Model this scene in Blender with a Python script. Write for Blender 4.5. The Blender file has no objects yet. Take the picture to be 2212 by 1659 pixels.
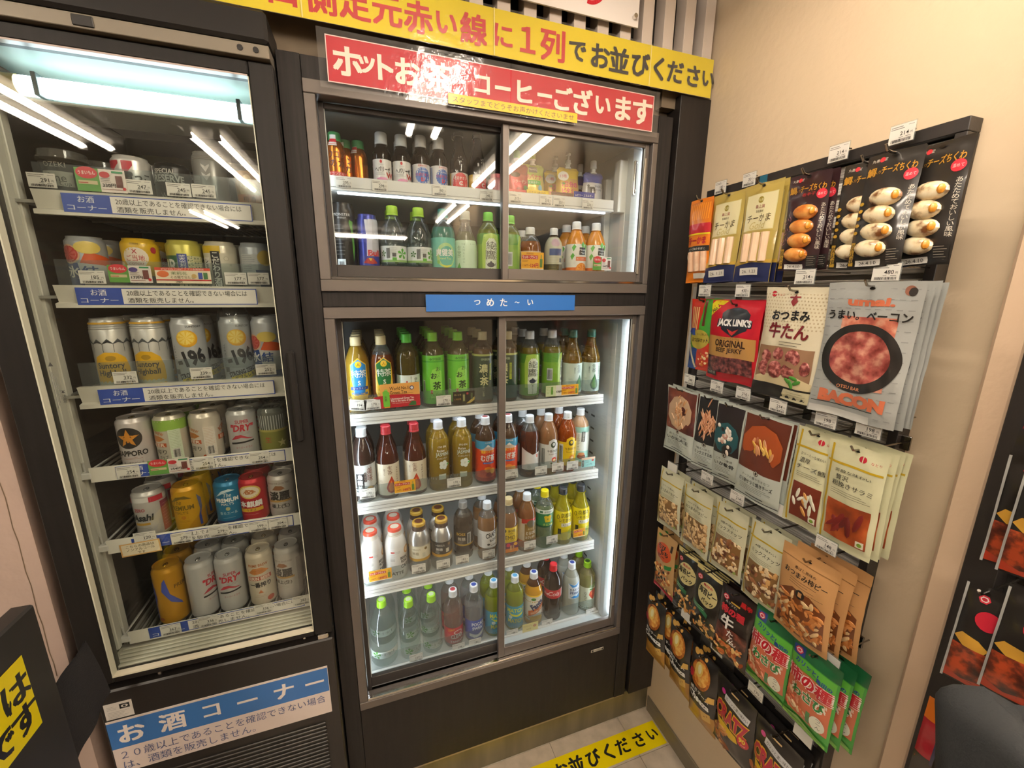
import bpy, bmesh, math, random, re
import numpy as np
from mathutils import Matrix, Vector
random.seed(7)
scn = bpy.context.scene
COL = scn.collection
PI = math.pi
# ---------------------------------------------------------------- camera
CAMLOC = (-0.98293, -1.09889, 1.68444)
FPX = 884.89
# rows of the world->camera rotation (x right, y down, z forward)
RW = ((0.945943, -0.324231, 0.008168), (-0.064640, -0.213146, -0.974880), (0.317827, 0.921652, -0.222582))
cd = bpy.data.cameras.new('camera'); cam = bpy.data.objects.new('camera', cd); COL.objects.link(cam)
cd.sensor_fit = 'HORIZONTAL'; cd.sensor_width = 36; cd.lens = FPX/2212*36; cd.clip_start = .01; cd.clip_end = 60
m = Matrix([[RW[0][j], -RW[1][j], -RW[2][j]] for j in range(3)]).to_4x4(); m.translation = CAMLOC
cam.matrix_world = m; scn.camera = cam
# ---------------------------------------------------------------- world, exposure
scn.view_settings.view_transform = 'Standard'; scn.view_settings.look = 'None'
scn.view_settings.gamma = 1; scn.view_settings.use_curve_mapping = False
scn.view_settings.exposure = 0.65
w = bpy.data.worlds.new('world'); scn.world = w; w.use_nodes = True
bg = w.node_tree.nodes['Background']; bg.inputs[0].default_value = (1, .93, .84, 1); bg.inputs[1].default_value = .25
scn.cycles.max_bounces = 7; scn.cycles.transparent_max_bounces = 20; scn.cycles.diffuse_bounces = 3
scn.cycles.glossy_bounces = 3; scn.cycles.transmission_bounces = 4; scn.cycles.caustics_reflective = False
scn.cycles.caustics_refractive = False; scn.cycles.sample_clamp_indirect = 4
TUBE_E, LED_E, FL_E = 38, 34, 8

# ---------------------------------------------------------------- materials
def lin(h):
    if not isinstance(h, str): return tuple(h)
    h = h.lstrip('#'); c = [int(h[i:i+2], 16)/255 for i in (0, 2, 4)]
    return tuple(x/12.92 if x <= .04045 else ((x+.055)/1.055)**2.4 for x in c)
MC = {}
def nodes(name):
    m = bpy.data.materials.new(name); m.use_nodes = True; nt = m.node_tree; return m, nt, nt.nodes['Principled BSDF']
def mat(col, rough=.5, metal=0, coat=0, bump=0, bscale=40, var=0, vscale=(8, 8, 8), key=None, spec=.5):
    k = (col, rough, metal, coat, bump, bscale, var, vscale, spec)
    if k in MC: return MC[k]
    m, nt, b = nodes('mat_%d' % len(MC)); MC[k] = m
    c = lin(col); b.inputs['Base Color'].default_value = (*c, 1); b.inputs['Roughness'].default_value = rough
    b.inputs['Metallic'].default_value = metal; b.inputs['Coat Weight'].default_value = coat; b.inputs['Coat Roughness'].default_value = .08
    b.inputs['Specular IOR Level'].default_value = spec
    if bump or var:
        tc = nt.nodes.new('ShaderNodeTexCoord')
        if var:
            mp = nt.nodes.new('ShaderNodeMapping'); mp.inputs['Scale'].default_value = vscale
            n = nt.nodes.new('ShaderNodeTexNoise'); n.inputs['Scale'].default_value = 1; n.inputs['Detail'].default_value = 5
            nt.links.new(tc.outputs['Object'], mp.inputs[0]); nt.links.new(mp.outputs[0], n.inputs[0])
            r = nt.nodes.new('ShaderNodeValToRGB'); r.color_ramp.elements[0].position = .3; r.color_ramp.elements[1].position = .7
            r.color_ramp.elements[0].color = (*[x*(1-var) for x in c], 1); r.color_ramp.elements[1].color = (*[min(1, x*(1+var)) for x in c], 1)
            nt.links.new(n.outputs[0], r.inputs[0]); nt.links.new(r.outputs[0], b.inputs['Base Color'])
        if bump:
            n2 = nt.nodes.new('ShaderNodeTexNoise'); n2.inputs['Scale'].default_value = bscale; n2.inputs['Detail'].default_value = 3
            nt.links.new(tc.outputs['Object'], n2.inputs[0])
            bp = nt.nodes.new('ShaderNodeBump'); bp.inputs['Strength'].default_value = 1; bp.inputs['Distance'].default_value = bump
            nt.links.new(n2.outputs[0], bp.inputs['Height']); nt.links.new(bp.outputs[0], b.inputs['Normal'])
            if coat: nt.links.new(bp.outputs[0], b.inputs['Coat Normal'])
    return m
def emis(col, s):
    k = ('e', col, s)
    if k in MC: return MC[k]
    m, nt, b = nodes('light_%d' % len(MC)); MC[k] = m
    b.inputs['Base Color'].default_value = (*lin(col), 1); b.inputs['Emission Color'].default_value = (*lin(col), 1); b.inputs['Emission Strength'].default_value = s
    return m
def clear(tint='#ffffff', fac=0.0, base='#ffffff', rough=.03, ior=1.5, key=''):
    """thin transparent sheet or bottle wall: tinted see-through, a share of body colour, Fresnel gloss"""
    k = ('c', tint, fac, base, rough, ior)
    if k in MC: return MC[k]
    m = bpy.data.materials.new('clear_%d' % len(MC)); m.use_nodes = True; nt = m.node_tree; MC[k] = m
    nt.nodes.clear(); out = nt.nodes.new('ShaderNodeOutputMaterial')
    t = nt.nodes.new('ShaderNodeBsdfTransparent'); t.inputs[0].default_value = (*lin(tint), 1)
    d = nt.nodes.new('ShaderNodeBsdfDiffuse'); d.inputs[0].default_value = (*lin(base), 1)
    g = nt.nodes.new('ShaderNodeBsdfGlossy'); g.inputs['Roughness'].default_value = rough; g.inputs[0].default_value = (1, 1, 1, 1)
    f = nt.nodes.new('ShaderNodeFresnel')
    ge = nt.nodes.new('ShaderNodeNewGeometry'); m1 = nt.nodes.new('ShaderNodeMath'); m1.operation = 'MULTIPLY_ADD'; m1.inputs[1].default_value = -2; m1.inputs[2].default_value = 1
    m2 = nt.nodes.new('ShaderNodeMath'); m2.operation = 'POWER'; m2.inputs[0].default_value = ior
    nt.links.new(ge.outputs['Backfacing'], m1.inputs[0]); nt.links.new(m1.outputs[0], m2.inputs[1]); nt.links.new(m2.outputs[0], f.inputs[0])
    a = nt.nodes.new('ShaderNodeMixShader'); a.inputs[0].default_value = fac
    nt.links.new(t.outputs[0], a.inputs[1]); nt.links.new(d.outputs[0], a.inputs[2])
    b = nt.nodes.new('ShaderNodeMixShader'); nt.links.new(f.outputs[0], b.inputs[0]); nt.links.new(a.outputs[0], b.inputs[1]); nt.links.new(g.outputs[0], b.inputs[2])
    nt.links.new(b.outputs[0], out.inputs[0]); return m
def blotch(c1, c2, c3, scale=30, rough=.4, coat=0, bump=0, kind='noise'):
    """food surfaces: two or three natural colours mixed by a procedural pattern"""
    k = ('b', c1, c2, c3, scale, rough, coat, bump, kind)
    if k in MC: return MC[k]
    m, nt, b = nodes('food_%d' % len(MC)); MC[k] = m
    tc = nt.nodes.new('ShaderNodeTexCoord')
    if kind == 'noise':
        n = nt.nodes.new('ShaderNodeTexNoise'); n.inputs['Detail'].default_value = 4
    else:
        n = nt.nodes.new('ShaderNodeTexVoronoi')
    n.inputs['Scale'].default_value = scale
    nt.links.new(tc.outputs['Object'], n.inputs['Vector'])
    r = nt.nodes.new('ShaderNodeValToRGB'); e = r.color_ramp.elements
    p = (.35, .5, .64) if kind == 'noise' else (.15, .4, .65)
    e[0].position = p[0]; e[0].color = (*lin(c1), 1); e[1].position = p[2]; e[1].color = (*lin(c3), 1)
    x = e.new(p[1]); x.color = (*lin(c2), 1)
    nt.links.new(n.outputs[0], r.inputs[0]); nt.links.new(r.outputs[0], b.inputs['Base Color'])
    b.inputs['Roughness'].default_value = rough; b.inputs['Coat Weight'].default_value = coat; b.inputs['Coat Roughness'].default_value = .1
    if bump:
        bp = nt.nodes.new('ShaderNodeBump'); bp.inputs['Distance'].default_value = bump
        nt.links.new(n.outputs[0], bp.inputs['Height']); nt.links.new(bp.outputs[0], b.inputs['Normal'])
    return m
PRINT = [.36, 0, .12]
def as_mat(c):
    return mat(c, *PRINT) if isinstance(c, str) else c

# ---------------------------------------------------------------- mesh collector
class G:
    def __init__(s): s.v = []; s.f = []; s.mi = []; s.ms = []
    def slot(s, m):
        m = as_mat(m)
        for i, q in enumerate(s.ms):
            if q == m: return i
        s.ms.append(m); return len(s.ms)-1
    def add(s, vs, fs, m):
        n = len(s.v); k = s.slot(m)
        s.v.extend(tuple(p) for p in vs); s.f.extend(tuple(i+n for i in f) for f in fs); s.mi.extend([k]*len(fs)); return s
    def box(s, x0, x1, y0, y1, z0, z1, m, c=0):
        if x0 > x1: x0, x1 = x1, x0
        if y0 > y1: y0, y1 = y1, y0
        if z0 > z1: z0, z1 = z1, z0
        if not c:
            vs = [(x, y, z) for x in (x0, x1) for y in (y0, y1) for z in (z0, z1)]
            return s.add(vs, [(0, 1, 3, 2), (4, 6, 7, 5), (0, 4, 5, 1), (2, 3, 7, 6), (0, 2, 6, 4), (1, 5, 7, 3)], m)
        lo = (x0, y0, z0); hi = (x1, y1, z1); vs = []; idx = {}
        for a in (0, 1):
            for b in (0, 1):
                for d in (0, 1):
                    for ax in range(3):
                        p = [0, 0, 0]
                        for i, sd in enumerate((a, b, d)):
                            e = (lo[i], hi[i])[sd]
                            p[i] = e if i == ax else e + (c if sd == 0 else -c)
                        idx[(a, b, d, ax)] = len(vs); vs.append(tuple(p))
        fs = []
        for ax in range(3):
            o = [i for i in range(3) if i != ax]
            for sd in (0, 1):
                q = []
                for (p1, p2) in ((0, 0), (1, 0), (1, 1), (0, 1)):
                    k = [0, 0, 0]; k[ax] = sd; k[o[0]] = p1; k[o[1]] = p2; q.append(idx[(*k, ax)])
                flip = (sd == 0) ^ (ax == 1)
                fs.append(tuple(q[::-1] if flip else q))
        for ax in range(3):
            o = [i for i in range(3) if i != ax]
            for s1 in (0, 1):
                for s2 in (0, 1):
                    k0 = [0, 0, 0]; k0[o[0]] = s1; k0[o[1]] = s2; k1 = list(k0); k0[ax] = 0; k1[ax] = 1
                    q = [idx[(*k0, o[0])], idx[(*k1, o[0])], idx[(*k1, o[1])], idx[(*k0, o[1])]]
                    flip = (s1 ^ s2) ^ (ax == 1)
                    fs.append(tuple(q if flip else q[::-1]))
        for a in (0, 1):
            for b in (0, 1):
                for d in (0, 1):
                    q = [idx[(a, b, d, i)] for i in range(3)]
                    fs.append(tuple(q if (a+b+d) % 2 == 1 else q[::-1]))
        return s.add(vs, fs, m)
    def lathe(s, prof, m, n=24, ms=None, cx=0, cy=0, cap=True):
        """prof: (r, z) from bottom to top; ms: a material for each band"""
        vs = [(cx+r*math.sin(2*PI*i/n), cy-r*math.cos(2*PI*i/n), z) for r, z in prof for i in range(n)]
        for j in range(len(prof)-1):
            fs = [(j*n+i, j*n+(i+1) % n, (j+1)*n+(i+1) % n, (j+1)*n+i) for i in range(n)]
            if j == 0: n0 = len(s.v); s.v.extend(vs)
            k = s.slot(ms[j] if ms else m)
            s.f.extend(tuple(i+n0 for i in f) for f in fs); s.mi.extend([k]*n)
        if cap:
            k = s.slot(ms[0] if ms else m); s.f.append(tuple(n0+i for i in range(n))[::-1]); s.mi.append(k)
            k = s.slot(ms[-1] if ms else m); L = len(prof)-1; s.f.append(tuple(n0+L*n+i for i in range(n))); s.mi.append(k)
        return s
    def tube(s, pts, r, m, n=8):
        pts = [Vector(p) for p in pts]; vs = []
        for i, p in enumerate(pts):
            d = (pts[min(i+1, len(pts)-1)]-pts[max(i-1, 0)]).normalized()
            a = d.cross(Vector((0, 0, 1)));
            if a.length < .1: a = d.cross(Vector((1, 0, 0)))
            a.normalize(); b = d.cross(a)
            vs += [tuple(p+a*(r*math.cos(2*PI*k/n))+b*(r*math.sin(2*PI*k/n))) for k in range(n)]
        fs = [(j*n+i, j*n+(i+1) % n, (j+1)*n+(i+1) % n, (j+1)*n+i) for j in range(len(pts)-1) for i in range(n)]
        fs += [tuple(range(n))[::-1], tuple((len(pts)-1)*n+i for i in range(n))]
        return s.add(vs, fs, m)
    def ell(s, c, r, m, rot=None, nu=8, nv=5):
        vs = [(0, 0, -1)]+[(math.cos(2*PI*i/nu)*math.cos(t), math.sin(2*PI*i/nu)*math.cos(t), math.sin(t)) for t in [(-PI/2+PI*(j+1)/(nv)) for j in range(nv-1)] for i in range(nu)]+[(0, 0, 1)]
        M = rot or Matrix.Identity(3)
        vs = [tuple(M @ Vector((p[0]*r[0], p[1]*r[1], p[2]*r[2])) + Vector(c)) for p in vs]
        fs = [(0, 1+(i+1) % nu, 1+i) for i in range(nu)]
        for j in range(nv-2):
            fs += [(1+j*nu+i, 1+j*nu+(i+1) % nu, 1+(j+1)*nu+(i+1) % nu, 1+(j+1)*nu+i) for i in range(nu)]
        L = len(vs)-1; b = 1+(nv-2)*nu
        fs += [(b+i, b+(i+1) % nu, L) for i in range(nu)]
        return s.add(vs, fs, m)
    def mesh(s, name):
        me = bpy.data.meshes.new(name); me.from_pydata(s.v, [], s.f)
        for m in s.ms: me.materials.append(m)
        me.polygons.foreach_set('material_index', s.mi); me.polygons.foreach_set('use_smooth', [True]*len(s.f))
        me.update(); me.set_sharp_from_angle(angle=math.radians(32)); return me
    def obj(s, name, parent=None, loc=(0, 0, 0), rot=(0, 0, 0)):
        o = bpy.data.objects.new(name, s.mesh(name)); COL.objects.link(o); o.location = loc; o.rotation_euler = rot
        if parent: o.parent = parent
        return o
def put(me, name, parent=None, loc=(0, 0, 0), rot=(0, 0, 0)):
    o = bpy.data.objects.new(name, me); COL.objects.link(o); o.location = loc; o.rotation_euler = rot
    if parent: o.parent = parent
    return o
def tag(o, label, cat, group=None):
    o['label'] = label; o['category'] = cat
    if group: o['group'] = group
    return o
def thing(name, label, cat, loc=(0, 0, 0), rot=(0, 0, 0), group=None):
    o = bpy.data.objects.new(name, None); COL.objects.link(o); o.location = loc; o.rotation_euler = rot; o.empty_display_size = .02
    return tag(o, label, cat, group)
def struct(o, label=None):
    o['kind'] = 'structure'
    if label: o['label'] = label
    return o
def copy_tree(o, loc, label, rz=None, group=None):
    c = o.copy(); COL.objects.link(c); c.location = loc; c['label'] = label
    if rz is not None: c.rotation_euler = rz
    if group: c['group'] = group
    for ch in list(o.children):
        d = ch.copy(); COL.objects.link(d); d.parent = c; d.matrix_parent_inverse = ch.matrix_parent_inverse.copy()
        for g in list(ch.children):
            e = g.copy(); COL.objects.link(e); e.parent = d
    return c

# ---------------------------------------------------------------- flat print: text and shapes laid on a surface
TC = {}
def text_geo(s, b=.0):
    k = (s, b)
    if k in TC: return TC[k]
    cjk = b > 0 and not s.isascii()
    c = bpy.data.curves.new('t', 'FONT'); c.body = s; c.offset = 0 if cjk else b; c.resolution_u = 2; c.align_x = 'CENTER'
    c.space_line = .92 if '\n' in s else 1
    o = bpy.data.objects.new('t', c); COL.objects.link(o); bpy.context.view_layer.update()
    me = o.to_mesh()
    v = np.array([[p.co.x, p.co.y] for p in me.vertices]) if len(me.vertices) else np.zeros((1, 2))
    f = [tuple(p.vertices) for p in me.polygons]
    o.to_mesh_clear(); bpy.data.objects.remove(o); bpy.data.curves.remove(c)
    lo, hi = v.min(0), v.max(0); v = v-(lo+hi)/2
    if cjk:                                    # heavier strokes: the same glyphs laid a little apart
        d = [(-b, 0), (b, 0)] if b < .015 else [(-b, -b*.7), (b, -b*.7), (-b, b*.7), (b, b*.7)]
        n = len(v); v = np.concatenate([np.c_[v+np.array(q), np.full(n, .055*k)] for k, q in enumerate(d)]); f = [tuple(i+n*k for i in q) for k in range(len(d)) for q in f]
    if v.shape[1] == 2: v = np.c_[v, np.zeros(len(v))]
    TC[k] = (v, f, hi-lo); return TC[k]
def R(x0, z0, x1, z1, c): return ('R', x0, z0, x1, z1, c)
def E(cx, cz, rx, rz, c): return ('E', cx, cz, rx, rz, c)
def T(s, cx, cz, h, c, w=None, rot=0, b=.0, sh=0): return ('T', s, cx, cz, h, c, w, rot, b, sh)   # h: glyph height (mm); w: overall width
def V(s, cx, cz, h, c, w=None, b=.0): return ('T', '\n'.join(s), cx, cz, h, c, w, 0, b, 0)      # column of glyphs, h: overall height
def P(pts, c): return ('P', pts, c)
def LN(n, x0, x1, z, dz, c, t=.5, jag=1):                                                      # fine print too small to read
    o = []; r = random.Random(n*31+int(x0*7))
    for i in range(n):
        o.append(R(x0, z-i*dz, x1-(r.random()*(x1-x0)*.3 if jag else 0), z-i*dz+t, c))
    return o
def BAR(x0, x1, z0, z1, c='#1c1c1c'):
    o = []; x = x0; r = random.Random(int(x0*13+z0))
    while x < x1:
        w_ = (x1-x0)*(.015+.035*r.random()); o.append(R(x, z0, min(x+w_, x1), z1, c)); x += w_+(x1-x0)*(.012+.03*r.random())
    return o
def STAR(cx, cz, r, c, n=5, k=.4, a0=PI/2):
    return P([(cx+(r if i % 2 == 0 else r*k)*math.cos(a0+i*PI/n), cz+(r if i % 2 == 0 else r*k)*math.sin(a0+i*PI/n)) for i in range(2*n)], c)
def flat(pr):
    for p in pr:
        if isinstance(p, list): yield from flat(p)
        else: yield p
def layers(pr):
    L = 0
    for p in pr:
        if isinstance(p, list):
            for q in flat(p): yield L, q
        else: yield L, p
        L += 1
def refine(v, f, L):
    """split the long edges of a flat outline so that it can follow a curved surface"""
    bm = bmesh.new(); vv = [bm.verts.new((q[0], q[1], q[2] if len(q) > 2 else 0)) for q in v]
    for q in f:
        try: bm.faces.new([vv[i] for i in q])
        except ValueError: pass
    bmesh.ops.triangulate(bm, faces=bm.faces[:])
    for _ in range(4):
        e = [x for x in bm.edges if x.calc_length() > L]
        if not e: break
        bmesh.ops.subdivide_edges(bm, edges=e, cuts=1); bmesh.ops.triangulate(bm, faces=[x for x in bm.faces if len(x.verts) > 3])
    bm.verts.index_update(); v2 = np.array([[q.co.x, q.co.y, q.co.z] for q in bm.verts]); f2 = [tuple(q.index for q in x.verts) for x in bm.faces]; bm.free()
    return v2, f2
def printing(g, prims, fn, step=8, dl=.12, l0=1):
    """fn(x_mm, z_mm, lift_mm) -> point in metres; later shapes lie above earlier ones"""
    for L, p in layers(prims):
        k = p[0]; L += l0
        if k == 'R':
            _, x0, z0, x1, z1, c = p
            if x1-x0 <= 0 or z1-z0 <= 0: continue
            nx = max(1, int(math.ceil((x1-x0)/step))); nz = max(1, int(math.ceil((z1-z0)/step)))
            vs = [fn(x0+(x1-x0)*i/nx, z0+(z1-z0)*j/nz, L*dl) for j in range(nz+1) for i in range(nx+1)]
            fs = [(j*(nx+1)+i, j*(nx+1)+i+1, (j+1)*(nx+1)+i+1, (j+1)*(nx+1)+i) for j in range(nz) for i in range(nx)]
        elif k == 'E':
            _, cx, cz, rx, rz, c = p; n = 20 if step > 50 else max(16, int(6.3*max(rx, rz)/step)); rings = max(1, int(math.ceil(max(rx, rz)/step)))
            vs = [fn(cx, cz, L*dl)]; fs = []
            for q in range(1, rings+1):
                vs += [fn(cx+rx*q/rings*math.cos(2*PI*i/n), cz+rz*q/rings*math.sin(2*PI*i/n), L*dl) for i in range(n)]
            fs = [(0, 1+i, 1+(i+1) % n) for i in range(n)]
            for q in range(rings-1):
                fs += [(1+q*n+i, 1+(q+1)*n+i, 1+(q+1)*n+(i+1) % n, 1+q*n+(i+1) % n) for i in range(n)]
        elif k == 'T':
            _, s, cx, cz, h, c, w_, rot, b, sh = p
            v, f, sz = text_geo(s, b)
            if '\n' in s: sc = h/max(sz[1], 1e-6)
            else: sc = h/max(.72 if s.isascii() else .86, 1e-6)
            sx = w_/sz[0] if w_ else sc
            if step < 50 and max(sc, sx) > 9:
                kk = (s, b, round(sx/3), round(step))
                if kk not in TC: TC[kk] = refine(v, f, 1.25*step/max(sc, sx))
                v, f = TC[kk]
            x = v[:, 0]*sx; z = v[:, 1]*sc; x = x+z*sh; ca, sa = math.cos(math.radians(rot)), math.sin(math.radians(rot))
            vs = [fn(cx+a*ca-d*sa, cz+a*sa+d*ca, L*dl+e) for a, d, e in zip(x, z, v[:, 2])]; fs = f
        else:
            _, pts, c = p
            n = len(pts); cx = sum(q[0] for q in pts)/n; cz = sum(q[1] for q in pts)/n
            v, f = [(cx, cz)]+list(pts), [(0, 1+i, 1+(i+1) % n) for i in range(n)]
            if step < 50: v, f = refine(v, f, 1.25*step)
            vs = [fn(q[0], q[1], L*dl) for q in v]; fs = f
        g.add(vs, fs, c)
    return g
def board(g, w_, h_, prims, back='#f2efe8', t=.0006, dl=.12, fn=None):
    """thin card, w x h mm, origin bottom left, facing -y, with its print"""
    if back: g.box(0, w_/1000, 0, t, 0, h_/1000, back)
    return printing(g, prims, fn or (lambda x, z, l: (x/1000, -l/1000, z/1000)), step=400, dl=dl)
# ================================================================ MATERIALS OF THE SHOP
WOOD = mat('#201d1c', .55, bump=.0004, bscale=60, var=.35, vscale=(160, 160, 5), spec=.28)
WOOD2 = mat('#1f1b19', .5, bump=.0003, bscale=60, var=.2, vscale=(60, 60, 5), spec=.3)
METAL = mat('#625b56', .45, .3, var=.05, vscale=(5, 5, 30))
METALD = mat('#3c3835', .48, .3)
BLACK = mat('#171513', .45)
DARKG = mat('#262321', .5, var=.12, vscale=(4, 4, 4))
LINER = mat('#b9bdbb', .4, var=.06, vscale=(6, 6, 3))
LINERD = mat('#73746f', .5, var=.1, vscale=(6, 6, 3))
SHELFW = mat('#dcdcd8', .3)
CHROME = mat('#d8d4ce', .12, 1)
STEEL = mat('#a9a196', .3, .9, var=.25, vscale=(9, 9, 2))
WALLM = mat('#cfba9c', .75, bump=.0015, bscale=45, var=.03, vscale=(3, 3, 3))
WALLD = mat('#a8957c', .8, bump=.001, bscale=60)
GLASS = clear('#f8faf9', .005, '#b8b4a8', .02, 1.52)
ACRYL = clear('#eef2f2', .05, '#dfe6e6', .08, 1.45)
GREYPL = clear('#cfd3d2', .72, '#8f918c', .35, 1.3)

# ================================================================ ROOM
fl = struct(G().box(-4.2, .6, -7, .9, -.03, -.004, '#5d564d').obj('floor'), 'beige vinyl tile floor')
tile = mat('#b5a794', .38, var=.13, vscale=(22, 22, 22), bump=.0002, bscale=90)
tg = G().box(0, .2985, 0, .2985, -.004, 0, tile, .0008).mesh('tile')
tg2 = G().box(0, .2985, 0, .1485, -.004, 0, tile, .0008).mesh('tile')
for i in range(6):
    for j in range(5):
        x0 = -.137+.3*(1-i)-.3; y0 = -.145-.3*j
        if j == 0: put(tg2, 'tile', fl, (x0, y0+.0008, 0))
        put(tg, 'tile', fl, (x0, y0-.2992, 0))
for i in range(6):
    put(tg2, 'tile', fl, (-.137+.3*(1-i)-.3, .0052, 0))
struct(G().box(-4.2, .6, -7, 1, 2.5, 2.55, '#d9d2c4').obj('ceiling'))
wr = struct(G().box(0, .12, -6.9, .9, 0, 2.5, WALLM).obj('wall_right'), 'beige textured wall carrying the snack display')
struct(G().box(-4.2, -4.1, -6.9, .9, 0, 2.5, mat('#7a6c5a', .75)).obj('wall_far_left'))
struct(G().box(-4.2, .1, -7, -6.9, 0, 2.5, mat('#5a4e42', .7, var=.5, vscale=(2, 2, 2))).obj('wall_front'))
wl = struct(G().box(-4.1, -1.70, -.02, .1, 0, 2.5, mat('#b5a094', .8, bump=.0025, bscale=25, var=.08, vscale=(4, 4, 4))).obj('wall_left'), 'rough beige plaster wall left of the beer cooler')
cr = G()
pz = [(-1.7265+.0012*math.sin(i*2.1), .80+i*.035) for i in range(15)]
for (xa, za), (xb, zb) in zip(pz, pz[1:]):
    cr.add([(xa-.001, -.0205, za), (xa+.001+.0006*math.sin(za*90), -.0205, za), (xb+.001, -.0205, zb), (xb-.001, -.0205, zb)], [(0, 1, 2, 3)], '#6d5c4b')
c_ = cr.obj('crack', wl); c_['label'] = 'vertical hairline crack in the plaster'
wb = struct(G().box(-1.69, 0, .62, .70, 0, 2.5, WALLD).box(-1.2, -.0, .045, .6, 2.175, 2.5, mat('#6a5d4c', .8), 0).obj('wall_back'), 'brown wall strip above the coolers')
# dark recess and pale slats of the grille above
struct(G().box(-1.2, -.005, .030, .044, 2.31, 2.5, '#1a1714').obj('trim_1'), 'dark recess behind the slatted screen')
sl = G().box(-.0165, .0165, -.012, .03, 2.25, 2.5, mat('#cdc0b4', .55), .001).mesh('slat')
for i in range(11):
    o = put(sl, 'slat', wb, (-.033-.0669*i-.001, 0, 0))
# the last slat runs against the wall
struct(G().box(-.155, .0, .012, .04, 2.2, 2.32, mat('#6a5d4c', .8)).obj('trim_4'), 'brown strip between cooler and grille')
bs = struct(G().box(-.006, -.0005, -6.8, -.003, 0, .07, mat('#7d7360', .45, .2, var=.15, vscale=(6, 6, 20)), .001).obj('baseboard_right'), 'grey-brown metal baseboard under the snack display')
ct = struct(G().box(-.032, -.0005, -.765, -.722, 0, 2.5, mat('#d3b79a', .8, bump=.001, bscale=60), .006).obj('trim_2'), 'light beige corner strip between the two snack displays')
# ceiling fluorescent fixtures
def fixture(x, y0, y1, lab, z=2.42, along='y'):
    L = abs(y1-y0); ax = PI/2 if along == 'x' else 0
    t = thing('ceiling_light', lab, 'ceiling light', (x, (y0+y1)/2, z), (0, 0, ax), 'fluorescent ceiling lights')
    G().box(-.11, .11, -L/2, L/2, .045, .078, mat('#e8e4da', .4), .004).obj('housing', t)
    for s in (-1, 1):
        g = G(); g.tube([(s*.062, -L/2+.03, .018), (s*.062, L/2-.03, .018)], .016, emis('#fff0de', TUBE_E), 10); g.obj('tube', t)
        g = G()
        for e in (-1, 1): g.box(s*.062-.014, s*.062+.014, e*(L/2-.03)-.015, e*(L/2-.03)+.015, -.004, .045, mat('#e8e4da', .4), .002)
        g.obj('lamp_holder', t)
fixture(-.13, -2.05, -.85, 'twin tube ceiling light above the snack display')
fixture(-.13, -3.8, -2.6, 'twin tube ceiling light farther back along the snack wall')
fixture(-1.72, -2.95, -1.6, 'twin tube ceiling light reflected in the beer cooler door')
fixture(-2.57, -5.4, -4.1, 'twin tube ceiling light at the back left of the shop')
fixture(-.95, -6.1, -4.9, 'twin tube ceiling light running crosswise at the back', along='x')
fixture(-.68, -1.15, -.42, 'short twin tube ceiling light close above the banners')
fixture(-2.35, -2.1, -.9, 'twin tube ceiling light above the black sign stand')

# ================================================================ DRINK COOLER (middle)
dc = thing('drink_cooler', 'built-in drink cooler with dark wood surround and two pairs of sliding glass doors', 'cooler', (-.6, .25, .1))
def D(g, name, parent=None, label=None):
    o = g.obj(name)
    o.parent = parent or dc
    L = dc.location if (parent is None or parent == dc) else parent_world[parent]
    o.location = (-L[0], -L[1], -L[2]); parent_world[o] = (0, 0, 0)
    if label: o['label'] = label
    return o
parent_world = {dc: tuple(dc.location)}
XL, XR = -1.088, -.169
D(G().box(-1.1345, XL-.0008, -.002, .6, .12, 2.172, WOOD, .0008), 'side_board')
D(G().box(XR+.0008, -.1205, -.002, .6, .12, 2.172, WOOD, .0008), 'side_board')
D(G().box(XL, XR, .0, .05, 2.1262, 2.172, WOOD, .0008), 'top_board')
D(G().box(XL, XR, .0, .05, 1.642, 1.678, WOOD, .0008), 'middle_board')
D(G().box(XL, XR, .0, .05, .12, .4255, WOOD2, .0008), 'lower_board')
D(G().box(-.1076, -.0008, -.012, .6, .125, 2.23, WOOD2, .0015), 'pillar_board')
D(G().box(-1.1345, -.0008, .006, .03, 0.001, .119, mat('#77705a', .32, .6, var=.3, vscale=(14, 14, 2)), .001), 'kick_plate', label='mottled metal kick plate, yellow reflection of the floor strip in its colour')  # yellowish base colour holds the reflection of the yellow floor strip
D(G().box(-1.1345, -.125, .001, .008, .113, .1195, mat('#a39684', .3, .6)), 'kick_plate_edge')
# cabinet body: liner
def liner(z0, z1, nm):
    g = G(); y1 = .56
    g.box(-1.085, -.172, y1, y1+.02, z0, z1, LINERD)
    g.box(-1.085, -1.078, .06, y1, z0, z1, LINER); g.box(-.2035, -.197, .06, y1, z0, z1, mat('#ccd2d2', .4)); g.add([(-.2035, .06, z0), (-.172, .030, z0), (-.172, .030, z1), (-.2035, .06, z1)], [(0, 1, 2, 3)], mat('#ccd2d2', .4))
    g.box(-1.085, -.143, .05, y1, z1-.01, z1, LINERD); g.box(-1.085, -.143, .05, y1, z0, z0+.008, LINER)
    return D(g, nm)
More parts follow.
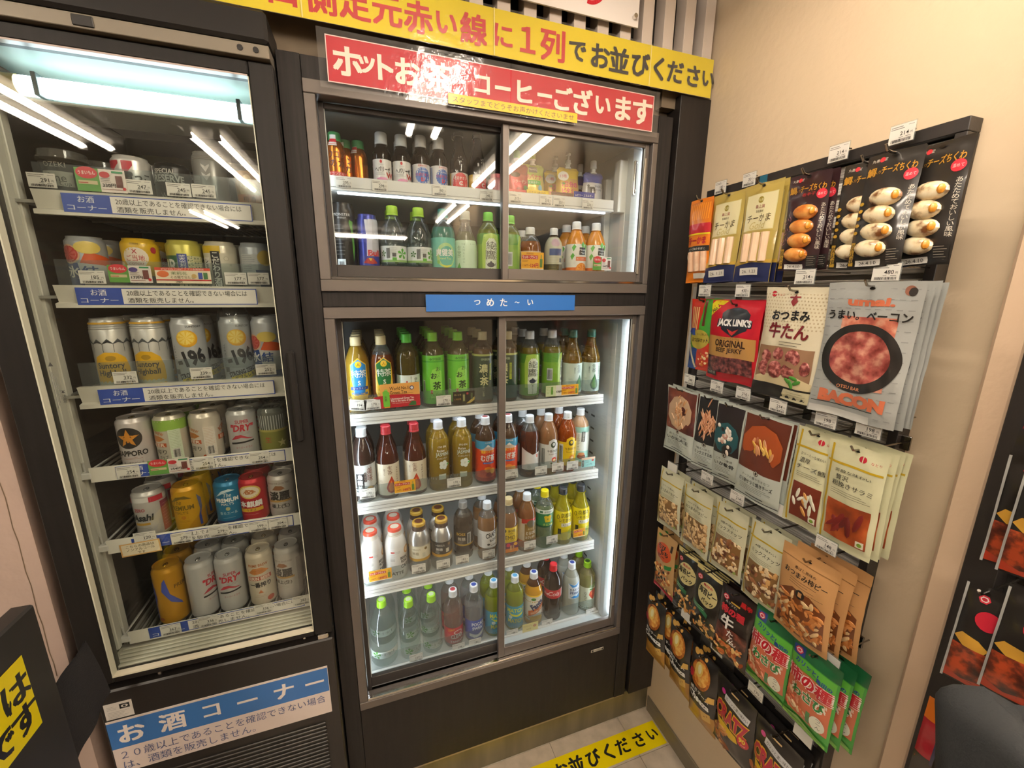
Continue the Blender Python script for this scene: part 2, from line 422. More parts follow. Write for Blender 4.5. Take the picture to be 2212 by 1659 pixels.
# openings
def bars(z0, z1, nm):
    f = D(G().box(XL, XR, -.008, .03, z1-.027, z1, METAL, .0012), nm, label='brown-grey metal frame')
    D(G().box(XL, XR, -.008, .03, z0, z0+.027, METAL, .0012), 'lower_bar', f)
    D(G().box(XL, XL+.0235, -.0065, .03, z0+.0275, z1-.0275, METAL, .0012), 'upright', f)
    D(G().box(XR-.0165, XR, -.0065, .03, z0+.0275, z1-.0275, METAL, .0012), 'upright', f)
    D(G().box(XL+.024, XR-.017, -.002, .012, z0+.027, z0+.0315, CHROME, .001).box(XL+.024, XR-.017, -.006, -.001, z0+.0275, z0+.0345, CHROME, .001), 'slide_rail', f, 'shiny lower slide rail')
    return f
bars(1.679, 2.125, 'upper_frame'); bars(.426, 1.641, 'lower_frame')
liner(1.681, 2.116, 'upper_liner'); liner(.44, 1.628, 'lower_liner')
def sdoor(x0, x1, y, z0, z1, bot, top, sl_, sr, lab):
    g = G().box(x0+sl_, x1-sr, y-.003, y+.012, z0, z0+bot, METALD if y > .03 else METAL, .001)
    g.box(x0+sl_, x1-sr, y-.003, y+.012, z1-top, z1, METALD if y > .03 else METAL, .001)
    if sl_: g.box(x0, x0+sl_, y-.004, y+.013, z0, z1, METAL, .001)
    if sr: g.box(x1-sr, x1, y-.004, y+.013, z0, z1, METAL, .001)
    d = D(g, 'sliding_door', label=lab)
    D(G().box(x0+sl_, x1-sr, y+.003, y+.0065, z0+bot-.001, z1-top+.001, GLASS), 'glass_pane', d)
    # pale glass edges
    D(G().box(x0+sl_, x0+sl_+.0016, y-.0005, y+.002, z0+bot, z1-top, mat('#c9cfca', .2)).box(x1-sr-.0016, x1-sr, y-.0005, y+.002, z0+bot, z1-top, mat('#c9cfca', .2)), 'glass_edge', d)
    return d
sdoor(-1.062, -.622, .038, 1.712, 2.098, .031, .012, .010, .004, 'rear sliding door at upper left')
sdoor(-.632, -.188, .011, 1.7115, 2.098, .031, .011, .0165, .012, 'front sliding door at upper right')
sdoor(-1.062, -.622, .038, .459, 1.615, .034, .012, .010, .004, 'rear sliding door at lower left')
sdoor(-.642, -.188, .011, .4585, 1.614, .034, .014, .021, .014, 'front sliding door at lower right')
D(G().box(-1.0635, -1.052, .030, .060, 1.706, 2.098, METALD).box(-1.0635, -1.052, .030, .060, .453, 1.614, METALD), 'jamb')
# grip strips on the right door edge
for z0, z1 in ((1.735, 2.06), (.55, 1.585)):
    D(G().box(-.2035, -.196, .0015, .008, z0, z1, mat('#8b8375', .35, .4), .002), 'door_grip')
# posts and light strips
for z0, z1, e in ((1.70, 2.10, .35), (.46, 1.60, 1)):
    D(G().box(-.176, -.150, .045, .085, z0, z1, LINER, .002).box(-.2065, -.2037, .085, .11, z0, z1-.02, SHELFW, .001), 'side_post')
    D(G().box(-.1865, -.178, .034, .043, z0+.02, z1-.01, emis('#eaf4ff', LED_E*e), .001), 'light_strip', label='bright vertical LED strip')
    D(G().box(-1.074, -1.068, .062, .068, z0+.02, z1-.02, emis('#eaf4ff', LED_E*e*.7)), 'light_strip')
# white bracket post of the upper compartment
D(G().box(-.232, -.2045, .085, .115, 1.925, 2.075, SHELFW, .002).box(-.226, -.2045, .17, .19, 1.70, 2.04, SHELFW, .002), 'bracket_post', label='white bracket post at upper right')
g = G().box(-.206, -.198, .045, .055, 1.97, 2.065, CHROME, .002); [g.ell((-.202, .044, z), (.004, .002, .004), CHROME) for z in (1.98, 2.055)]
D(g, 'hinge_plate')
# perforated wall slots
g = G()
for j in range(18):
    for k in range(5): g.box(-.2042, -.2034, .2+k*.05, .225+k*.05, .62+j*.05, .627+j*.05, '#3a3c3a')
D(g, 'vent_slots')['kind'] = 'stuff'
def shelf(z, x0, x1, lip, nm='shelf', fence=.055, yf=.09, light=1, up=0):
    s = D(G().box(x0, x1, yf+.006, .54, z-.012, z-.001, SHELFW, .001), nm)
    g = G().box(x0, x1, yf-.002, yf+.0045, z-lip+.004, z+.002+up, SHELFW, .0015).box(x0, x1, yf-.0045, yf-.001, z-lip+.002, z-lip+.007, SHELFW, .001)
    for k in (.3, .62): g.box(x0+.001, x1-.001, yf-.0026, yf-.0018, z-lip*k-.0006, z-lip*k+.0006, '#8c8c88')
    l = D(g, 'shelf_lip', s)
    if fence:
        D(G().box(x0+.005, x1-.02, yf+.002, yf+.0035, z+.004, z+fence, ACRYL), 'fence', s, 'clear acrylic front fence')
    if light:
        D(G().box(x0+.02, x1-.02, yf+.012, yf+.020, z-.0165, z-.0125, emis('#eaf4ff', LED_E*.30*light)), 'light_strip', s)
    return s
shelf(1.338, -1.056, -.24, .032); shelf(1.062, -1.056, -.243, .034); shelf(.776, -1.056, -.243, .036)
shelf(.455, -1.056, -.2045, .03, fence=.06, light=0); shelf(1.937, -1.060, -.245, .014, fence=0, light=.4, up=.020)
shelf(1.695, -1.060, -.205, .01, fence=0, light=0)
# maker plate, spots on floor panel
pl = board(G(), 52, 11, [R(0, 0, 52, 11, '#b9b2a0'), R(3, 1.5, 10, 9.5, '#222222'), T('SANDEN', 27, 5.5, 6, '#222222', w=27), R(44, 1.5, 50, 9.5, '#222222')])
D(pl, 'maker_plate', label='small silver maker plate').location = Vector((-.285, -.003, .372))-dc.location

# ================================================================ BEER COOLER (left)
bc = thing('beer_cooler', 'tall narrow black beer cooler with one hinged glass door', 'cooler', (-1.4, .2, 0)); parent_world[bc] = tuple(bc.location)
BX0, BX1 = -1.665, -1.1375
body = mat('#191716', .5, bump=.0002, bscale=150)
DOORM = mat('#1a1817', .5, bump=.0003, bscale=80, var=.2, vscale=(90, 90, 4), spec=.3)
D(G().box(BX0, BX0+.02, -.005, .62, .02, 2.125, body, .001).box(BX1-.02, BX1, -.005, .62, .02, 2.125, body, .001).box(BX0, BX1, -.008, .62, 2.126, 2.151, body), 'cabinet', bc)
D(G().box(BX0-.01, BX1+.001, -.062, .62, 2.152, 2.209, mat('#1d1b1a', .45, spec=.3), .006), 'header_cover', bc)
hb = D(G().box(BX0, BX1, -.058, -.009, 2.127, 2.15, mat('#7d7568', .4, .3), .001), 'hinge_strip', bc, 'beige metal hinge strip')
g = G(); [g.tube([(x, -.0600, 2.139), (x, -.058, 2.139)], .0052, BLACK, 10) for x in (-1.160, -1.187)]; g.box(-1.44, -1.41, -.0605, -.0575, 2.130, 2.147, BLACK, .001)
D(g, 'screw', hb)
# door frame
GX0, GX1, GZ0, GZ1 = -1.615, -1.181, .782, 2.0995
df = D(G().box(BX0, GX0, -.045, -.008, .765, 2.125, DOORM, .003).box(GX1, BX1+.002, -.045, -.008, .765, 2.125, DOORM, .003)
  .box(GX0, GX1, -.045, -.008, GZ1, 2.1245, DOORM, .002).box(GX0, GX1, -.045, -.008, .7655, GZ0, DOORM, .002), 'door', bc)
D(G().box(GX0, GX1, -.030, -.025, GZ0, GZ1, clear('#f6f8f6', .006, '#b8b4a8', .012, 1.5)), 'glass_pane', df)
e_ = mat('#cfd0bd', .3)
D(G().box(GX0, GX0+.0025, -.0458, -.03, GZ0, GZ1, e_).box(GX1-.0015, GX1, -.0458, -.03, GZ0, GZ1, e_).box(GX0, GX1, -.0462, -.03, GZ0-.001, GZ0+.0035, mat('#e6dfc8', .3)).box(GX0, GX1, -.0458, -.03, GZ1-.003, GZ1, mat('#b8a79f', .3)), 'glass_edge', df, 'cream edge strip round the glass')
D(G().box(GX1+.012, GX1+.028, -.058, -.045, 1.325, 1.545, mat('#1d1b1a', .35), .004), 'door_handle', df)
wl_ = G(); printing(wl_, [V('注意', 15, 40, 18, '#3a3a38', w=7), LN(1, 10, 20, 56, 3, '#4a4a48', 1), P([(12, 52), (15, 58), (18, 52)], '#3a3a38'), P([(2, 108), (6, 117), (10, 108)], '#3a3a38'), [R(2+k*2.4, 20+k*6, 2.8+k*2.4, 100-k*4, '#6a6a68') for k in range(4)]], lambda x, z, l: (x/1000, -l/1000, z/1000), step=300)
D(wl_, 'warning_print', df, 'small grey warning print on the door glass').location = (-1.602, -.031, 1.42)
# inside: ribbed liner
LD = mat('#6e6c67', .16, .85)
g = G().box(-1.648, -1.642, -.006, .56, .76, 2.12, LD).box(-1.160, -1.155, -.006, .56, .76, 2.12, LD)
rib = mat('#d6d5ca', .35, var=.08, vscale=(20, 20, 3))
for k in range(7): g.box(-1.642, -1.6325+.004*(k % 2), -.0225+k*.0150, -.0090+k*.0150, .80, 2.04 if k > 1 else 2.10, rib, .0015)
D(g, 'inner_liner', bc)
D(G().box(-1.645, -1.155, -.024, .56, .765, .782, mat('#c8c5b2', .4), .002), 'base_tray', bc)
g = G()
for k in range(5): g.box(-1.632, -1.165, -.020+k*.014, -.012+k*.014, .782, .788-.0005*k, mat('#d2d0bf', .35), .0015)
for k in range(60): g.box(-1.63+k*.0078, -1.627+k*.0078, .055, .5, .786, .792, '#8f8f82')
D(g, 'drain_grille', bc)['kind'] = 'stuff'
bk = D(G().box(-1.645, -1.155, .56, .58, .76, 2.12, mat('#35332f', .6)), 'back_panel', bc)
for a, b in ((-1.625, -1.43), (-1.38, -1.19)):
    D(G().box(a, b, .553, .559, 1.93, 2.075, mat('#f0e2c4', .6)), 'rear_pale_panel', bk, 'opaque pale panel, its colour standing in for the lit beige wall behind')  # solid sheet; the light of the wall behind is put into its pale colour
D(G().box(-1.445, -1.415, .52, .553, .8, 2.06, mat('#6b655c', .5), .002), 'shelf_rail', bc)
# lamp box
lb = D(G().box(-1.64, -1.158, .13, .14, 2.035, 2.12, mat('#93a098', .5)).box(-1.64, -1.158, .012, .14, 2.108, 2.12, mat('#93a098', .5)).box(-1.64, -1.158, .018, .135, 2.024, 2.030, mat('#9fa49c', .4), .002), 'lamp_box', bc)
g = G().tube([(-1.595, .07, 2.066), (-1.20, .07, 2.066)], .0175, emis('#dff4ff', FL_E), 16)
D(g, 'lamp_tube', lb, 'glowing fluorescent tube')
D(G().tube([(-1.63, .07, 2.066), (-1.598, .07, 2.066)], .0185, '#a98f4e', 14).tube([(-1.197, .07, 2.066), (-1.168, .07, 2.066)], .0185, '#a98f4e', 14), 'lamp_socket', lb, 'tan lamp socket')
g = G()
for x in (-1.565, -1.225): g.box(x-.004, x+.004, .05, .092, 2.046, 2.087, '#2b3b3b', .001)
D(g, 'lamp_clip', lb)
for a, b in ((-1.62, -1.54), (-1.51, -1.42), (-1.38, -1.27), (-1.24, -1.18)): pass
def bshelf(z, lip):
    g = G()
    for k in range(28): g.box(-1.635+k*.0172, -1.632+k*.0172, .05, .52, z-.006, z-.001, mat('#b7b6ae', .3, .4))
    g.box(-1.638, -1.158, .045, .05, z-.007, z-.001, mat('#b7b6ae', .3, .4)).box(-1.638, -1.158, .3, .305, z-.010, z-.006, mat('#b7b6ae', .3, .4)).box(-1.638, -1.158, .5, .505, z-.010, z-.006, mat('#b7b6ae', .3, .4))
    s = D(g, 'shelf', bc)
    if lip:
        g = G(); x0, x1, zt, zb_ = -1.600, -1.165, lip[0], lip[1]
        pr = [(.046, zt), (.034, zt), (.042, zb_+.012), (.030, zb_+.009), (.030, zb_), (.046, zb_)]
        vs = [(x, y, z_) for x in (x0, x1) for y, z_ in pr]; n = len(pr)
        g.add(vs, [(i, (i+1) % n, n+(i+1) % n, n+i) for i in range(n)]+[tuple(range(n))[::-1], tuple(range(n, 2*n))], mat('#d6d3c6', .35))
        D(g, 'shelf_lip', s); D(G().box(x0+.004, x1, .047, .0485, zt, zt+.052, ACRYL), 'fence', s)
    else:
        g = G().box(-1.615, -1.195, .038, .0395, z-.018, z+.018, mat('#ece9de', .4)).tube([(-1.63, .046, z+.002), (-1.18, .046, z+.002)], .0025, SHELFW)
        g.tube([(-1.628, .18, z+.002), (-1.628, .05, z+.002), (-1.626, .045, z+.03)], .002, SHELFW)
        g.box(-1.632, -1.612, .036, .05, z-.010, z+.006, SHELFW, .002); g.box(-1.193, -1.176, .036, .05, z-.008, z+.006, SHELFW, .002)
        D(g, 'shelf_front', s)
for z, lip in ((1.855, (1.873, 1.826)), (1.667, (1.688, 1.641)), (1.450, (1.469, 1.421)), (1.262, None), (1.075, None), (.815, None)): bshelf(z, lip)
# hinge pins, lower panel with louvres
D(G().box(BX0, BX1, .0, .1, .735, .764, BLACK).box(-1.545, -1.537, -.018, -.006, .735, .762, CHROME, .001).box(-1.215, -1.208, -.018, -.006, .738, .762, CHROME, .001).box(-1.178, -1.150, -.028, -.016, .733, .748, CHROME, .002), 'hinge_pin', bc)
lp = D(G().box(BX0, BX1, -.0295, .02, .02, .7315, mat('#23201e', .38), .004), 'lower_panel', bc)
for k in range(17):
    z = .447-k*.0135
    D(G().box(-1.60, -1.18, -.0335, -.0285, z, z+.0065, mat('#2d2926', .35), .0015), 'louvre', lp)
# ================================================================ SIGNS
def film(dist=.002, scale=9, rough=.12, ior=1.55):
    m = clear('#ffffff', .02, '#ffffff', rough, ior+dist); nt = m.node_tree
    if 'wob' in nt.nodes: return m
    tc = nt.nodes.new('ShaderNodeTexCoord'); n = nt.nodes.new('ShaderNodeTexNoise'); n.name = 'wob'; n.inputs['Scale'].default_value = scale; n.inputs['Detail'].default_value = 5; n.inputs['Roughness'].default_value = .6
    bp = nt.nodes.new('ShaderNodeBump'); bp.inputs['Distance'].default_value = dist
    nt.links.new(tc.outputs['Object'], n.inputs[0]); nt.links.new(n.outputs[0], bp.inputs['Height'])
    for q in nt.nodes:
        if q.type in ('BSDF_GLOSSY', 'FRESNEL'): nt.links.new(bp.outputs[0], q.inputs['Normal'])
    return m
FILM = film(.0040, 8, .13, 1.42)
YEL = mat('#e2cb00', .55, spec=.2); RED = mat('#b80a24', .55, spec=.2); BLU = mat('#1f62b0', .45); CREAM = '#efe3d0'
X0, Z0 = -1.62, 2.229
yp = [R(0, 0, 1606, 96, YEL)]
for ch, x in zip('入口側足元赤い線に', (-1.192, -1.108, -1.038, -.970, -.904, -.838, -.775, -.712, -.640)):
    yp.append(T(ch, (x-X0)*1000, 44 if ch != '口' else 42, 56 if ord(ch) > 0x3100 else 48, '#c01a1c', b=.028))
yp += [T('１', (-.578-X0)*1000, 46, 60, '#c01a1c', b=.03), T('列', (-.512-X0)*1000, 46, 62, '#c01a1c', b=.028)]
for ch, x, h in zip('でお並びください', (-.444, -.378, -.322, -.256, -.198, -.143, -.082, -.030), (46, 52, 54, 52, 52, 50, 50, 42)):
    yp.append(T(ch, (x-X0)*1000, 45, h, '#1a1a18', b=.03))
for x in (-1.074, -.663, -.226): yp.append(R((x-X0)*1000-1.2, 0, (x-X0)*1000+1.2, 96, '#e6d78a'))
o = board(G(), 1606, 96, yp).obj('banner', None, (X0, -.020, Z0))
tag(o, 'long yellow laminated banner with red and black characters above the coolers', 'banner')
for a, b in ((-1.62, -1.075), (-1.073, -.664), (-.662, -.227), (-.225, -.014)):
    f_ = G().box(a-X0, b-X0, -.0035, -.0031, -.003, .099, FILM).obj('lamination', o); f_['label'] = 'glossy clear lamination'
# red banner
X0, Z0 = -1.051, 2.108
rp = [R(16, 13, 850, 102, '#f4d0c8'), R(18, 15, 848, 100, RED)]
for ch, x, h in zip('ホットお茶・コーヒーございます', (-.993, -.953, -.914, -.866, -.797, -.739, -.692, -.640, -.583, -.529, -.477, -.421, -.361, -.299, -.238), (56, 40, 50, 52, 54, 40, 44, 8, 50, 8, 50, 54, 46, 56, 60)):
    if ch == '・': rp.append(E((x-X0)*1000, 56, 5, 5, CREAM))
    elif ch == 'ー': rp.append(R((x-X0)*1000-20, 53, (x-X0)*1000+20, 61, CREAM))
    else: rp.append(T(ch, (x-X0)*1000, 57, h, CREAM, b=.034))
o = board(G(), 866, 112, rp, back=None).obj('banner', None, (X0, -.016, Z0))
tag(o, 'red laminated banner with white characters above the middle cooler', 'banner')
f_ = G().box(0, .430, -.0033, -.0029, 0, .112, FILM).box(.432, .866, -.0033, -.0029, 0, .112, FILM).obj('lamination', o); f_['label'] = 'glossy clear lamination with a clear border'
o = board(G(), 338, 22, [R(0, 0, 338, 22, '#f2bc0c'), T('スタッフまでどうぞお声かけくださいませ', 169, 11, 12.5, '#2b2412', w=318, b=.0)]).obj('notice_strip', None, (-.776, -.0225, 2.112))
tag(o, 'small orange-yellow strip with fine black characters on the red banner', 'notice')
o = board(G(), 427, 43, [R(0, 0, 427, 43, BLU)]+[T(ch, x, 23, h, '#eef0f2', b=.02) for ch, x, h in zip('つめた〜い', (136, 172, 210, 249, 288), (17, 21, 21, 13, 18))], t=.0018).obj('notice_strip', None, (-.844, -.011, 1.6295))
tag(o, 'blue plate with small white characters between the upper and lower doors', 'notice')
# white board with red stroke on the grille
sp = [R(0, 0, 420, 160, '#e9e2dc')]
arc = []
for i in range(9):
    a = math.radians(-100+i*9); arc.append((278+46*math.cos(a)*1.0, 70+46*math.sin(a)))
inner = [(278+37*math.cos(math.radians(-100+i*9)), 70+37*math.sin(math.radians(-100+i*9))) for i in range(9)]
for i in range(8):
    sp.append(P([arc[i], arc[i+1], inner[i+1], inner[i]], '#c0182c'))
sb = board(G(), 420, 150, sp, t=.004, back='#e9e2dc').obj('sign_board', None, (-.700, -.034, 2.3475))
tag(sb, 'white sign board with a red stroke, screwed onto the slatted screen', 'sign')
sc_ = G().tube([(.406, -.010, .020), (.406, .0, .020)], .0055, CHROME, 12).obj('screw', sb)
for x in (.05, .395):
    G().box(x, x+.012, .004, .0225, .03, .06, '#8d867c').obj('bracket', sb)
# alcohol notices on the shelf edges
BL2 = '#2c489e'
def alco(x, z, y, w_=372, h=34, zt=0):
    pr = [R(0, 0, w_, h, BL2), R(w_*.235, 2, w_-2, h-2, '#e8e4dc'), T('お酒', w_*.115, h*.72, h*.34, '#e6e6ea', b=.01), T('コーナー', w_*.115, h*.27, h*.30, '#e6e6ea', w=w_*.19, b=.01),
          T('20歳以上であることを確認できない場合には', w_*.60, h*.70, h*.31, '#3a3834', w=w_*.68, b=.004), T('酒類を販売しません。', w_*.44, h*.27, h*.30, '#3a3834', w=w_*.36, b=.004)]
    return board(G(), w_, h, pr).obj('shelf_notice', None, (x, y, z), (0, 0, 0))
for i, (x, z, y, w_, h) in enumerate(((-1.552, 1.832, .0295, 332, 36), (-1.563, 1.647, .0295, 332, 36), (-1.563, 1.428, .0295, 345, 35), (-1.566, 1.246, .0365, 352, 31), (-1.566, 1.058, .0365, 352, 31), (-1.572, .802, .0365, 360, 31))):
    tag(alco(x, z, y, w_, h), 'blue and white age notice on the %s shelf of the beer cooler' % ('top', 'second', 'third', 'fourth', 'fifth', 'lowest')[i], 'notice', 'age notices on the beer cooler shelves')
# big sticker below the beer cooler door
w_, h = 498, 162
pr = [R(0, 0, w_, h, '#dfd0c8'), R(0, 76, w_-1, 156, '#3a6cac')]
for ch, x, hh in zip('お酒コーナー', (45, 130, 215, 297, 385, 462), (52, 50, 44, 7, 48, 7)):
    pr.append(R(x-24, 113, x+24, 120, '#ece0d8') if ch == 'ー' else T(ch, x, 116, hh, '#ece0d8', b=.03))
pr += [T('２０歳以上であることを確認できない場合', 250, 54, 24, '#4a5680', w=470, b=-.004), T('は、酒類を販売しません。', 160, 22, 24, '#4a5680', w=290, b=-.004)]
o = board(G(), w_, h, pr).obj('notice_sticker', None, (-1.659, -.0305, .483))
tag(o, 'large blue and white age notice stuck below the beer cooler door', 'notice')
o = board(G(), 55, 46, [R(0, 0, 55, 46, '#d9d4cc'), R(30, 26, 50, 40, '#1d1d1d'), E(40, 33, 7, 4, '#d9d4cc'), E(40, 33, 3, 3, '#1d1d1d'), LN(5, 5, 48, 20, 4, '#6a6a6a'), LN(3, 5, 26, 36, 4, '#6a6a6a')]).obj('warning_label', None, (-1.655, -.0305, .650))
tag(o, 'small white warning label with a black pictogram above the blue notice', 'label')
# floor sticker
fx0, fx1, fy0, fy1 = -.90, -.011, -.1385, -.049
wd, hd = (fx1-fx0)*1000, 89
fp = [R(0, 0, wd, hd, YEL)]
for ch, x, hh in zip('でお並びください', (-.50, -.435, -.375, -.305, -.242, -.180, -.108, -.045), (46, 50, 54, 50, 52, 50, 48, 42)):
    fp.append(T(ch, (x-fx0)*1000, 44, hh, '#1a1a18', b=.03))
o = board(G(), wd, hd, fp, back=None, fn=lambda x, z, l: (x/1000, z/1000, l/1000)).obj('floor_sticker', None, (fx0, fy0, .0002))
tag(o, 'yellow floor strip with black characters along the foot of the cooler', 'sticker')
# black stand with yellow sign, bottom left
st = thing('sign_stand', 'thin black board stand with a yellow sign in the lower left corner', 'stand', (-1.617, -.6, 0))
S = Vector((1.617, .6, 0))
o = G().box(-1.634, -1.6, -1.05, -.206, 0, 1.118, mat('#22201f', .5, var=.1, vscale=(5, 5, 5)), .004).obj('stand_body', st); o.location = S
fnx = lambda x, z, l: (l/1000, x/1000, z/1000)
g = G().box(0, .0004, 0, .44, 0, .149, '#e8d400')
printing(g, [R(0, 0, 440, 149, YEL), R(424, 90, 440, 149, '#cfc3c6'), T('は', 412, 100, 54, '#17161a', b=.035), T('す', 414, 40, 52, '#17161a', b=.035), T('で', 362, 38, 50, '#17161a', b=.035)], fnx, step=300)
ys = g.obj('yellow_sign', st, (-1.5995+1.617, -.699+.6, .905)); ys['label'] = 'yellow paper with thick black handwriting'
# black strap between stand and cooler
g = G(); rows = []
Q = [Vector((-1.6385, -0.062, 0.9088)), Vector((-1.6189, -0.062, 0.7598)), Vector((-1.6519, -0.14, 0.6781)), Vector((-1.6514, -0.19, 0.8648))]
for j in range(7):
    for i in range(11):
        p = (Q[0]*(1-i/10)+Q[3]*(i/10))*(1-j/6)+(Q[1]*(1-i/10)+Q[2]*(i/10))*(j/6); p.x += .003*math.sin(i*.9+j*.5); rows.append(tuple(p))
fs = [(j*11+i, j*11+i+1, (j+1)*11+i+1, (j+1)*11+i) for j in range(6) for i in range(10)]
strap = mat('#17161a', .9, bump=.001, bscale=300)
g.add(rows, fs, strap); g.add([(x+.004, y, z) for x, y, z in rows], [f[::-1] for f in fs], strap)
r_ = random.Random(4)
for k in range(90):
    i = r_.random(); p = Q[3]*(1-i)+Q[2]*i
    d = Vector((r_.uniform(-.006, .006), -.008*r_.random(), r_.uniform(-.008, .004)))
    g.tube([tuple(p), tuple(p+d)], .0004, '#77746e' if k % 3 else '#a8a49a', 3)
o = g.obj('cloth_strap'); tag(o, 'frayed black cloth strap hanging beside the black stand', 'strap')
# ================================================================ DRINKS
W_, K_ = '#e8e6e0', '#1c1a18'
def prof_r(prof, z):
    for (r0, z0), (r1, z1) in zip(prof, prof[1:]):
        if z0 <= z <= z1 and z1 > z0: return r0+(r1-r0)*(z-z0)/(z1-z0)
    return prof[-1][0] if z > prof[-1][1] else prof[0][0]
def wrap(prof, Rn):
    def fn(x, z, l):
        r = prof_r(prof, z/1000)+l/1000+.0002; a = x/1000/Rn
        return (r*math.sin(a), -r*math.cos(a), z/1000)
    return fn
def full(z0, z1, c, Rn=.033): h = PI*Rn*1000; return R(-h, z0, h, z1, c)
SH = {}
def profile(kind, Rr, H):
    F = dict(
        pet=[(.80, 0), (.95, .008), (1, .03), (1, .09), (.965, .105), (1, .12), (1, .66), (.97, .70), (.86, .765), (.66, .82), (.46, .862), (.40, .88), (.40, .915)],
        ribpet=[(.80, 0), (.95, .008), (1, .03), (1, .08), (.95, .10), (1, .12), (1, .16), (.95, .18), (1, .20), (1, .50), (.95, .52), (1, .54), (1, .60), (.93, .68), (.75, .77), (.5, .85), (.40, .88), (.40, .915)],
        slim=[(.82, 0), (.96, .008), (1, .03), (1, .50), (.97, .56), (.84, .64), (.62, .73), (.46, .81), (.41, .86), (.40, .915)],
        sq=[(.84, 0), (.97, .01), (1, .03), (1, .62), (.98, .66), (.80, .76), (.56, .84), (.42, .875), (.40, .915)],
        fat=[(.80, 0), (.95, .008), (1, .04), (.97, .07), (1, .10), (1, .14), (.96, .17), (1, .2), (1, .55), (.94, .63), (.76, .74), (.5, .84), (.32, .885), (.30, .92)],
        alu=[(.90, 0), (1, .015), (1, .64), (.97, .69), (.80, .79), (.66, .845), (.62, .855)],
        glass=[(.90, 0), (1, .02), (1, .60), (.96, .655), (.72, .74), (.56, .775), (.54, .82)],
        ukon=[(.90, 0), (1, .02), (1, .66), (.97, .72), (.80, .80), (.66, .835), (.62, .85)],
        oro=[(.92, 0), (1, .02), (1, .50), (.97, .56), (.75, .68), (.50, .80), (.44, .88), (.44, .955)],
        can=[(.78, 0), (.86, .008), (.99, .045), (1, .06), (1, .90), (.98, .925), (.88, .962), (.85, .985), (.87, 1.0), (.83, 1.0), (.81, .978)],
        bcan=[(.78, 0), (.86, .008), (.99, .045), (1, .06), (1, .84), (.97, .855), (.99, .87), (.955, .885), (.975, .90), (.94, .915), (.955, .93), (.88, .962), (.85, .985), (.87, 1.0), (.83, 1.0), (.81, .978)],
        cup=[(.72, 0), (.78, .01), (.84, .3), (.90, .80), (.94, .86), (.96, .88)],
    )[kind]
    return [(r*Rr, z*H) for r, z in F]
CAPT = dict(pet=(.44, .885, 1), ribpet=(.44, .885, 1), slim=(.44, .885, 1), sq=(.44, .885, 1), fat=(.34, .895, 1), alu=(.64, .845, 1), glass=(.66, .80, 1), ukon=(.66, .84, 1), oro=(.53, .94, 1))
def ridged_cap(r, z0, z1, c, top=None, n=24):
    g = G(); c2 = mat(c[1], .4) if isinstance(c, tuple) else None; c = mat(c[0] if c2 else c, .4); h = z1-z0
    g.lathe([(r*1.02, z0), (r*1.02, z0+h*.12), (r*.985, z0+h*.16), (r*1.0, z0+h*.2), (r*.985, z0+h*.6), (r*.97, z1-h*.09), (r*.86, z1)], c, n, [c2 or c]*4+[c, c])
    for k in range(n):
        a = 2*PI*k/n; ca, sa = math.cos(a), math.sin(a)
        p = [(r*.99, z0+h*.22, -.03), (r*.99, z0+h*.22, .03), (r*.965, z1-h*.13, .03), (r*.965, z1-h*.13, -.03)]
        vs = [(q[0]*1.02*math.cos(a+q[2]), q[0]*1.02*math.sin(a+q[2]), q[1]) for q in p]
        if not c2: g.add(vs, [(0, 1, 2, 3)], c)
    if top: printing(g, [E(0, 0, r*620, r*620, top)], lambda x, z, l: (x/1000, z/1000, z1+l/1000))
    return g.mesh('cap')
def can_lid(prof, col='#b9b6ae'):
    g = G(); m = mat(col, .22, .95); r, z = prof[-1]
    g.lathe([(r, z), (r*.97, z-.0015), (r*.90, z-.0012)], m, 24, cap=False)
    vs = [(r*.90*math.cos(2*PI*i/24), r*.90*math.sin(2*PI*i/24), z-.0012) for i in range(24)]
    g.add(vs, [tuple(range(24))], m)
    g.tube([(.0045*math.cos(a), -.003+.008*math.sin(a), z+.0002) for a in [i*PI/6 for i in range(13)]], .0010, m, 5)
    g.ell((0, -.013, z-.0010), (.007, .006, .0006), mat(col, .3, .8)); g.ell((0, -.001, z), (.003, .003, .001), m)
    return g.mesh('lid')
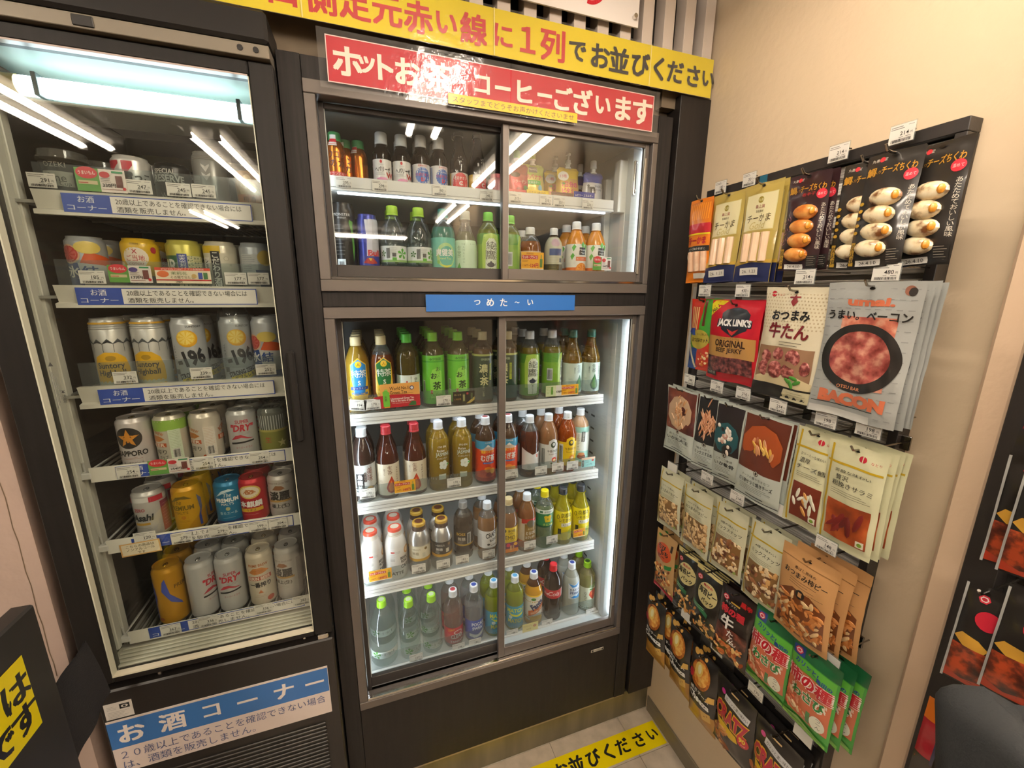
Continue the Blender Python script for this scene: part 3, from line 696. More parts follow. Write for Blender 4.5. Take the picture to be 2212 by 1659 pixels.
def item(kind, Rr, H, body, capc, prims, name, label, cat, x, y, z, rot=0, n=0, group=None, top=None, neck=None, pitch=.0705, lidc='#b9b6ae', seg=24, behind=None, dx=0):
    """one drink and n more of it in the same lane behind; every one a thing with its parts"""
    prof = profile(kind, Rr, H); bm_ = body if not isinstance(body, str) else mat(body, .3, 0)
    t = thing(name, label, cat, (x, y, z), (0, 0, math.radians(rot)))
    g = G(); ms = [bm_]*(len(prof)-1)
    if neck is not None:
        for i, (r, zz) in enumerate(prof[:-1]):
            if zz > H*.70: ms[i] = neck
    g.lathe(prof, bm_, seg, ms)
    if kind in ('pet', 'ribpet', 'slim', 'sq', 'fat'):
        g.lathe([(prof[-1][0]*1.0, H*.872), (prof[-1][0]*1.28, H*.876), (prof[-1][0]*1.28, H*.880), (prof[-1][0]*1.0, H*.883)], neck or bm_, seg, cap=False)
    g.obj('body', t)
    if kind in CAPT:
        r, a, b = CAPT[kind]
        if kind == 'oro':
            g = G().lathe([(r*Rr*1.05, H*.94), (r*Rr, H*.975), (r*Rr*.9, H)], mat(capc, .3, .6), 21)
            g.tube([(-r*Rr-.002, -.003, H*.965), (-r*Rr-.007, -.006, H*.94), (-r*Rr-.006, -.008, H*.88), (-r*Rr-.002, -.006, H*.87)], .0011, mat('#cfcfcf', .2, .9), 5)
            put(g.mesh('cap'), 'cap', t)
        else: put(ridged_cap(r*Rr, a*H, b*H, capc, top), 'cap', t)
    elif kind in ('can', 'bcan'): put(can_lid(prof, lidc), 'lid', t)
    if prims: printing_obj(prims, prof, Rr, t)
    if n:
        gr = group or ('drinks in the lane: '+label)[:60]; t['group'] = gr
        for k in range(1, n+1):
            copy_tree(t, (x+dx*k+random.uniform(-.001, .001), y+pitch*k, z), lane_label(behind or label, k), (0, 0, math.radians(rot+random.uniform(-25, 25))), gr)
    elif group: t['group'] = group
    return t
def lane_label(label, k):
    a, _, b = label.partition(','); pos = 'leftmost ' if 'left end' in b else 'second ' if 'second' in b and 'third shelf' in b or 'second from' in b else 'left ' if 'left' in b and 'one' in b or 'left of' in label else ('right ' if 'right' in b and 'one' in b or 'right of' in label else ('middle ' if 'middle' in b else ''))
    return ' '.join(a.split()[:10])+', '+('second', 'third', 'fourth', 'fifth')[k-1]+(' back in the %slane' % pos if pos else ' back in its lane')
def printing_obj(prims, prof, Rr, t):
    g = G(); printing(g, prims, wrap(prof, Rr), step=7); return g.obj('label', t)
def tea(c, f=.55, tint='#c8b890'): return clear(tint, f, c, .04, 1.42)
WATER = clear('#ecf2f0', .03, '#c8d2d0', .03, 1.5); NECK = clear('#dfe4e0', .10, '#d0d4d0', .04, 1.5)
OLIVE = tea('#5a4d1e', .6, '#a89848'); GOLD = tea('#a8862a', .55, '#d8b850'); BROWN = tea('#3c1a10', .75, '#804020'); MILK = mat('#b08a68', .25, coat=.5)
PALE = tea('#a8a264', .5, '#d8d4a0'); AMBER = tea('#a04c10', .6, '#d88030'); LEMON = tea('#b0a428', .6, '#dcd060'); ALUM = mat('#c9c6c0', .28, .8)
BRG = tea('#1a100a', .85, '#402010')
TEAG = 'green tea bottles'
ZA, ZB, ZC, ZD, ZU, ZV = 1.338, 1.062, .776, .455, 1.957-.002, 1.695
# ---- shelf A
def toku(c1, c2, nm):
    hexa = [(-20, 96), (-21, 140), (0, 156), (21, 140), (20, 96), (14, 60), (-14, 60)]
    return [full(14, 42, '#e0b420'), P([(-27, 60), (-23, 142), (0, 160), (23, 142), (27, 60), (20, 40), (-20, 40)], '#e0b420'), P(hexa, c1), E(0, 142, 9, 9, '#e8c028'), T('人', 0, 142, 9, '#6a4a10'), T('特', -10, 116, 20, W_, b=.01), T('茶', 10, 116, 20, W_, b=.01),
            T('S', 0, 90, 12, W_, b=.02), R(-24, 70, 24, 79, c2), T(nm, 0, 74.5, 6, W_), T('PREMIUM', 0, 59, 8, '#e8d060' if c1[1] == '1' else '#2a6ab0', w=44, b=.02), T('脂肪を代謝する', 6, 37, 6, '#3a2c0a', w=34), T('力を高め 体脂肪を', 6, 28, 6, '#3a2c0a', w=36), P([(-26, 34), (-21, 38), (-16, 34), (-16, 28), (-21, 24), (-26, 28)], '#4a3c10'), LN(3, -10, 24, 20, 4, '#4a3c10')]
item('sq', .0335, .217, GOLD, '#d9c79a', toku('#2f86c8', '#26408e', 'ジャスミン'), 'tea_bottle', 'golden jasmine tea bottle with blue and yellow label, leftmost on the top lower shelf', 'bottle', -1.026, .132, ZA, 6, 3, 'jasmine tea bottles with blue labels', neck=GOLD)
item('sq', .0335, .218, tea('#6b3a1c', .7, '#a06030'), '#d9c79a', toku('#1e6a34', '#e0b420', 'カテキン'), 'tea_bottle', 'brown tea bottle with green and yellow pentagon label beside the blue one', 'bottle', -.958, .132, ZA, 6, 3, 'tea bottles with green pentagon labels', neck=NECK)
item('pet', .0335, .222, OLIVE, '#55b83c', [full(48, 104, '#dfe6dc'), R(-34, 48, -20, 104, '#c8dcc8'), LN(12, -33, -22, 98, 4, '#5a7a5a'), E(8, 76, 8, 6, '#b6cf4a'), E(-6, 77, 6, 5, '#d8e0a0'), E(-2, 84, 2.4, 4, '#c02828'), V('伊右衛門', 24, 76, 40, '#2a3a2a'), V('茶葉のうまみ', 10, 90, 22, '#5a6a4a'), BAR(-8, 6, 52, 66, '#6a8a9a'), LN(6, 12, 30, 66, 3, '#5a7a5a')], 'tea_bottle',
     'olive tea bottle with green cap and plain white lower label', 'bottle', -.886, .132, ZA, -8, 3, 'olive tea bottles with white labels', neck=clear('#c8c8a0', .25, '#6a6238'))
OI = [full(12, 158, '#64b832'), full(138, 142, '#3f9a2a'), P([(-14, 30), (-16, 90), (-8, 116), (6, 122), (20, 110), (22, 60), (18, 30)], '#8ccf50'), T('✿伊藤園', 2, 148, 8, '#24502a', w=34), T('お', 9, 118, 13, '#16301a', b=.01), T('〜', 12, 106, 8, '#16301a', rot=90), T('い', 8, 96, 8, '#16301a'), T('お', -4, 98, 17, '#12261a', b=.02), T('茶', 5, 68, 22, '#12261a', b=.02),
      R(-14, 44, -8, 55, '#b8352a'), T('緑茶', -11, 49.5, 4, W_), T('Oi Ocha', 4, 40, 8, '#2f5a24', w=34), LN(2, -10, 18, 30, 4, '#2f5a24'), R(-40, 50, -31, 84, '#c8d8c0'), BAR(-39, -32, 52, 82)]
item('pet', .0335, .224, tea('#5a5426', .55, '#a8a058'), '#7fc82c', OI, 'tea_bottle', 'bright green sleeved tea bottle with lime cap, left one of the pair', 'bottle', -.811, .132, ZA, 0, 3, 'bright green tea bottles', neck=clear('#b8b890', .35, '#6a6238'))
item('pet', .0335, .224, tea('#5a5426', .55, '#a8a058'), '#7fc82c', OI, 'tea_bottle', 'bright green sleeved tea bottle with lime cap, right one of the pair', 'bottle', -.735, .132, ZA, 2, 3, 'bright green tea bottles', neck=clear('#b8b890', .35, '#6a6238'))
KOI = [full(12, 156, '#1c3a26'), full(150, 156, '#a8b060'), T('伊藤園', -2, 140, 7, '#b8c8a0', w=28), T('濃', -8, 112, 24, '#d8d49a', b=.02), T('い', -4, 92, 14, '#d8d49a', b=.02), T('茶', -6, 72, 24, '#d8d49a', b=.02), R(11, 74, 18, 126, '#a8b820'), V('体脂肪を減らす', 14.5, 100, 48, '#1c3a26'), V('おーいお茶', -8, 40, 34, '#c8c890')]
item('pet', .0335, .223, tea('#5a4020', .7, '#907040'), '#cdbf95', KOI, 'tea_bottle', 'dark green sleeved tea bottle with beige cap left of the door edge', 'bottle', -.657, .132, ZA, 4, 2, 'dark green tea bottles with beige caps', neck=clear('#b0a890', .35, '#5a4830'))
item('pet', .0335, .222, tea('#5a4020', .7, '#907040'), '#cdbf95', KOI, 'tea_bottle', 'dark green sleeved tea bottle with beige cap right of the door edge', 'bottle', -.575, .132, ZA, -25, 1, 'dark green tea bottles with beige caps', neck=clear('#b0a890', .35, '#5a4830'))
AYA = [full(14, 150, '#6f9e2c'), full(120, 150, '#4f8a28'), P([(-26, 40), (-28, 120), (-22, 146), (0, 150), (22, 146), (28, 120), (26, 40)], '#a8c850'), P([(-15, 20), (-17, 60), (-15, 124), (-6, 136), (8, 136), (17, 124), (18, 60), (16, 20)], '#dde6d0'), T('綾', -2, 116, 22, K_), T('鷹', -2, 90, 24, K_), V('あやたか', 13, 100, 46, '#2a2a26'), V('急須仕立て', -14, 88, 30, '#4a4a40'),
       E(-1, 62, 11, 7, '#343a48'), P([(-12, 64), (-16, 70), (-11, 60)], '#343a48'), P([(10, 62), (15, 70), (11, 58)], '#343a48'), E(-1, 70, 3, 2, '#343a48'), V('豊かなうまみ', -1, 34, 32, '#3a3a34'), R(-64, 60, -46, 100, '#c8d0d0'), BAR(-62, -48, 64, 96)]
item('pet', .0335, .221, tea('#8a7a20', .5, '#c8b848'), '#dcdcdc', AYA, 'tea_bottle', 'green tea bottle with white cap and large brushed characters on a pale panel', 'bottle', -.499, .132, ZA, 0, 2, 'green tea bottles with white caps', top='#8c3232', neck=NECK)
item('pet', .0335, .222, tea('#8a7a20', .5, '#c8b848'), '#dcdcdc', AYA, 'tea_bottle', 'green tea bottle with white cap, turned so its barcode shows', 'bottle', -.420, .132, ZA, 62, 1, 'green tea bottles with white caps', top='#8c3232', neck=NECK)
def nama(bgc, drop, dc2, txt, tc): return [full(12, 112, bgc), T('生', 2, 100, 13, tc), T('茶', 2, 85, 13, tc), P([(6-0, 74), (-6, 50), (-10, 36), (-6, 24), (3, 18), (13, 21), (19, 30), (17, 44)], drop), P([(4, 60), (-5, 38), (0, 24), (10, 26), (12, 40)], dc2), V(txt, -14, 88, 22, tc, w=5), V('NAMACHA', 24, 74, 50, tc), LN(4, -34, -20, 60, 4, tc)]
item('slim', .0335, .221, tea('#8a6a20', .5, '#c8a850'), '#2e6a58', nama('#c5d6ca', '#1e5a34', '#5a9a30', '香り', '#2f3c34'), 'tea_bottle', 'slim tea bottle with teal cap and pale green label, left of two', 'bottle', -.343, .132, ZA, 14, 1, 'slim teal cap tea bottles', neck=tea('#8a6a20', .4, '#c8a850'))
item('slim', .0335, .221, tea('#8a6a20', .5, '#c8a850'), '#2e6a58', nama('#c5d6ca', '#1e5a34', '#5a9a30', '香り', '#2f3c34'), 'tea_bottle', 'slim tea bottle with teal cap and pale green label, right end of the shelf', 'bottle', -.274, .132, ZA, -8, 0, 'slim teal cap tea bottles', neck=tea('#8a6a20', .4, '#c8a850'))
# ---- shelf B
item('ribpet', .0345, .225, mat('#2a1812', .15, coat=.4), '#d6d8d8', [full(20, 118, '#c9cccb'), R(-25, 34, -2, 92, '#1d1b1a'), T('烏', -13.5, 82, 14, W_, b=.02), T('龍', -13.5, 64, 14, W_, b=.02), T('茶', -13.5, 46, 14, W_, b=.02), R(-2, 66, 5, 96, '#3a2a2a'), V('サントリー', 1.5, 81, 26, '#d8d0c0'), V('美味', 15, 88, 44, '#8a5a50', w=17), E(14, 38, 13, 12, '#b06820'), E(14, 44, 8, 6, '#e0b060'), E(14, 32, 9, 4, '#6a2a10'), T('600ml', -2, 14+12, 7, '#4a4a4a'), LN(2, -24, -4, 26, 4, '#6a6a6a')],
     'tea_bottle', 'dark oolong tea bottle with silver label, left end of the second shelf', 'bottle', -1.030, .132, ZB, 4, 1, 'oolong tea bottles')
HOJ = nama('#d9cdb4', '#b83818', '#e08030', 'ほうじ', '#5a1c18')
for i, (x, lab) in enumerate(((-.960, 'red capped roasted tea bottle with cream label, left one of the pair'), (-.877, 'red capped roasted tea bottle with cream label, right one of the pair'))):
    item('slim', .0335, .225, tea('#4a1e12', .75, '#6a3020'), '#b02c34', HOJ, 'tea_bottle', lab, 'bottle', x, .132, ZB, (4, -12)[i], 1, 'red capped roasted tea bottles', neck=tea('#4a1e12', .6, '#8a5a40'))
JAS = [T('ITO EN', 0, 148, 6, W_), T('Relax', -4, 136, 8, W_), T('JASMINE', 2, 122, 12, '#cfe0d8', w=44), T('ジャスミンティー', 0, 110, 6, W_, w=34), [E(4+9*math.cos(i*1.26), 88+9*math.sin(i*1.26), 6.5, 7, '#d8dcd2') for i in range(5)], E(4, 88, 4, 4, '#c8ccb8'), E(18, 88, 5, 3, '#4a9a38'), [R(-40+k*9, 40, -39+k*9, 46, '#d0d4c0') for k in range(3)], R(-12, 40, 10, 58, '#c0c4b0')]
for i, (x, lab) in enumerate(((-.803, 'golden jasmine tea bottle with white flower print, left one of the pair'), (-.728, 'golden jasmine tea bottle with white flower print, right one of the pair'))):
    item('pet', .0335, .225, tea('#a88a24', .5, '#d8c050'), '#dcdde0', JAS, 'tea_bottle', lab, 'bottle', x, .132, ZB, (10, -4)[i], 1, 'golden jasmine tea bottles with flower print', neck=tea('#a88a24', .4, '#d8c050'))
MUG = [full(14, 150, '#d8441c'), full(122, 150, '#2a8ab0'), P([(-30, 118), (-12, 126), (0, 138), (12, 128), (30, 118)], '#c8b0a0'), P([(-6, 131), (0, 138), (7, 132), (3, 128), (0, 131), (-3, 128)], '#f0f0f0'), T('◇伊藤園', 2, 144, 5, W_), T('健康ミネラル', 0, 114, 10, '#f0c020', w=44, b=.02), T('むぎ茶', 0, 92, 20, W_, w=46, b=.03), R(-16, 72, 20, 78, '#3a50a0'), T('カフェインゼロ', 2, 75, 4, W_), [E(a, b, c, d, e) for a, b, c, d, e in ((0, 52, 12, 10, '#e88a20'), (-16, 44, 10, 9, '#c83818'), (16, 46, 9, 10, '#f0b040'), (4, 34, 12, 8, '#b82c14'))], full(12, 24, '#b02812')]
for i, (x, lab) in enumerate(((-.650, 'barley tea bottle with blue and red mountain sleeve left of the door edge'), (-.572, 'barley tea bottle with blue and red mountain sleeve right of the door edge'))):
    item('pet', .0335, .224, tea('#4a2c18', .6, '#905830'), '#e0e0e0', MUG, 'tea_bottle', lab, 'bottle', x, .132, ZB, (0, -10)[i], 1, 'barley tea bottles with mountain sleeves', top='#9c3838', neck=clear('#c0b8b0', .25, '#6a4a38'))
item('pet', .0335, .214, tea('#6a3a28', .6, '#a87860'), '#dcdcdc', [P([(-40, 30), (-40, 108), (0, 84), (34, 92), (34, 30)], '#dedad6'), R(14, 72, 20, 84, '#c04a20'), LN(10, 10, 30, 66, 4, '#8a8a8a'), E(-12, 40, 7, 7, '#c8c4c0'), LN(2, -24, -6, 52, 5, '#a0a0a0')], 'tea_bottle', 'brownish tea bottle with slanting white label, third shelf position right of centre', 'bottle', -.494, .132, ZB, 0, 1, 'brownish tea bottles with slanting labels', neck=NECK)
def gogo(c, liq, lab, x, rot, gr):
    item('sq', .0335, .213, liq, '#dcdcdc', [full(26, 112, c), P([(-20, 96), (-16, 124), (0, 132), (16, 124), (20, 96)], c), E(0, 110, 10, 11, '#3a3a24'), E(1, 112, 5, 6, c), T('午後の紅茶', 0, 88, 9, '#3a2c10', w=42, b=.01), T('Straight Tea', 0, 76, 5, '#5a4a20'), E(4, 56, 10, 9, '#e0903a' if c[1] != 'd' else '#c83a28'), E(4, 54, 6, 5, '#f0d8a0'), E(-6, 44, 4, 3, '#2f5a24'), LN(2, -12, 14, 36, 4, '#6a5a3a'), R(-44, 34, -28, 104, '#d8d8d0'), BAR(-42, -30, 40, 98)], 'tea_bottle', lab, 'bottle', x, .132, ZB, rot, 1, gr, neck=liq)
gogo('#d8d6d0', tea('#a87850', .6, '#c8a080'), 'milk tea bottle with white portrait label and white cap', -.424, 10, 'portrait label milk tea bottles')
gogo('#e8c010', tea('#a84c10', .55, '#d88030'), 'lemon tea bottle with yellow portrait label and white cap', -.352, 2, 'portrait label lemon tea bottles')
item('pet', .0335, .212, MILK, '#dcdcdc', [full(20, 150, '#8fc0b4'), full(60, 130, '#d8dcd4'), R(2, 96, 16, 134, '#3a3c38'), V('砂糖不使用', 9, 115, 34, W_), V('ミルクティー', -8, 96, 56, '#5a5048'), E(4, 40, 16, 10, '#7a3a20'), E(4, 50, 12, 6, '#c88860')], 'tea_bottle', 'beige milk tea bottle with mint green label at the right end, set back', 'bottle', -.286, .160, ZB, -20, 0)
# ---- shelf C
WH = mat('#d6d2cc', .3, .1)
CAFE = [full(4, 112, '#dcd8d2'), R(-16, 96, -4, 101, '#c83428'), LN(3, -2, 14, 100, 3, '#8a8a88'), LN(6, -18, -2, 90, 4, '#8a8a88'), R(-18, 66, -4, 76, '#c0bcb6'), LN(8, -18, 2, 60, 5, '#9a9a98'), T('BEANS', 26, 74, 9, K_, w=26, b=.03), T('ROAST', 28, 62, 9, K_, w=26, b=.03), T('CAFE', 28, 44, 12, K_, w=28, b=.03), E(38, 98, 12, 14, '#c8905a'), E(38, 98, 8, 9, '#e8d0a8'), T('LATTE', 0, 24, 11, K_, b=.02)]
for i, (x, lab) in enumerate(((-1.026, 'white aluminium coffee bottle with red-orange cap, left end of third shelf'), (-.952, 'white aluminium coffee bottle with red-orange cap, second from the left'))):
    item('alu', .034, .172, WH, ('#d0452c', '#d8cfc0'), CAFE, 'coffee_bottle', lab, 'bottle', x, .132, ZC, (14, -2)[i], 2, 'white aluminium coffee bottles', top='#d8ccb8', pitch=.071)
    # cream band under the orange cap
BOS = lambda c, tc, band: [full(4, 64, '#6a665e'), full(60, 104, c), full(50, 60, '#b88a20'), T('一息ゆるり', -12, 92, 7, tc, w=30), T('無糖', -14, 78, 10, tc), R(8, 66, 18, 80, '#c0b8a0'), E(20, 94, 5, 5, '#6a5020'), LN(3, -28, -10, 70, 3, tc), LN(8, -26, 24, 44, 5, '#b8b4aa'), BAR(24, 38, 14, 44, '#2a2a2a')]
item('alu', .034, .176, ALUM, ('#b8902c', '#3a2418'), BOS('#d2c8ac', '#6a5a3a', 0), 'coffee_bottle', 'silver aluminium coffee bottle with cream band and brown-gold cap', 'bottle', -.876, .132, ZC, -6, 1, 'silver coffee bottles with cream band', top='#5a2a18', pitch=.072)
item('alu', .034, .174, ALUM, ('#b8902c', '#3a2418'), BOS('#23211f', '#d8d4c8', 0), 'coffee_bottle', 'silver aluminium coffee bottle with black band and brown-gold cap', 'bottle', -.803, .132, ZC, 0, 1, 'silver coffee bottles with black band', top='#5a2a18', pitch=.072)
item('pet', .0335, .205, clear('#8a8074', .35, '#4a3c30', .04, 1.5), '#8d8780', [full(56, 108, '#2a2420'), full(52, 58, '#a8862a'), R(6, 58, 20, 100, '#c8c8c4'), BAR(8, 18, 60, 96), T('BOSS', -16, 96, 10, '#c8a030', b=.02), T('無糖', -14, 78, 12, '#d0c8b8'), LN(4, -28, -6, 68, 3, '#b8b0a0')], 'coffee_bottle', 'nearly empty-looking clear coffee bottle with black label and grey cap', 'bottle', -.722, .165, ZC, 0, 0, neck=clear('#c8c4bc', .15, '#8a8074'))
item('pet', .0335, .206, tea('#8a6038', .75, '#b08860'), '#dcdcdc', [full(48, 112, '#dcd8d2'), T('CRAFT', 4, 98, 17, K_, w=44, rot=14, b=.03, sh=.15), T('BOSS', 10, 78, 9, K_, rot=14, b=.02), E(-8, 62, 5, 4, K_), T('Latte', 12, 60, 9, '#4a3020'), LN(3, -36, -22, 90, 5, '#6a6a68'), R(-46, 52, -32, 100, '#c8c4c0')], 'coffee_bottle', 'milky coffee bottle with white label and curved black lettering', 'bottle', -.645, .132, ZC, 6, 1, 'milky coffee bottles with white labels', neck=NECK)
item('ribpet', .034, .208, tea('#8a6040', .7, '#b08860'), '#d0b888', [full(52, 110, '#d8b820'), E(-18, 98, 8, 8, '#3a3010'), T('BOSS', 10, 98, 9, K_, w=26, b=.02), T('CAFE', 4, 88, 5, K_), T('LEMO', 0, 72, 16, K_, w=44, b=.0), LN(2, -14, 18, 60, 4, '#4a4010')], 'coffee_bottle', 'lemon yellow labelled bottle with tan cap right of the door edge', 'bottle', -.568, .132, ZC, -12, 1, 'yellow labelled bottles with tan caps', neck=NECK)
item('sq', .0335, .214, tea('#8a5a38', .8, '#a87850'), '#dcdcdc', [full(18, 128, '#c8bca8'), full(18, 46, '#c87040'), P([(-34, 112), (-34, 130), (34, 130), (34, 122)], '#b83428'), R(-22, 46, 22, 112, '#8a6a2c'), E(0, 112, 15, 14, '#6a6048'), T('BOSS', 0, 92, 7, '#e0d0a0'), T('とろける', 2, 76, 13, W_, w=38, b=.02), T('カフェオレ', 0, 60, 10, W_, w=38, b=.02), E(4, 32, 20, 10, '#e0d0b8'), E(4, 32, 12, 6, '#a06838'), P([(-2, 26), (-6, 40), (2, 36), (8, 42), (8, 26)], '#3a2418')], 'coffee_bottle', 'caramel coffee milk bottle with brown and red label and white cap', 'bottle', -.499, .132, ZC, 6, 1, 'caramel coffee milk bottles', neck=tea('#8a6038', .7, '#b08860'))
item('pet', .0335, .216, clear('#c8d4b8', .35, '#a8b890', .04, 1.45), '#e0cc18', [full(92, 138, '#2f7a4a'), full(138, 152, '#dfe4d8'), T('疲労感軽減', 4, 145, 7, '#2f5a3a', w=34), R(-30, 141, -18, 149, '#3a6a4a'), P([(-14, 128), (-8, 132), (0, 129), (8, 132), (14, 128), (9, 106), (-9, 106)], '#e0c020'), T('＋', 0, 118, 9, '#2f7a4a', b=.04), T('クエン酸', 2, 97, 9, '#d8dc60', w=38, b=.02), full(86, 92, '#1f5a38')], 'juice_bottle', 'pale citric drink bottle with green label and yellow cap', 'bottle', -.431, .132, ZC, 0, 1, 'citric drink bottles', neck=NECK)
KYO = [full(20, 132, '#dcc818'), T('京都の', 2, 118, 15, K_, w=46, b=.01), T('レモネード', 2, 99, 14, K_, w=54, b=.01), R(-18, 74, 28, 88, '#e0dcc8'), T('KYOTO', 5, 82, 7, '#4a4a3a', w=34), T('LEMONADE', 5, 76.5, 3, '#4a4a3a', w=26), R(-30, 44, -18, 66, '#3a3a20'), E(18, 52, 12, 8, '#a8b030'), LN(3, -14, 12, 60, 4, '#5a5410'), E(-30, 112, 5, 9, '#3a3a20'), E(-30, 112, 3, 7, '#dcc818')]
for i, (x, lab) in enumerate(((-.358, 'yellow lemonade bottle with black cap, left one of the pair'), (-.284, 'yellow lemonade bottle with black cap, right end of third shelf'))):
    item('slim', .0345, .214, LEMON, '#33353a', KYO, 'juice_bottle', lab, 'bottle', x, .132, ZC, (0, -6)[i], 1, 'yellow lemonade bottles', neck=LEMON)
# ---- shelf D
IRO = [R(-44, 20, 44, 46, '#d5dcd6'), R(-44, 22, 44, 26, '#8aa868'), [P([(-26, 34), (-26+12*math.cos(a-.35), 34+12*math.sin(a-.35)), (-26+15*math.cos(a), 34+15*math.sin(a)), (-26+12*math.cos(a+.35), 34+12*math.sin(a+.35))], '#4f9a34') for a in (.3, 1.5, 2.7, 3.9, 5.2)], T('い・ろ・は・す', 8, 36, 9, '#2a2c2a', w=50, b=.01), LN(1, -8, 30, 28, 3, '#6a7a6a')]
item('fat', .045, .228, WATER, '#93c81e', [(R(p[1], p[2]+14, p[3], p[4]+14, p[5]) if p[0] == 'R' else p) for p in flat([R(-60, 20, 60, 46, '#d5dcd6')])]+[('P', [(a, b+14) for a, b in p[1]], p[2]) if p[0] == 'P' else (('T', p[1], p[2], p[3]+14)+p[4:] if p[0] == 'T' else (R(p[1], p[2]+14, p[3], p[4]+14, p[5]))) for p in flat(IRO)], 'water_bottle', 'large clear water bottle with lime cap, left end of the bottom shelf', 'bottle', -1.008, .142, ZD, 0, 1, 'large clear water bottles', top='#c0cca8', pitch=.092)
for i, (x, lab, rt) in enumerate(((-.922, 'clear water bottle with lime cap, middle of the three on the bottom shelf', 30), (-.846, 'clear water bottle with lime cap, right one of the three on the bottom shelf', 4))):
    item('ribpet', .0345, .214, WATER, '#93c81e', IRO, 'water_bottle', lab, 'bottle', x, .132, ZD, rt, 2, 'clear water bottles with lime caps', top='#c0cca8', neck=WATER)
item('pet', .0335, .214, clear('#d8c8c4', .18, '#b89890', .03, 1.5), '#d8dadc', [full(18, 82, '#b02434'), T('CLEAR', 6, 46, 15, '#e0d8d4', w=44, b=.03), E(10, 62, 16, 9, '#d8c8c4'), E(10, 62, 12, 6, '#a01c2c'), T('ZERO', -14, 74, 7, '#e0c030', rot=12), T('TANSAN', 6, 26, 9, '#e0d8d4', b=.02), LN(2, -30, -14, 56, 5, '#d0a8a8')], 'water_bottle', 'clear sparkling drink bottle with red label, white cap with red mark', 'bottle', -.771, .132, ZD, 0, 1, 'sparkling bottles with red labels', top='#b03440', neck=WATER)
item('pet', .0335, .214, clear('#d0d4d6', .30, '#a8acb0', .03, 1.5), '#e0e0e0', [full(14, 90, '#2c4aa4'), T('POCARI', 4, 74, 13, '#dfe4ea', w=50, b=.03), T('SWEAT', 4, 57, 13, '#dfe4ea', w=46, b=.03), P([(-30, 38), (-10, 30), (10, 33), (30, 46), (30, 36), (12, 22), (-12, 20), (-30, 26)], '#dfe4ea')], 'water_bottle', 'sports drink bottle with deep blue label and blue marked cap', 'bottle', -.696, .132, ZD, 8, 1, 'sports drink bottles with blue labels', top='#2c4aa4', neck=WATER)
MAT_ = [full(14, 106, '#3a9ab8'), T('MATCH', -6, 88, 16, '#d8d840', w=64, b=.03), P([(-34, 78), (-20, 70), (0, 67), (20, 70), (34, 78), (20, 66), (0, 62), (-20, 66)], '#d8d840'), T('MATCH', -4, 44, 16, '#d8d840', w=60, b=.03), R(30, 30, 42, 90, '#b8c8c4'), E(-24, 60, 7, 7, '#c8dcdc')]
for i, (x, lab) in enumerate(((-.622, 'lime yellow soda bottle with light blue label left of the door edge'), (-.541, 'lime yellow soda bottle with light blue label right of the door edge'))):
    item('pet', .0335, .213, clear('#c0c840', .55, '#98a428', .04, 1.45), '#e0e2e4', MAT_, 'soda_bottle', lab, 'bottle', x, .132, ZD, (24, -4)[i], 1, 'lime yellow soda bottles', top='#58a0d0', neck=clear('#c0c840', .3, '#98a428'))
item('ribpet', .034, .211, mat('#c08a18', .2, coat=.4), '#e0e0e0', [full(24, 128, '#dcd8cc'), full(126, 131, '#e8b820'), P([(-34, 40), (-34, 64), (34, 96), (34, 76)], '#c86428'), T('Fanta', 0, 92, 24, '#23305c', w=52, rot=34, b=.05), T('GOLDEN APPLE', 0, 66, 7, '#f0e0c0', w=52, rot=25, b=.01), E(-14, 116, 9, 7, '#4a8a30'), E(-2, 32, 26, 14, '#d8a830')], 'soda_bottle', 'golden soda bottle with white label and slanted dark blue lettering', 'bottle', -.466, .132, ZD, 4, 1, 'golden soda bottles with slanted lettering', top='#2c4aa4', neck=clear('#c8a880', .3, '#5a3418'))
item('pet', .0335, .226, clear('#5a3028', .75, '#23120e', .03, 1.5), '#c82028', [full(98, 134, '#b82028'), T('Cola', -4, 118, 18, '#e8e0dc', w=44, sh=.3), R(28, 98, 46, 134, '#d8ccc8'), T('coke', -44, 116, 14, '#e8e0dc', sh=.3)], 'soda_bottle', 'dark cola bottle with red cap and red band label', 'bottle', -.387, .132, ZD, -6, 1, 'dark cola bottles', top='#d83840', neck=clear('#b08078', .35, '#2a1410'))
item('sq', .033, .214, clear('#d8dcd4', .65, '#c8ccc0', .05, 1.4), '#dfe2e4', [P([(-22, 76), (-24, 142), (0, 136), (24, 146), (26, 84), (10, 76)], '#dde4ea'), P([(-24, 142), (-8, 132), (8, 133), (26, 146), (10, 128), (-8, 126)], '#3a86c8'), T('カルピス', 2, 116, 10, '#1c2c5c', w=40, b=.03), T('Water', 2, 102, 13, '#1c3c7c', w=40, sh=.2, b=.02), P([(-16, 80), (0, 90), (16, 84), (26, 96), (24, 76)], '#2f86c8'), [E(a, b, 1.2, 1.2, '#3a86c8') for a, b in ((-18, 122), (-14, 110), (-19, 98), (-15, 88))]], 'soda_bottle', 'milky white drink bottle with blue and white label and white cap', 'bottle', -.308, .132, ZD, -4, 1, 'milky white drink bottles', top='#2c4aa4', neck=clear('#dfe2da', .4, '#c8ccc0'))
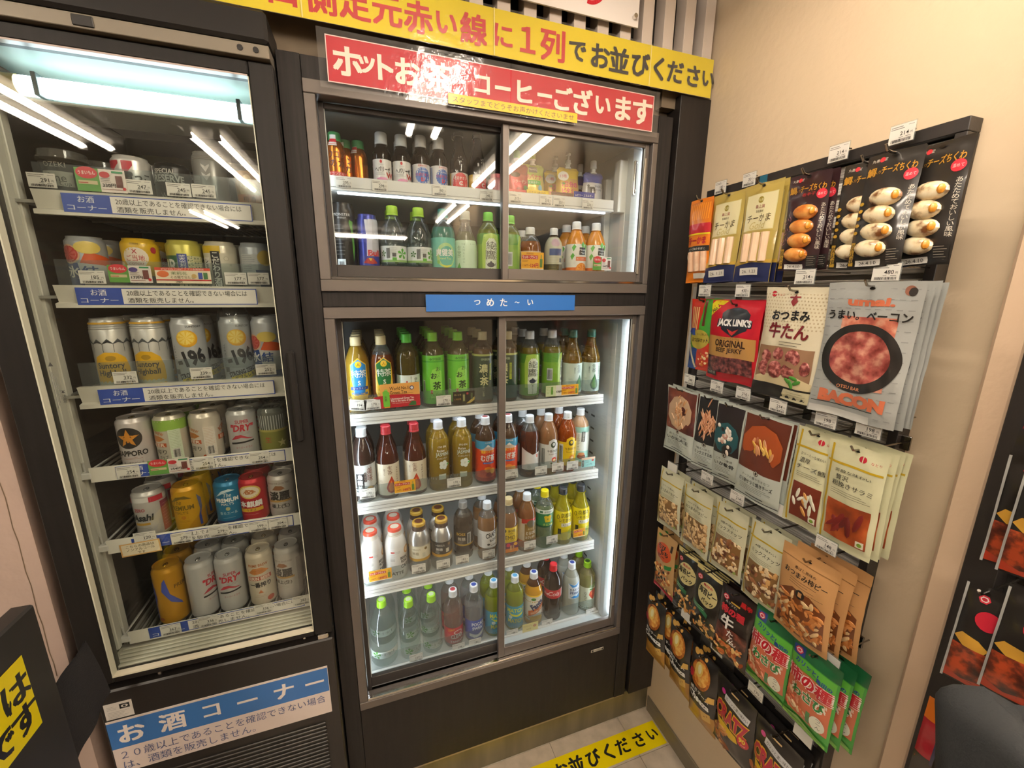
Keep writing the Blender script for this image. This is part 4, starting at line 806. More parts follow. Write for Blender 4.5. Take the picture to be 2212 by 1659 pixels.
item('pet', .0335, .204, clear('#c8c490', .40, '#a8a468', .04, 1.45), '#93c81e', [full(14, 108, '#cfd4bc'), P([(-10, 108), (6, 104), (16, 108), (24, 118), (12, 128), (2, 118), (-12, 116)], '#5a7a3c'), P([(6, 100), (-8, 90), (-12, 76), (2, 56), (8, 52), (20, 70), (24, 86), (18, 98)], '#c03a1c'), E(-1, 82, 4, 8, '#e06a30'), E(-2, 100, 9, 4, '#3a7a2c'), V('りんご', -24, 70, 36, '#5a5a40'), LN(2, -18, 18, 36, 6, '#5a6a40')], 'juice_bottle', 'apple drink bottle with red apple label and lime cap, right end of bottom shelf', 'bottle', -.240, .132, ZD, 10, 1, 'apple drink bottles', top='#2f4a18', neck=clear('#c8c490', .3, '#a8a468'))
# ---- upper compartment, upper shelf (U)
ORG = mat('#b8641c', .22, .75)
UK = [T('ウコン', 0, 76, 17, '#5a2410', w=42, b=.02), T('のカ', 0, 56, 17, '#5a2410', w=36, b=.02), R(-34, 24, 34, 38, '#b82c28'), T('ウコンエキス', 0, 31, 8, '#e8d0c0', w=46), LN(3, -20, 20, 18, 4, '#6a3010')]
UKB = [R(-14, 14, 2, 30, '#c8c0b0'), BAR(-12, 0, 16, 28)]
item('ukon', .0235, .130, ORG, '#2f8a4a', [(R(p[1], p[2]*.95, p[3], p[4]*.95, p[5]) if p[0] == 'R' else p) for p in flat(UK)]+[R(-20, 96, 2, 122, '#ddd8d0'), R(-20, 99, 2, 113, '#c83038'), T('777', -9, 106, 7, W_)], 'drink_bottle', 'orange metallic bottle with green cap and red tag at the far upper left', 'bottle', -1.039, .132, ZU-.018, 10, 1, 'orange metallic bottles with green caps', pitch=.05, dx=.022)
item('ukon', .0235, .130, ORG, '#2f8a4a', UKB+[R(-24, 96, -4, 122, '#ddd8d0'), R(-24, 99, -4, 113, '#c83038'), T('777', -14, 106, 7, W_)], 'drink_bottle', 'orange metallic bottle with green cap, standing apart and set back', 'bottle', -.984, .175, ZU-.018, 0, 0, 'orange metallic bottles with green caps')
HEP = [full(4, 76, '#dad8d4'), E(-4, 70, 3, 4, '#c83038'), LN(1, -10, 4, 63, 3, '#8a8a88'), T('ヘパリーゼ', 0, 52, 12, K_, w=40, b=.02), T('W', 18, 38, 13, '#a82c28', b=.04), LN(2, -20, 6, 42, 3, '#6a6a68'), P([(-14, 22), (-16, 30), (-6, 33), (8, 32), (12, 26), (2, 22), (-4, 16), (-10, 16)], '#d88ab0'), E(16, 18, 10, 4, '#a8c8b0'), LN(2, -18, 8, 12, 3, '#9a9a98')]
LIPD = [full(4, 74, '#dad8d8'), E(0, 46, 20, 21, '#2a5cae'), [P([(18*math.cos(a), 46+18*math.sin(a)), (22*math.cos(a-.1), 46+22*math.sin(a-.1)), (22*math.cos(a+.1), 46+22*math.sin(a+.1))], '#dad8d8') for a in [i*.35 for i in range(18)]], T('リポビタン', 0, 48, 8, '#c83038', w=36, b=.02), T('D', 0, 36, 9, '#c83038', b=.04), T('TAURINE', 0, 58, 4, W_), T('医薬部外品', 0, 70, 4, '#c83038'), T('V', 0, 17, 8, '#3a4a7a', b=.02), R(-40, 10, -30, 70, '#7a86a8')]
for x, lab, r in ((-.926, 'brown glass drink bottle with white cap and pink liver mark, left of two', 0), (-.876, 'brown glass drink bottle with white cap and pink liver mark, right of two', 4)):
    item('glass', .0235, .143, BRG, '#d3d8da', HEP, 'drink_bottle', lab, 'bottle', x, .132, ZU-.018, r, 1, 'brown glass bottles with liver mark', pitch=.05)
for x, lab, r in ((-.825, 'brown glass bottle with blue sunburst label and white cap, left of two', 2), (-.777, 'brown glass bottle with blue sunburst label and white cap, right of two', 20)):
    item('glass', .0235, .147, BRG, '#d8d6d4', LIPD, 'drink_bottle', lab, 'bottle', x, .132, ZU-.018, r, 1, 'brown glass bottles with blue sunburst', pitch=.05)
ORO = [full(4, 62, '#d8d4d0'), E(0, 36, 24, 26, '#c82c34'), T('オロナミン', 0, 48, 8, W_, w=36, b=.02), T('C', 0, 35, 10, W_, b=.05), T('ドリンク', 0, 22, 7, W_, w=24, b=.02), R(-62, 4, -30, 62, '#c8a020'), [STAR(6*math.cos(a), 96+6*math.sin(a), 3, '#8f8a86', 4) for a in (0, 1.26, 2.5, 3.8, 5)]]
for x, lab, r in ((-.721, 'dark glass vitamin bottle with round red label, left of two', 0), (-.668, 'dark glass vitamin bottle with round red label, beside the door edge', 26)):
    item('oro', .0245, .167, BRG, '#b8b4b0', ORO, 'drink_bottle', lab, 'bottle', x, .132, ZU-.018, r, 0, 'dark glass vitamin bottles')
# ---- upper compartment, floor (V)
item('can', .0305, .206, mat('#23211f', .3, .4), '', [T('MONSTER', -4, 176, 7, '#c8c8c4'), T('ENERGY', -4, 168, 4, '#c8c8c4'), P([(14, 164), (24, 160), (22, 152), (26, 96), (20, 60), (19, 110), (16, 150), (12, 156)], '#5a9a3c'), LN(9, -24, 0, 150, 9, '#8f8f8a'), R(-22, 8, -2, 66, '#d0d8d8'), BAR(-18, -6, 14, 60)], 'energy_can', 'tall black energy drink can with white barcode at the far left', 'can', -1.034, .132, ZV, 6, 1, 'tall black energy cans')
item('can', .0265, .182, mat('#39408e', .3, .5), '', [R(0, 4, 44, 76, '#32388a'), R(0, 76, 44, 170, '#b8b8c0'), R(-44, 4, 0, 76, '#32388a'), P([(-8, 76), (-6, 120), (-10, 168), (10, 168), (8, 120), (6, 76)], '#c8c8d4'), T('Bull', 12, 84, 15, '#b82c30', w=34, b=.04), E(0, 64, 9, 7, '#d8b030'), P([(-18, 58), (-6, 72), (-2, 62), (2, 62), (6, 72), (20, 58), (4, 56)], '#a83028'), R(-6, 6, 2, 40, '#d0d0d8')], 'energy_can', 'slim blue and silver energy drink can beside the tall black can', 'can', -.974, .132, ZV, 6, 0)
IR2 = [full(62, 104, '#d8dcd8'), full(62, 68, '#8fb06a'), [P([(30, 84), (30+12*math.cos(a-.35), 84+12*math.sin(a-.35)), (30+15*math.cos(a), 84+15*math.sin(a)), (30+12*math.cos(a+.35), 84+12*math.sin(a+.35))], '#4f9a34') for a in (.3, 1.5, 2.7, 3.9, 5.2)], [P([(-24, 84), (-24+7*math.cos(a-.35), 84+7*math.sin(a-.35)), (-24+9*math.cos(a), 84+9*math.sin(a)), (-24+7*math.cos(a+.35), 84+7*math.sin(a+.35))], '#3a6a2c') for a in (.3, 1.5, 2.7, 3.9, 5.2)], BAR(-14, -4, 72, 98, '#4a4a48'), R(2, 76, 12, 86, '#5a5a58'), R(2, 66, 13, 74, '#5aa838'), LN(6, -6, 18, 98, 3, '#8a8a88')]
for x, lab, r in ((-.908, 'clear water bottle with lime cap in the upper compartment, left of two', -14), (-.838, 'clear water bottle with lime cap in the upper compartment, right of two', 4)):
    item('ribpet', .0345, .209, WATER, '#93b820', IR2, 'water_bottle', lab, 'bottle', x, .132, ZV, r, 1, 'clear water bottles, upper compartment', neck=WATER)
item('pet', .0335, .210, clear('#a8c8b8', .5, '#5a9a88', .05, 1.45), '#2a7468', [full(30, 132, '#6ab8a4'), E(4, 84, 28, 34, '#a8cc88'), E(6, 82, 22, 27, '#58a894'), T('爽健美', 0, 92, 18, W_, w=50, b=.02), T('Brand Tea', 0, 76, 6, '#d8e080'), P([(-16, 60), (4, 50), (24, 60), (4, 56)], '#d8d840'), E(-18, 66, 4, 5, '#8ac060')], 'tea_bottle', 'teal blended tea bottle with dark teal cap in the upper compartment', 'bottle', -.770, .132, ZV, -4, 0, neck=NECK)
item('slim', .0335, .209, clear('#c8ccb8', .35, '#8a9070', .04, 1.45), '#8f9488', [full(20, 128, '#b9d4b6'), P([(-30, 34), (-20, 28), (-18, 44), (-26, 66), (-34, 50)], '#4a9a38'), V('生茶', -26, 96, 34, '#6a8a6a', w=12), V('NAMACHA', -12, 92, 54, '#8aa88a')], 'tea_bottle', 'pale green labelled tea bottle with clear grey cap in the upper compartment', 'bottle', -.706, .132, ZV, 0, 0, neck=NECK)
item('pet', .0335, .210, tea('#7a8a20', .5, '#b8c050'), '#6fb83a', AYA, 'tea_bottle', 'green tea bottle with green cap beside the upper door edge', 'bottle', -.637, .132, ZV, 0, 0, 'green cap tea bottles, upper compartment', neck=clear('#c8d0a8', .3, '#8a9a50'))
item('pet', .0335, .205, tea('#7a8a20', .5, '#b8c050'), '#6fb83a', AYA, 'tea_bottle', 'green tea bottle with its barcode showing just right of the upper door edge', 'bottle', -.570, .132, ZV, 75, 0, 'green cap tea bottles, upper compartment', neck=clear('#c8d0a8', .3, '#8a9a50'))
item('pet', .0335, .176, tea('#a86830', .5, '#d8a060'), '#d8d8d4', [full(70, 106, '#d0b898'), R(-26, 74, -4, 100, '#9a4a20'), E(12, 88, 14, 12, '#c86a28'), LN(4, -24, 24, 66, 5, '#d8c0a0')], 'tea_bottle', 'amber honey drink bottle with white cap behind the orange price card', 'bottle', -.504, .132, ZV, 0, 1, 'amber honey drink bottles', neck=NECK)
item('pet', .0285, .178, mat('#4a3c18', .3), '#d8d8d4', [full(70, 150, '#b8b49a'), E(0, 134, 16, 12, '#b898a0'), R(-20, 96, 20, 116, '#3a4a7a'), LN(4, -22, 22, 92, 5, '#d8d4c0'), R(12, 76, 22, 88, '#3a3a30'), full(8, 70, '#4a4218'), LN(10, -20, 10, 64, 5, '#b8a850'), R(24, 20, 44, 78, '#c8d0d0'), BAR(26, 42, 24, 74)], 'tea_bottle', 'dark bottle with gold fine print and barcode in the upper right compartment', 'bottle', -.425, .132, ZV, -8, 0)
MM = [full(60, 132, '#dfdcd0'), full(10, 62, '#d8702c'), [P([(a, b), (a+8, b+14), (a+2, b+22), (a-6, b+12)], '#5aa83c') for a, b in ((-22, 110), (-26, 84), (20, 112), (8, 118))], R(-4, 100, 20, 122, '#23211f'), T('Minute', 8, 115, 6, W_), T('Maid', 8, 106, 6, W_), R(-14, 82, 30, 94, '#d06a38'), T('オレンジブレンド', 8, 88, 5, W_, w=40), E(6, 56, 20, 20, '#e08a28'), E(6, 56, 16, 16, '#e8a040'), [P([(6, 56), (6+15*math.cos(a), 56+15*math.sin(a)), (6+15*math.cos(a+.5), 56+15*math.sin(a+.5))], '#d87820') for a in [i*.785 for i in range(8)]], E(-8, 44, 8, 6, '#9ac040'), P([(-24, 14), (-20, 26), (-14, 16), (-20, 6)], W_), E(10, 20, 20, 9, '#c84a20')]
for x, lab, r in ((-.347, 'orange juice bottle with white cap, left one of the upper right pair', 0), (-.277, 'orange juice bottle with white cap, right one of the upper right pair', -6)):
    item('sq', .033, .201, mat('#c8801c', .25, coat=.4), '#dddcd8', MM, 'juice_bottle', lab, 'bottle', x, .132, ZV, r, 1, 'orange juice bottles', neck=mat('#c8801c', .25, coat=.4))

# ---- jelly pouches
def pouch(x, z, w_, h, col, colt, prims, capc, lab, y=.130, n=0, group=None, tray=None, rot=0):
    t = thing('jelly_pouch', lab, 'pouch', (x, y, z), (0, 0, math.radians(rot)), group)
    g = G(); nx, nz = 12, 14
    def hw(v): return w_/2*(1 if v < .55 else 1-.10*math.sin((v-.55)/.45*PI)) * (1 if v < .93 else 1-.25*((v-.93)/.07))
    def fy(u, v, s):
        d = .021*(1-abs(2*u-1)**2.2)**.7*(math.cos(v*PI/2)**.55 if v < 1 else 0)
        return -s*(d+.0012*math.sin(u*17+v*9)*(1-v)*(1-abs(2*u-1)))
    for s in (1, -1):
        vs = [((2*i/nx-1)*hw(j/nz), fy(i/nx, j/nz, s), h*j/nz) for j in range(nz+1) for i in range(nx+1)]
        for j in range(nz):
            fs = [((i, i+1, nx+2+i, nx+1+i) if s == 1 else (i+1, i, nx+1+i, nx+2+i)) for i in range(nx)]
            g.add([vs[j*(nx+1)+q] for q in range(2*(nx+1))], fs, mat(col if j < 10 else colt, .28, .3, bump=.0012, bscale=60))
    g.obj('body', t)
    def fn(px, pz, l):
        v = min(1, max(0, pz/1000/h)); u = min(1, max(0, .5+px/1000/(2*hw(v)))); return (px/1000, fy(u, v, 1)-l/1000-.0006, pz/1000)
    g = G(); printing(g, prims, fn, step=8); g.obj('label', t)
    g = G().lathe([(.0105, h-.003), (.0105, h), (.007, h+.002), (.007, h+.010), (.0095, h+.011), (.0095, h+.014), (.006, h+.015)], mat('#d8dcd8', .35), 16); g.obj('spout', t)
    if capc == 'pin':
        G().lathe([(.008, h+.015), (.008, h+.021), (.0035, h+.022), (.0035, h+.034), (.0075, h+.035), (.0075, h+.041)], mat('#e0e2e0', .35), 14).obj('cap', t)
    else:
        put(ridged_cap(.0095, h+.014, h+.034, capc), 'cap', t)
    for k in range(n):
        copy_tree(t, (x-.022*(k+1), y+.045*(k+1), z), lab.split(',')[0]+', one standing behind', None, group)
    return t
def tray(x0, x1, h, col, prims, lab, y=.0975):
    o = board(G(), (x1-x0)*1000, h, prims, back=col, t=.0015).obj('card_tray', None, (x0, y, ZU-.018)); tag(o, lab, 'card')
pouch(-.550, ZU-.018, .074, .106, '#a8303c', '#8a2430', [E(-8, 74, 14, 7, '#3a1c1c'), T('コラーゲン', 4, 56, 9, '#e0c8c0', w=44), [E(a, b, 7, 6, '#8a1824') for a, b in ((0, 34), (14, 30), (-14, 28))], E(24, 40, 9, 7, '#4a7a34')], '#7fb82c', 'dark red jelly pouch with green cap just right of the upper door edge')
pouch(-.497, ZU-.018, .078, .112, '#d8c878', '#a8b848', [R(-14, 88, 12, 104, '#23211f'), T('Morning', -1, 96, 6, W_), T('朝バナナ', 0, 76, 14, '#c84a50', w=52, b=.02), R(-24, 54, 22, 66, '#5aa84a'), T('エネルギー', 0, 60, 8, W_, w=34, b=.01), E(-6, 40, 18, 8, '#e8d048'), E(20, 44, 7, 11, '#6aaec8')], '#8fb03a', 'yellow banana jelly pouch with white spout and green cap', y=.142)
pouch(-.380, ZU-.018, .078, .114, '#c8a050', '#d8b820', [E(-18, 88, 16, 14, '#e8e4dc'), T('13種', -18, 88, 9, '#c83060'), T('1日分の', 2, 64, 15, '#c83070', w=50, b=.03), T('ビタミン', 2, 46, 14, '#c83070', w=50, b=.03), E(-20, 66, 6, 3, '#5a8a3a')], 'pin', 'yellow vitamin jelly pouch with white pin spout', y=.142, n=1, group='yellow vitamin jelly pouches')
pouch(-.292, ZU-.018, .072, .108, '#c4c4c6', '#3a4a98', [T('in', -12, 58, 26, '#1c1c1c', w=26, b=.05), T('ENERGY', 16, 66, 7, '#3a3a5a', w=34), T('in Jelly', 14, 56, 6, '#3a3a5a'), P([(-34, 92), (0, 84), (34, 92), (34, 98), (0, 90), (-34, 98)], '#3a4a98')], '#d8dade', 'silver and blue jelly pouch with white cap at the right end', y=.142, n=1, group='silver and blue jelly pouches')
tray(-.585, -.533, 30, '#c8303a', [T('コラーゲン', 26, 22, 7, W_), E(40, 12, 5, 5, W_)], 'low red card tray front under the dark red pouch')
tray(-.530, -.462, 33, '#e0c020', [T('バナナ2本分の', 32, 26, 7, '#7a4a10', w=54), E(50, 14, 10, 7, '#b8c870'), T('エネルギー', 22, 12, 7, '#7a4a10')], 'low yellow card tray front under the banana pouch')
tray(-.452, -.388+.008, 33, '#6a4438', [LN(5, 6, 58, 26, 5, '#c8a890')], 'low brown card tray front under the vitamin pouch')
tray(-.378, -.308, 40, '#2f3c8c', [T('inゼリー エネルギー', 35, 30, 7, W_, w=60, b=.01), R(6, 14, 38, 22, W_), R(42, 14, 64, 22, '#4a5ab0')], 'low blue card tray front under the silver pouches')
item('ukon', .026, .072, mat('#c88a90', .3), '#c8606a', [R(-24, 6, 24, 26, '#b83038'), T('リンゴ', 0, 16, 8, W_)], 'drink_bottle', 'short pink bottle with red label behind the upper door edge', 'bottle', -.612, .132, ZU-.018)
# ================================================================ CANS in the beer cooler
YC = .086
def can(row_z, x, H, body, lidc, prims, label, rot=0, n=0, group=None, kind='can', Rr=.033, metal=.3, name='drink_can', pitch=.068, dx=0):
    b = body if not isinstance(body, str) else mat(body, .3, metal)
    return item(kind, Rr, H, b, '', prims, name, label, 'can', x, YC, row_z, rot, n, group, lidc=lidc, pitch=pitch, dx=dx)
L1, L2, L3, L4, L5, L6 = 1.855, 1.667, 1.450, 1.262, 1.075, .815
SIL, GLD = '#c4c4c0', '#b8901c'
# row 2 (350 ml, flavoured)
HYO = [full(8, 60, '#2a4a8a'), P([(0, 8), (-6, 60), (60, 60), (80, 8)], '#c8c8c6'), P([(-2, 60), (10, 84), (60, 70), (80, 40), (40, 56)], '#c8501c'), E(-20, 78, 21, 20, '#d8b090'), E(-20, 78, 18, 17, '#b83c38'), [P([(-20, 78), (-20+16*math.cos(a), 78+15*math.sin(a)), (-20+16*math.cos(a+.5), 78+15*math.sin(a+.5))], '#c8605a') for a in [i*.785 for i in range(8)]], E(14, 92, 21, 13, '#d8c060'), T('氷', -16, 42, 22, W_, b=.02), T('結', 12, 42, 22, '#2a4a8a', b=.02), LN(1, -10, 20, 28, 3, W_)]
def up(pr, d):
    return [(('E', p[1], p[2]+d)+p[3:] if p[0] == 'E' else (('P', [(a, b+d) for a, b in p[1]], p[2]) if p[0] == 'P' else (('T', p[1], p[2], p[3]+d)+p[4:] if p[0] == 'T' else R(p[1], p[2]+(0 if p[2] < 12 else d), p[3], p[4]+d, p[5])))) for p in flat(pr)]
can(L2, -1.557, .122, '#a8acb0', SIL, up(HYO, 7), 'silver and blue chu-hi can with grapefruit and lemon picture', 4, 3, 'grapefruit and lemon cans')
can(L2, -1.462, .122, '#d0a81c', SIL, [full(8, 42, '#23211f'), full(42, 116, '#d0a81c'), E(2, 82, 23, 21, '#dcd0c0'), P([(-16, 68), (2, 42), (20, 68)], '#dcd0c0'), T('ご当地', 2, 80, 12, '#a83038', w=32, b=.01), T('X', 2, 94, 9, '#a83038', b=.02), T('COTOU', 2, 68, 5, '#a83038'), T('CHU', 2, 62, 4, '#a83038'), E(36, 98, 6, 7, '#b02c40'), E(-26, 66, 6, 6, '#e0c8a0'), T('KIRIN', 4, 110, 4, '#5a4010'), T('よりどり', 6, 30, 9, '#d0a81c', w=34)], 'yellow can with cream heart-shaped badge on the second shelf', 0, 2, 'yellow badge cans')
can(L2, -1.380, .122, '#b8b050', SIL, [full(8, 88, '#2f5a3c'), P([(-10, 8), (-6, 88), (60, 88), (60, 8)], '#c8c49a'), T('JR', -22, 60, 30, '#d8d8cc', w=30, b=.02), R(-6, 46, 12, 92, '#2c3e86'), V('茉莉花', 3, 69, 42, W_, w=12), V('ジャスミン', 18, 70, 34, '#5a6a4a'), LN(7, 24, 40, 84, 4, '#6a6a58'), R(26, 40, 36, 50, '#5a6a5a')], 'green and cream can with blue vertical plaque, third on the second shelf', 4, 2, 'green and cream cans')
can(L2, -1.308, .122, '#c9c2ae', SIL, [full(8, 96, '#c9c2ae'), R(-44, 96, 6, 112, '#c8a81c'), R(-34, 18, -18, 86, '#dcd8cc'), R(-33, 19, -19, 85, '#e4e0d6'), V('レモンサワー', -26, 52, 62, K_, b=.02), R(-14, 8, 4, 100, K_), V('こだわり酒場', -5, 54, 86, '#dcd8cc', b=.02), E(16, 84, 5, 5, '#a8a290'), E(16, 84, 4, 4, '#d4cdb8'), E(24, 70, 3, 3, '#a8a290'), R(8, 30, 24, 46, '#b84a3c'), R(10, 32, 22, 44, '#ddd8cc'), T('レ', 16, 38, 9, '#b84a3c', b=.02)], 'cream can with black and white vertical lettering on the second shelf', 4, 2, 'cream lemon sour cans')
can(L2, -1.236, .122, '#a8aeb4', SIL, [R(-34, 14, 4, 96, '#bfc3c4'), LN(18, -30, 0, 92, 4.2, '#5a6068'), P([(8, 8), (-2, 60), (40, 60), (44, 8)], '#2c4a7a'), E(22, 88, 18, 18, '#c8b060'), R(2, 28, 12, 34, K_)], 'silver can with fine print turned forward and a lemon, right end of second shelf', 10, 2, 'silver lemon cans turned sideways')
# row 3 (500 ml)
HB = [P([(-34, 8), (-34, 60), (-26, 82), (-8, 92), (12, 90), (26, 78), (32, 56), (32, 8)], '#d8a81c'), P([(-34, 8), (-34, 26), (32, 26), (32, 8)], '#b8b8a0'), T('Suntory', -2, 60, 13, '#2a2418', w=48, b=.02), T('Highball', -2, 43, 13, '#2a2418', w=48, b=.02), E(0, 78, 9, 6, '#a88420'), [P([(a-9, 112), (a, 122), (a+9, 112), (a+9, 110), (a, 119), (a-9, 110)], '#5a5e60') for a in (-36, -18, 0, 18, 36, 54, 72)], [R(a-9.6, 92, a-8.6, 112, '#6a6e70') for a in (-36, -18, 0, 18, 36, 54, 72)], full(154, 158, '#c8981c'), LN(1, -14, 14, 18, 3, '#5a5a48'), [R(50, 40, 62, 80, '#d0d0cc'), BAR(51, 61, 44, 76)]]
can(L3, -1.548, .166, '#c0bfba', '#c0a040', HB, 'tall silver highball can with yellow arched label, left end of third shelf', 14, 2, 'tall highball cans', 'bcan')
can(L3, -1.474, .166, '#c0bfba', '#c0a040', HB, 'tall silver highball can with yellow arched label, second on third shelf', -2, 2, 'tall highball cans', 'bcan')
def up(pr, d):
    return [(('E', p[1], p[2]+d)+p[3:] if p[0] == 'E' else (('P', [(a, b+d) for a, b in p[1]], p[2]) if p[0] == 'P' else (('T', p[1], p[2], p[3]+d)+p[4:] if p[0] == 'T' else R(p[1], p[2]+(0 if p[2] < 12 else d), p[3], p[4]+d, p[5])))) for p in flat(pr)]
HB = up(HB[:8], 16)+HB[8:]
M196 = [E(4, 118, 21, 20, '#d8a020'), E(2, 120, 18, 17, '#e8c040'), [P([(2, 120), (2+16*math.cos(a), 120+15*math.sin(a)), (2+16*math.cos(a+.5), 120+15*math.sin(a+.5))], '#f0d470') for a in [i*.785 for i in range(8)]], T('-196', 6, 72, 34, '#23262c', w=60, rot=12, b=.05), T('STRONG ZERO', 8, 34, 12, '#23262c', w=62, rot=14, b=.04), P([(-20, 10), (-18, 22), (50, 38), (52, 22)], '#d8c020'), T('ダブルレモン', 16, 24, 9, '#23262c', w=54, rot=13, b=.02), V('イチキューロク', -26, 80, 44, '#3a3c40'), R(-30, 34, -20, 46, '#5a5c60'), T('SUNTORY', 20, 146, 5, '#3a3c40')]
can(L3, -1.398, .166, '#bcbfc2', SIL, M196, 'tall silver lemon can with large black minus one nine six, third shelf', 4, 2, 'tall silver lemon cans')
tt = can(L3, -1.3005, .166, '#bcbfc2', SIL, M196, 'tall silver lemon can under a clear plastic cup lid on third shelf', 10, 1, 'tall silver lemon cans')
G().lathe([(.036, 0), (.036, .09), (.034, .125), (.027, .15), (.014, .163), (.002, .167)], clear('#f4f6f6', .06, '#c8ccce', .05, 1.35), 24, cap=False).obj('plastic_cup', None, (-1.300, YC, L3+.044)); tag(bpy.data.objects['plastic_cup'], 'clear domed plastic cover over the fourth can on third shelf', 'cover')
can(L3, -1.2325, .166, '#bcc0c4', SIL, [(('E', p[1], p[2]+26, p[3], p[4], p[5]) if p[0] == 'E' else (('P', [(a, b+26) for a, b in p[1]], p[2]) if p[0] == 'P' else (('T', p[1], p[2], p[3]+26)+p[4:] if p[0] == 'T' else R(p[1], p[2]+(0 if p[2] < 10 else 26), p[3], p[4]+26, p[5])))) for p in flat(HYO)], 'tall blue and silver fruit can at the right end of third shelf', -16, 1, 'tall fruit cans')
# row 4 beers 350
can(L4, -1.538, .122, '#d3cbc8', '#b49a4c', [E(-2, 76, 27, 26, '#2b2724'), STAR(-2, 75, 23, '#c8842c'), T('SAPPORO', 0, 38, 13, '#2b2724', w=62, b=.03), LN(2, -20, 20, 27, 3, '#a86a48'), T('サッポロビール', 0, 14, 6, '#4a4440', w=40)], 'white beer can with black disc and gold star, left end of fourth shelf', 0, 2, 'white star beer cans')
KIR = lambda top: [full(86, 112, top) if top else E(0, 60, 1, 1, '#c9c0ae'), T("PRIME BREW", -30, 84, 7, '#b87038', w=44, rot=-18, b=.02), P([(-52, 62), (-40, 76), (-20, 74), (-8, 66), (-20, 60), (-38, 60)], '#b8763a'), LN(3, -44, -14, 70, 3, '#5a3a1c'), R(-50, 46, -6, 56, '#b0552c'), T('BEER', -26, 51, 8, '#e8dcc8', w=34, b=.02), T('搾り', -20, 34, 12, K_), T('ホップ', -16, 20, 10, K_, w=20) if top else E(0, 12, 7, 6, '#b0552c'), R(0, 12, 24, 88, '#c8d4b8' if top else '#d4ccbe'), LN(18, 2, 22, 84, 4, '#7a8a68' if top else '#b07858'), R(4, 16, 18, 40, '#d8d4cc'), BAR(5, 17, 18, 38)]
can(L4, -1.466, .122, '#c9c2b0', '#b49a4c', KIR('#8ab048'), 'cream and hop green beer can turned to its side panel on fourth shelf', 8, 2, 'cream beer cans with green hops')
can(L4, -1.394, .122, '#cfc6b6', '#b49a4c', KIR(None)+[T('KIRIN', 52, 84, 12, '#a85c30', w=40, rot=30, b=.03), R(30, 50, 60, 62, '#b0552c'), T('KI', 40, 56, 8, '#e8dcc8', b=.02)], 'cream beer can with orange print and barcode, middle of fourth shelf', 6, 2, 'cream beer cans')
SD = lambda o=0: [T('SUPER', 6, 94+o, 9, '#a83440', w=30, b=.02), T('"DRY"', 4, 78+o, 17, '#b02c38', w=52, b=.04, sh=.15), P([(-24, 46+o), (-12, 58+o), (0, 60+o), (14, 52+o), (28, 48+o), (14, 48+o), (0, 55+o), (-14, 52+o)], '#a83440'), P([(-24, 40+o), (28, 44+o), (28, 40+o), (-24, 35+o)], K_), T('スーパードライ', 4, 26+o, 6, '#a83440', w=36), LN(3, -4, 24, 66+o, 3, '#7a7a78')]
can(L4, -1.314, .122, '#bdbdbb', SIL, SD(), 'silver beer can with red slanted lettering on fourth shelf', 4, 2, 'small silver beer cans')
can(L4, -1.244, .122, clear('#c8ccc8', .45, '#8f948c', .05, 1.5), SIL, [full(8, 60, '#7a7c34'), full(60, 66, '#a8a050'), STAR(24, 28, 12, '#c8c080'), T('生', -8, 40, 14, '#a83030'), [R(-34+k*6, 66, -32+k*6, 104, '#b8bcb8') for k in range(12)]], 'olive and clear sake cup can at the right end of fourth shelf', 0, 1, 'olive sake cup cans')
# row 5
can(L5, -1.538, .122, '#bcbab6', '#8f8f8c', [full(96, 108, '#d0cfca'), R(10, 94, 40, 108, '#b0303c'), R(-70, 94, -30, 108, '#b0303c'), T('ZERO', -12, 76, 8, '#a83440', w=24, b=.02), T('Asahi', -8, 56, 17, '#23282a', w=44, sh=.15, b=.04), R(-26, 36, 6, 42, '#b08a38'), LN(2, -28, 10, 28, 4, '#6a6a58'), R(30, 10, 62, 90, '#8a3c4c'), LN(8, 34, 58, 80, 8, '#c0a0a8')], 'silver alcohol free can with red corner, left end of fifth shelf', 4, 2, 'silver alcohol free cans')
PM = lambda o, x0=0: [P([(-40+x0, 80+o), (-20+x0, 98+o), (0+x0, 100+o), (14+x0, 90+o), (6+x0, 94+o), (-18+x0, 93+o)], '#4a3410'), T('The', -18+x0, 84+o, 13, '#4a3410', w=20, sh=.2), T('PREMIUM', -12+x0, 68+o, 12, '#4a3410', w=56, b=.03), T("MALT'S", -12+x0, 55+o, 7, '#4a3410', w=30), E(-8+x0, 42+o, 5, 5, '#a8641c'), LN(2, -22+x0, 8+x0, 33+o, 3, '#6a4a14'), P([(24+x0, 98+o), (34+x0, 84+o), (34+x0, 60+o), (27+x0, 36+o), (30+x0, 12), (24+x0, 12), (23+x0, 36+o), (29+x0, 60+o), (29+x0, 80+o)], '#2c3a7c')]
can(L5, -1.457, .122, '#b8861a', '#b8902c', PM(0)+[R(46, 10, 60, 50, '#d0c8a8'), BAR(47, 59, 12, 48)], 'gold beer can with blue ribbon curve on fifth shelf', 8, 2, 'small gold beer cans')
can(L5, -1.366, .122, '#1c6f98', SIL, [P([(-26, 84), (-10, 100), (6, 104), (20, 98), (6, 98), (-10, 92)], '#b8ccd4'), T('The', 2, 88, 11, W_, w=18, sh=.2), T('PREMIUM', 0, 74, 11, W_, w=52, b=.03), T("MALT'S", 0, 63, 7, W_, w=28), E(0, 50, 5, 5, '#a8a878'), T('香るエール', 0, 38, 8, '#b8ccd4', w=40), LN(1, -14, 14, 24, 3, '#b8ccd4'), full(8, 16, '#243a6a')], 'blue beer can set back in the middle of fifth shelf', 4, 0, None)
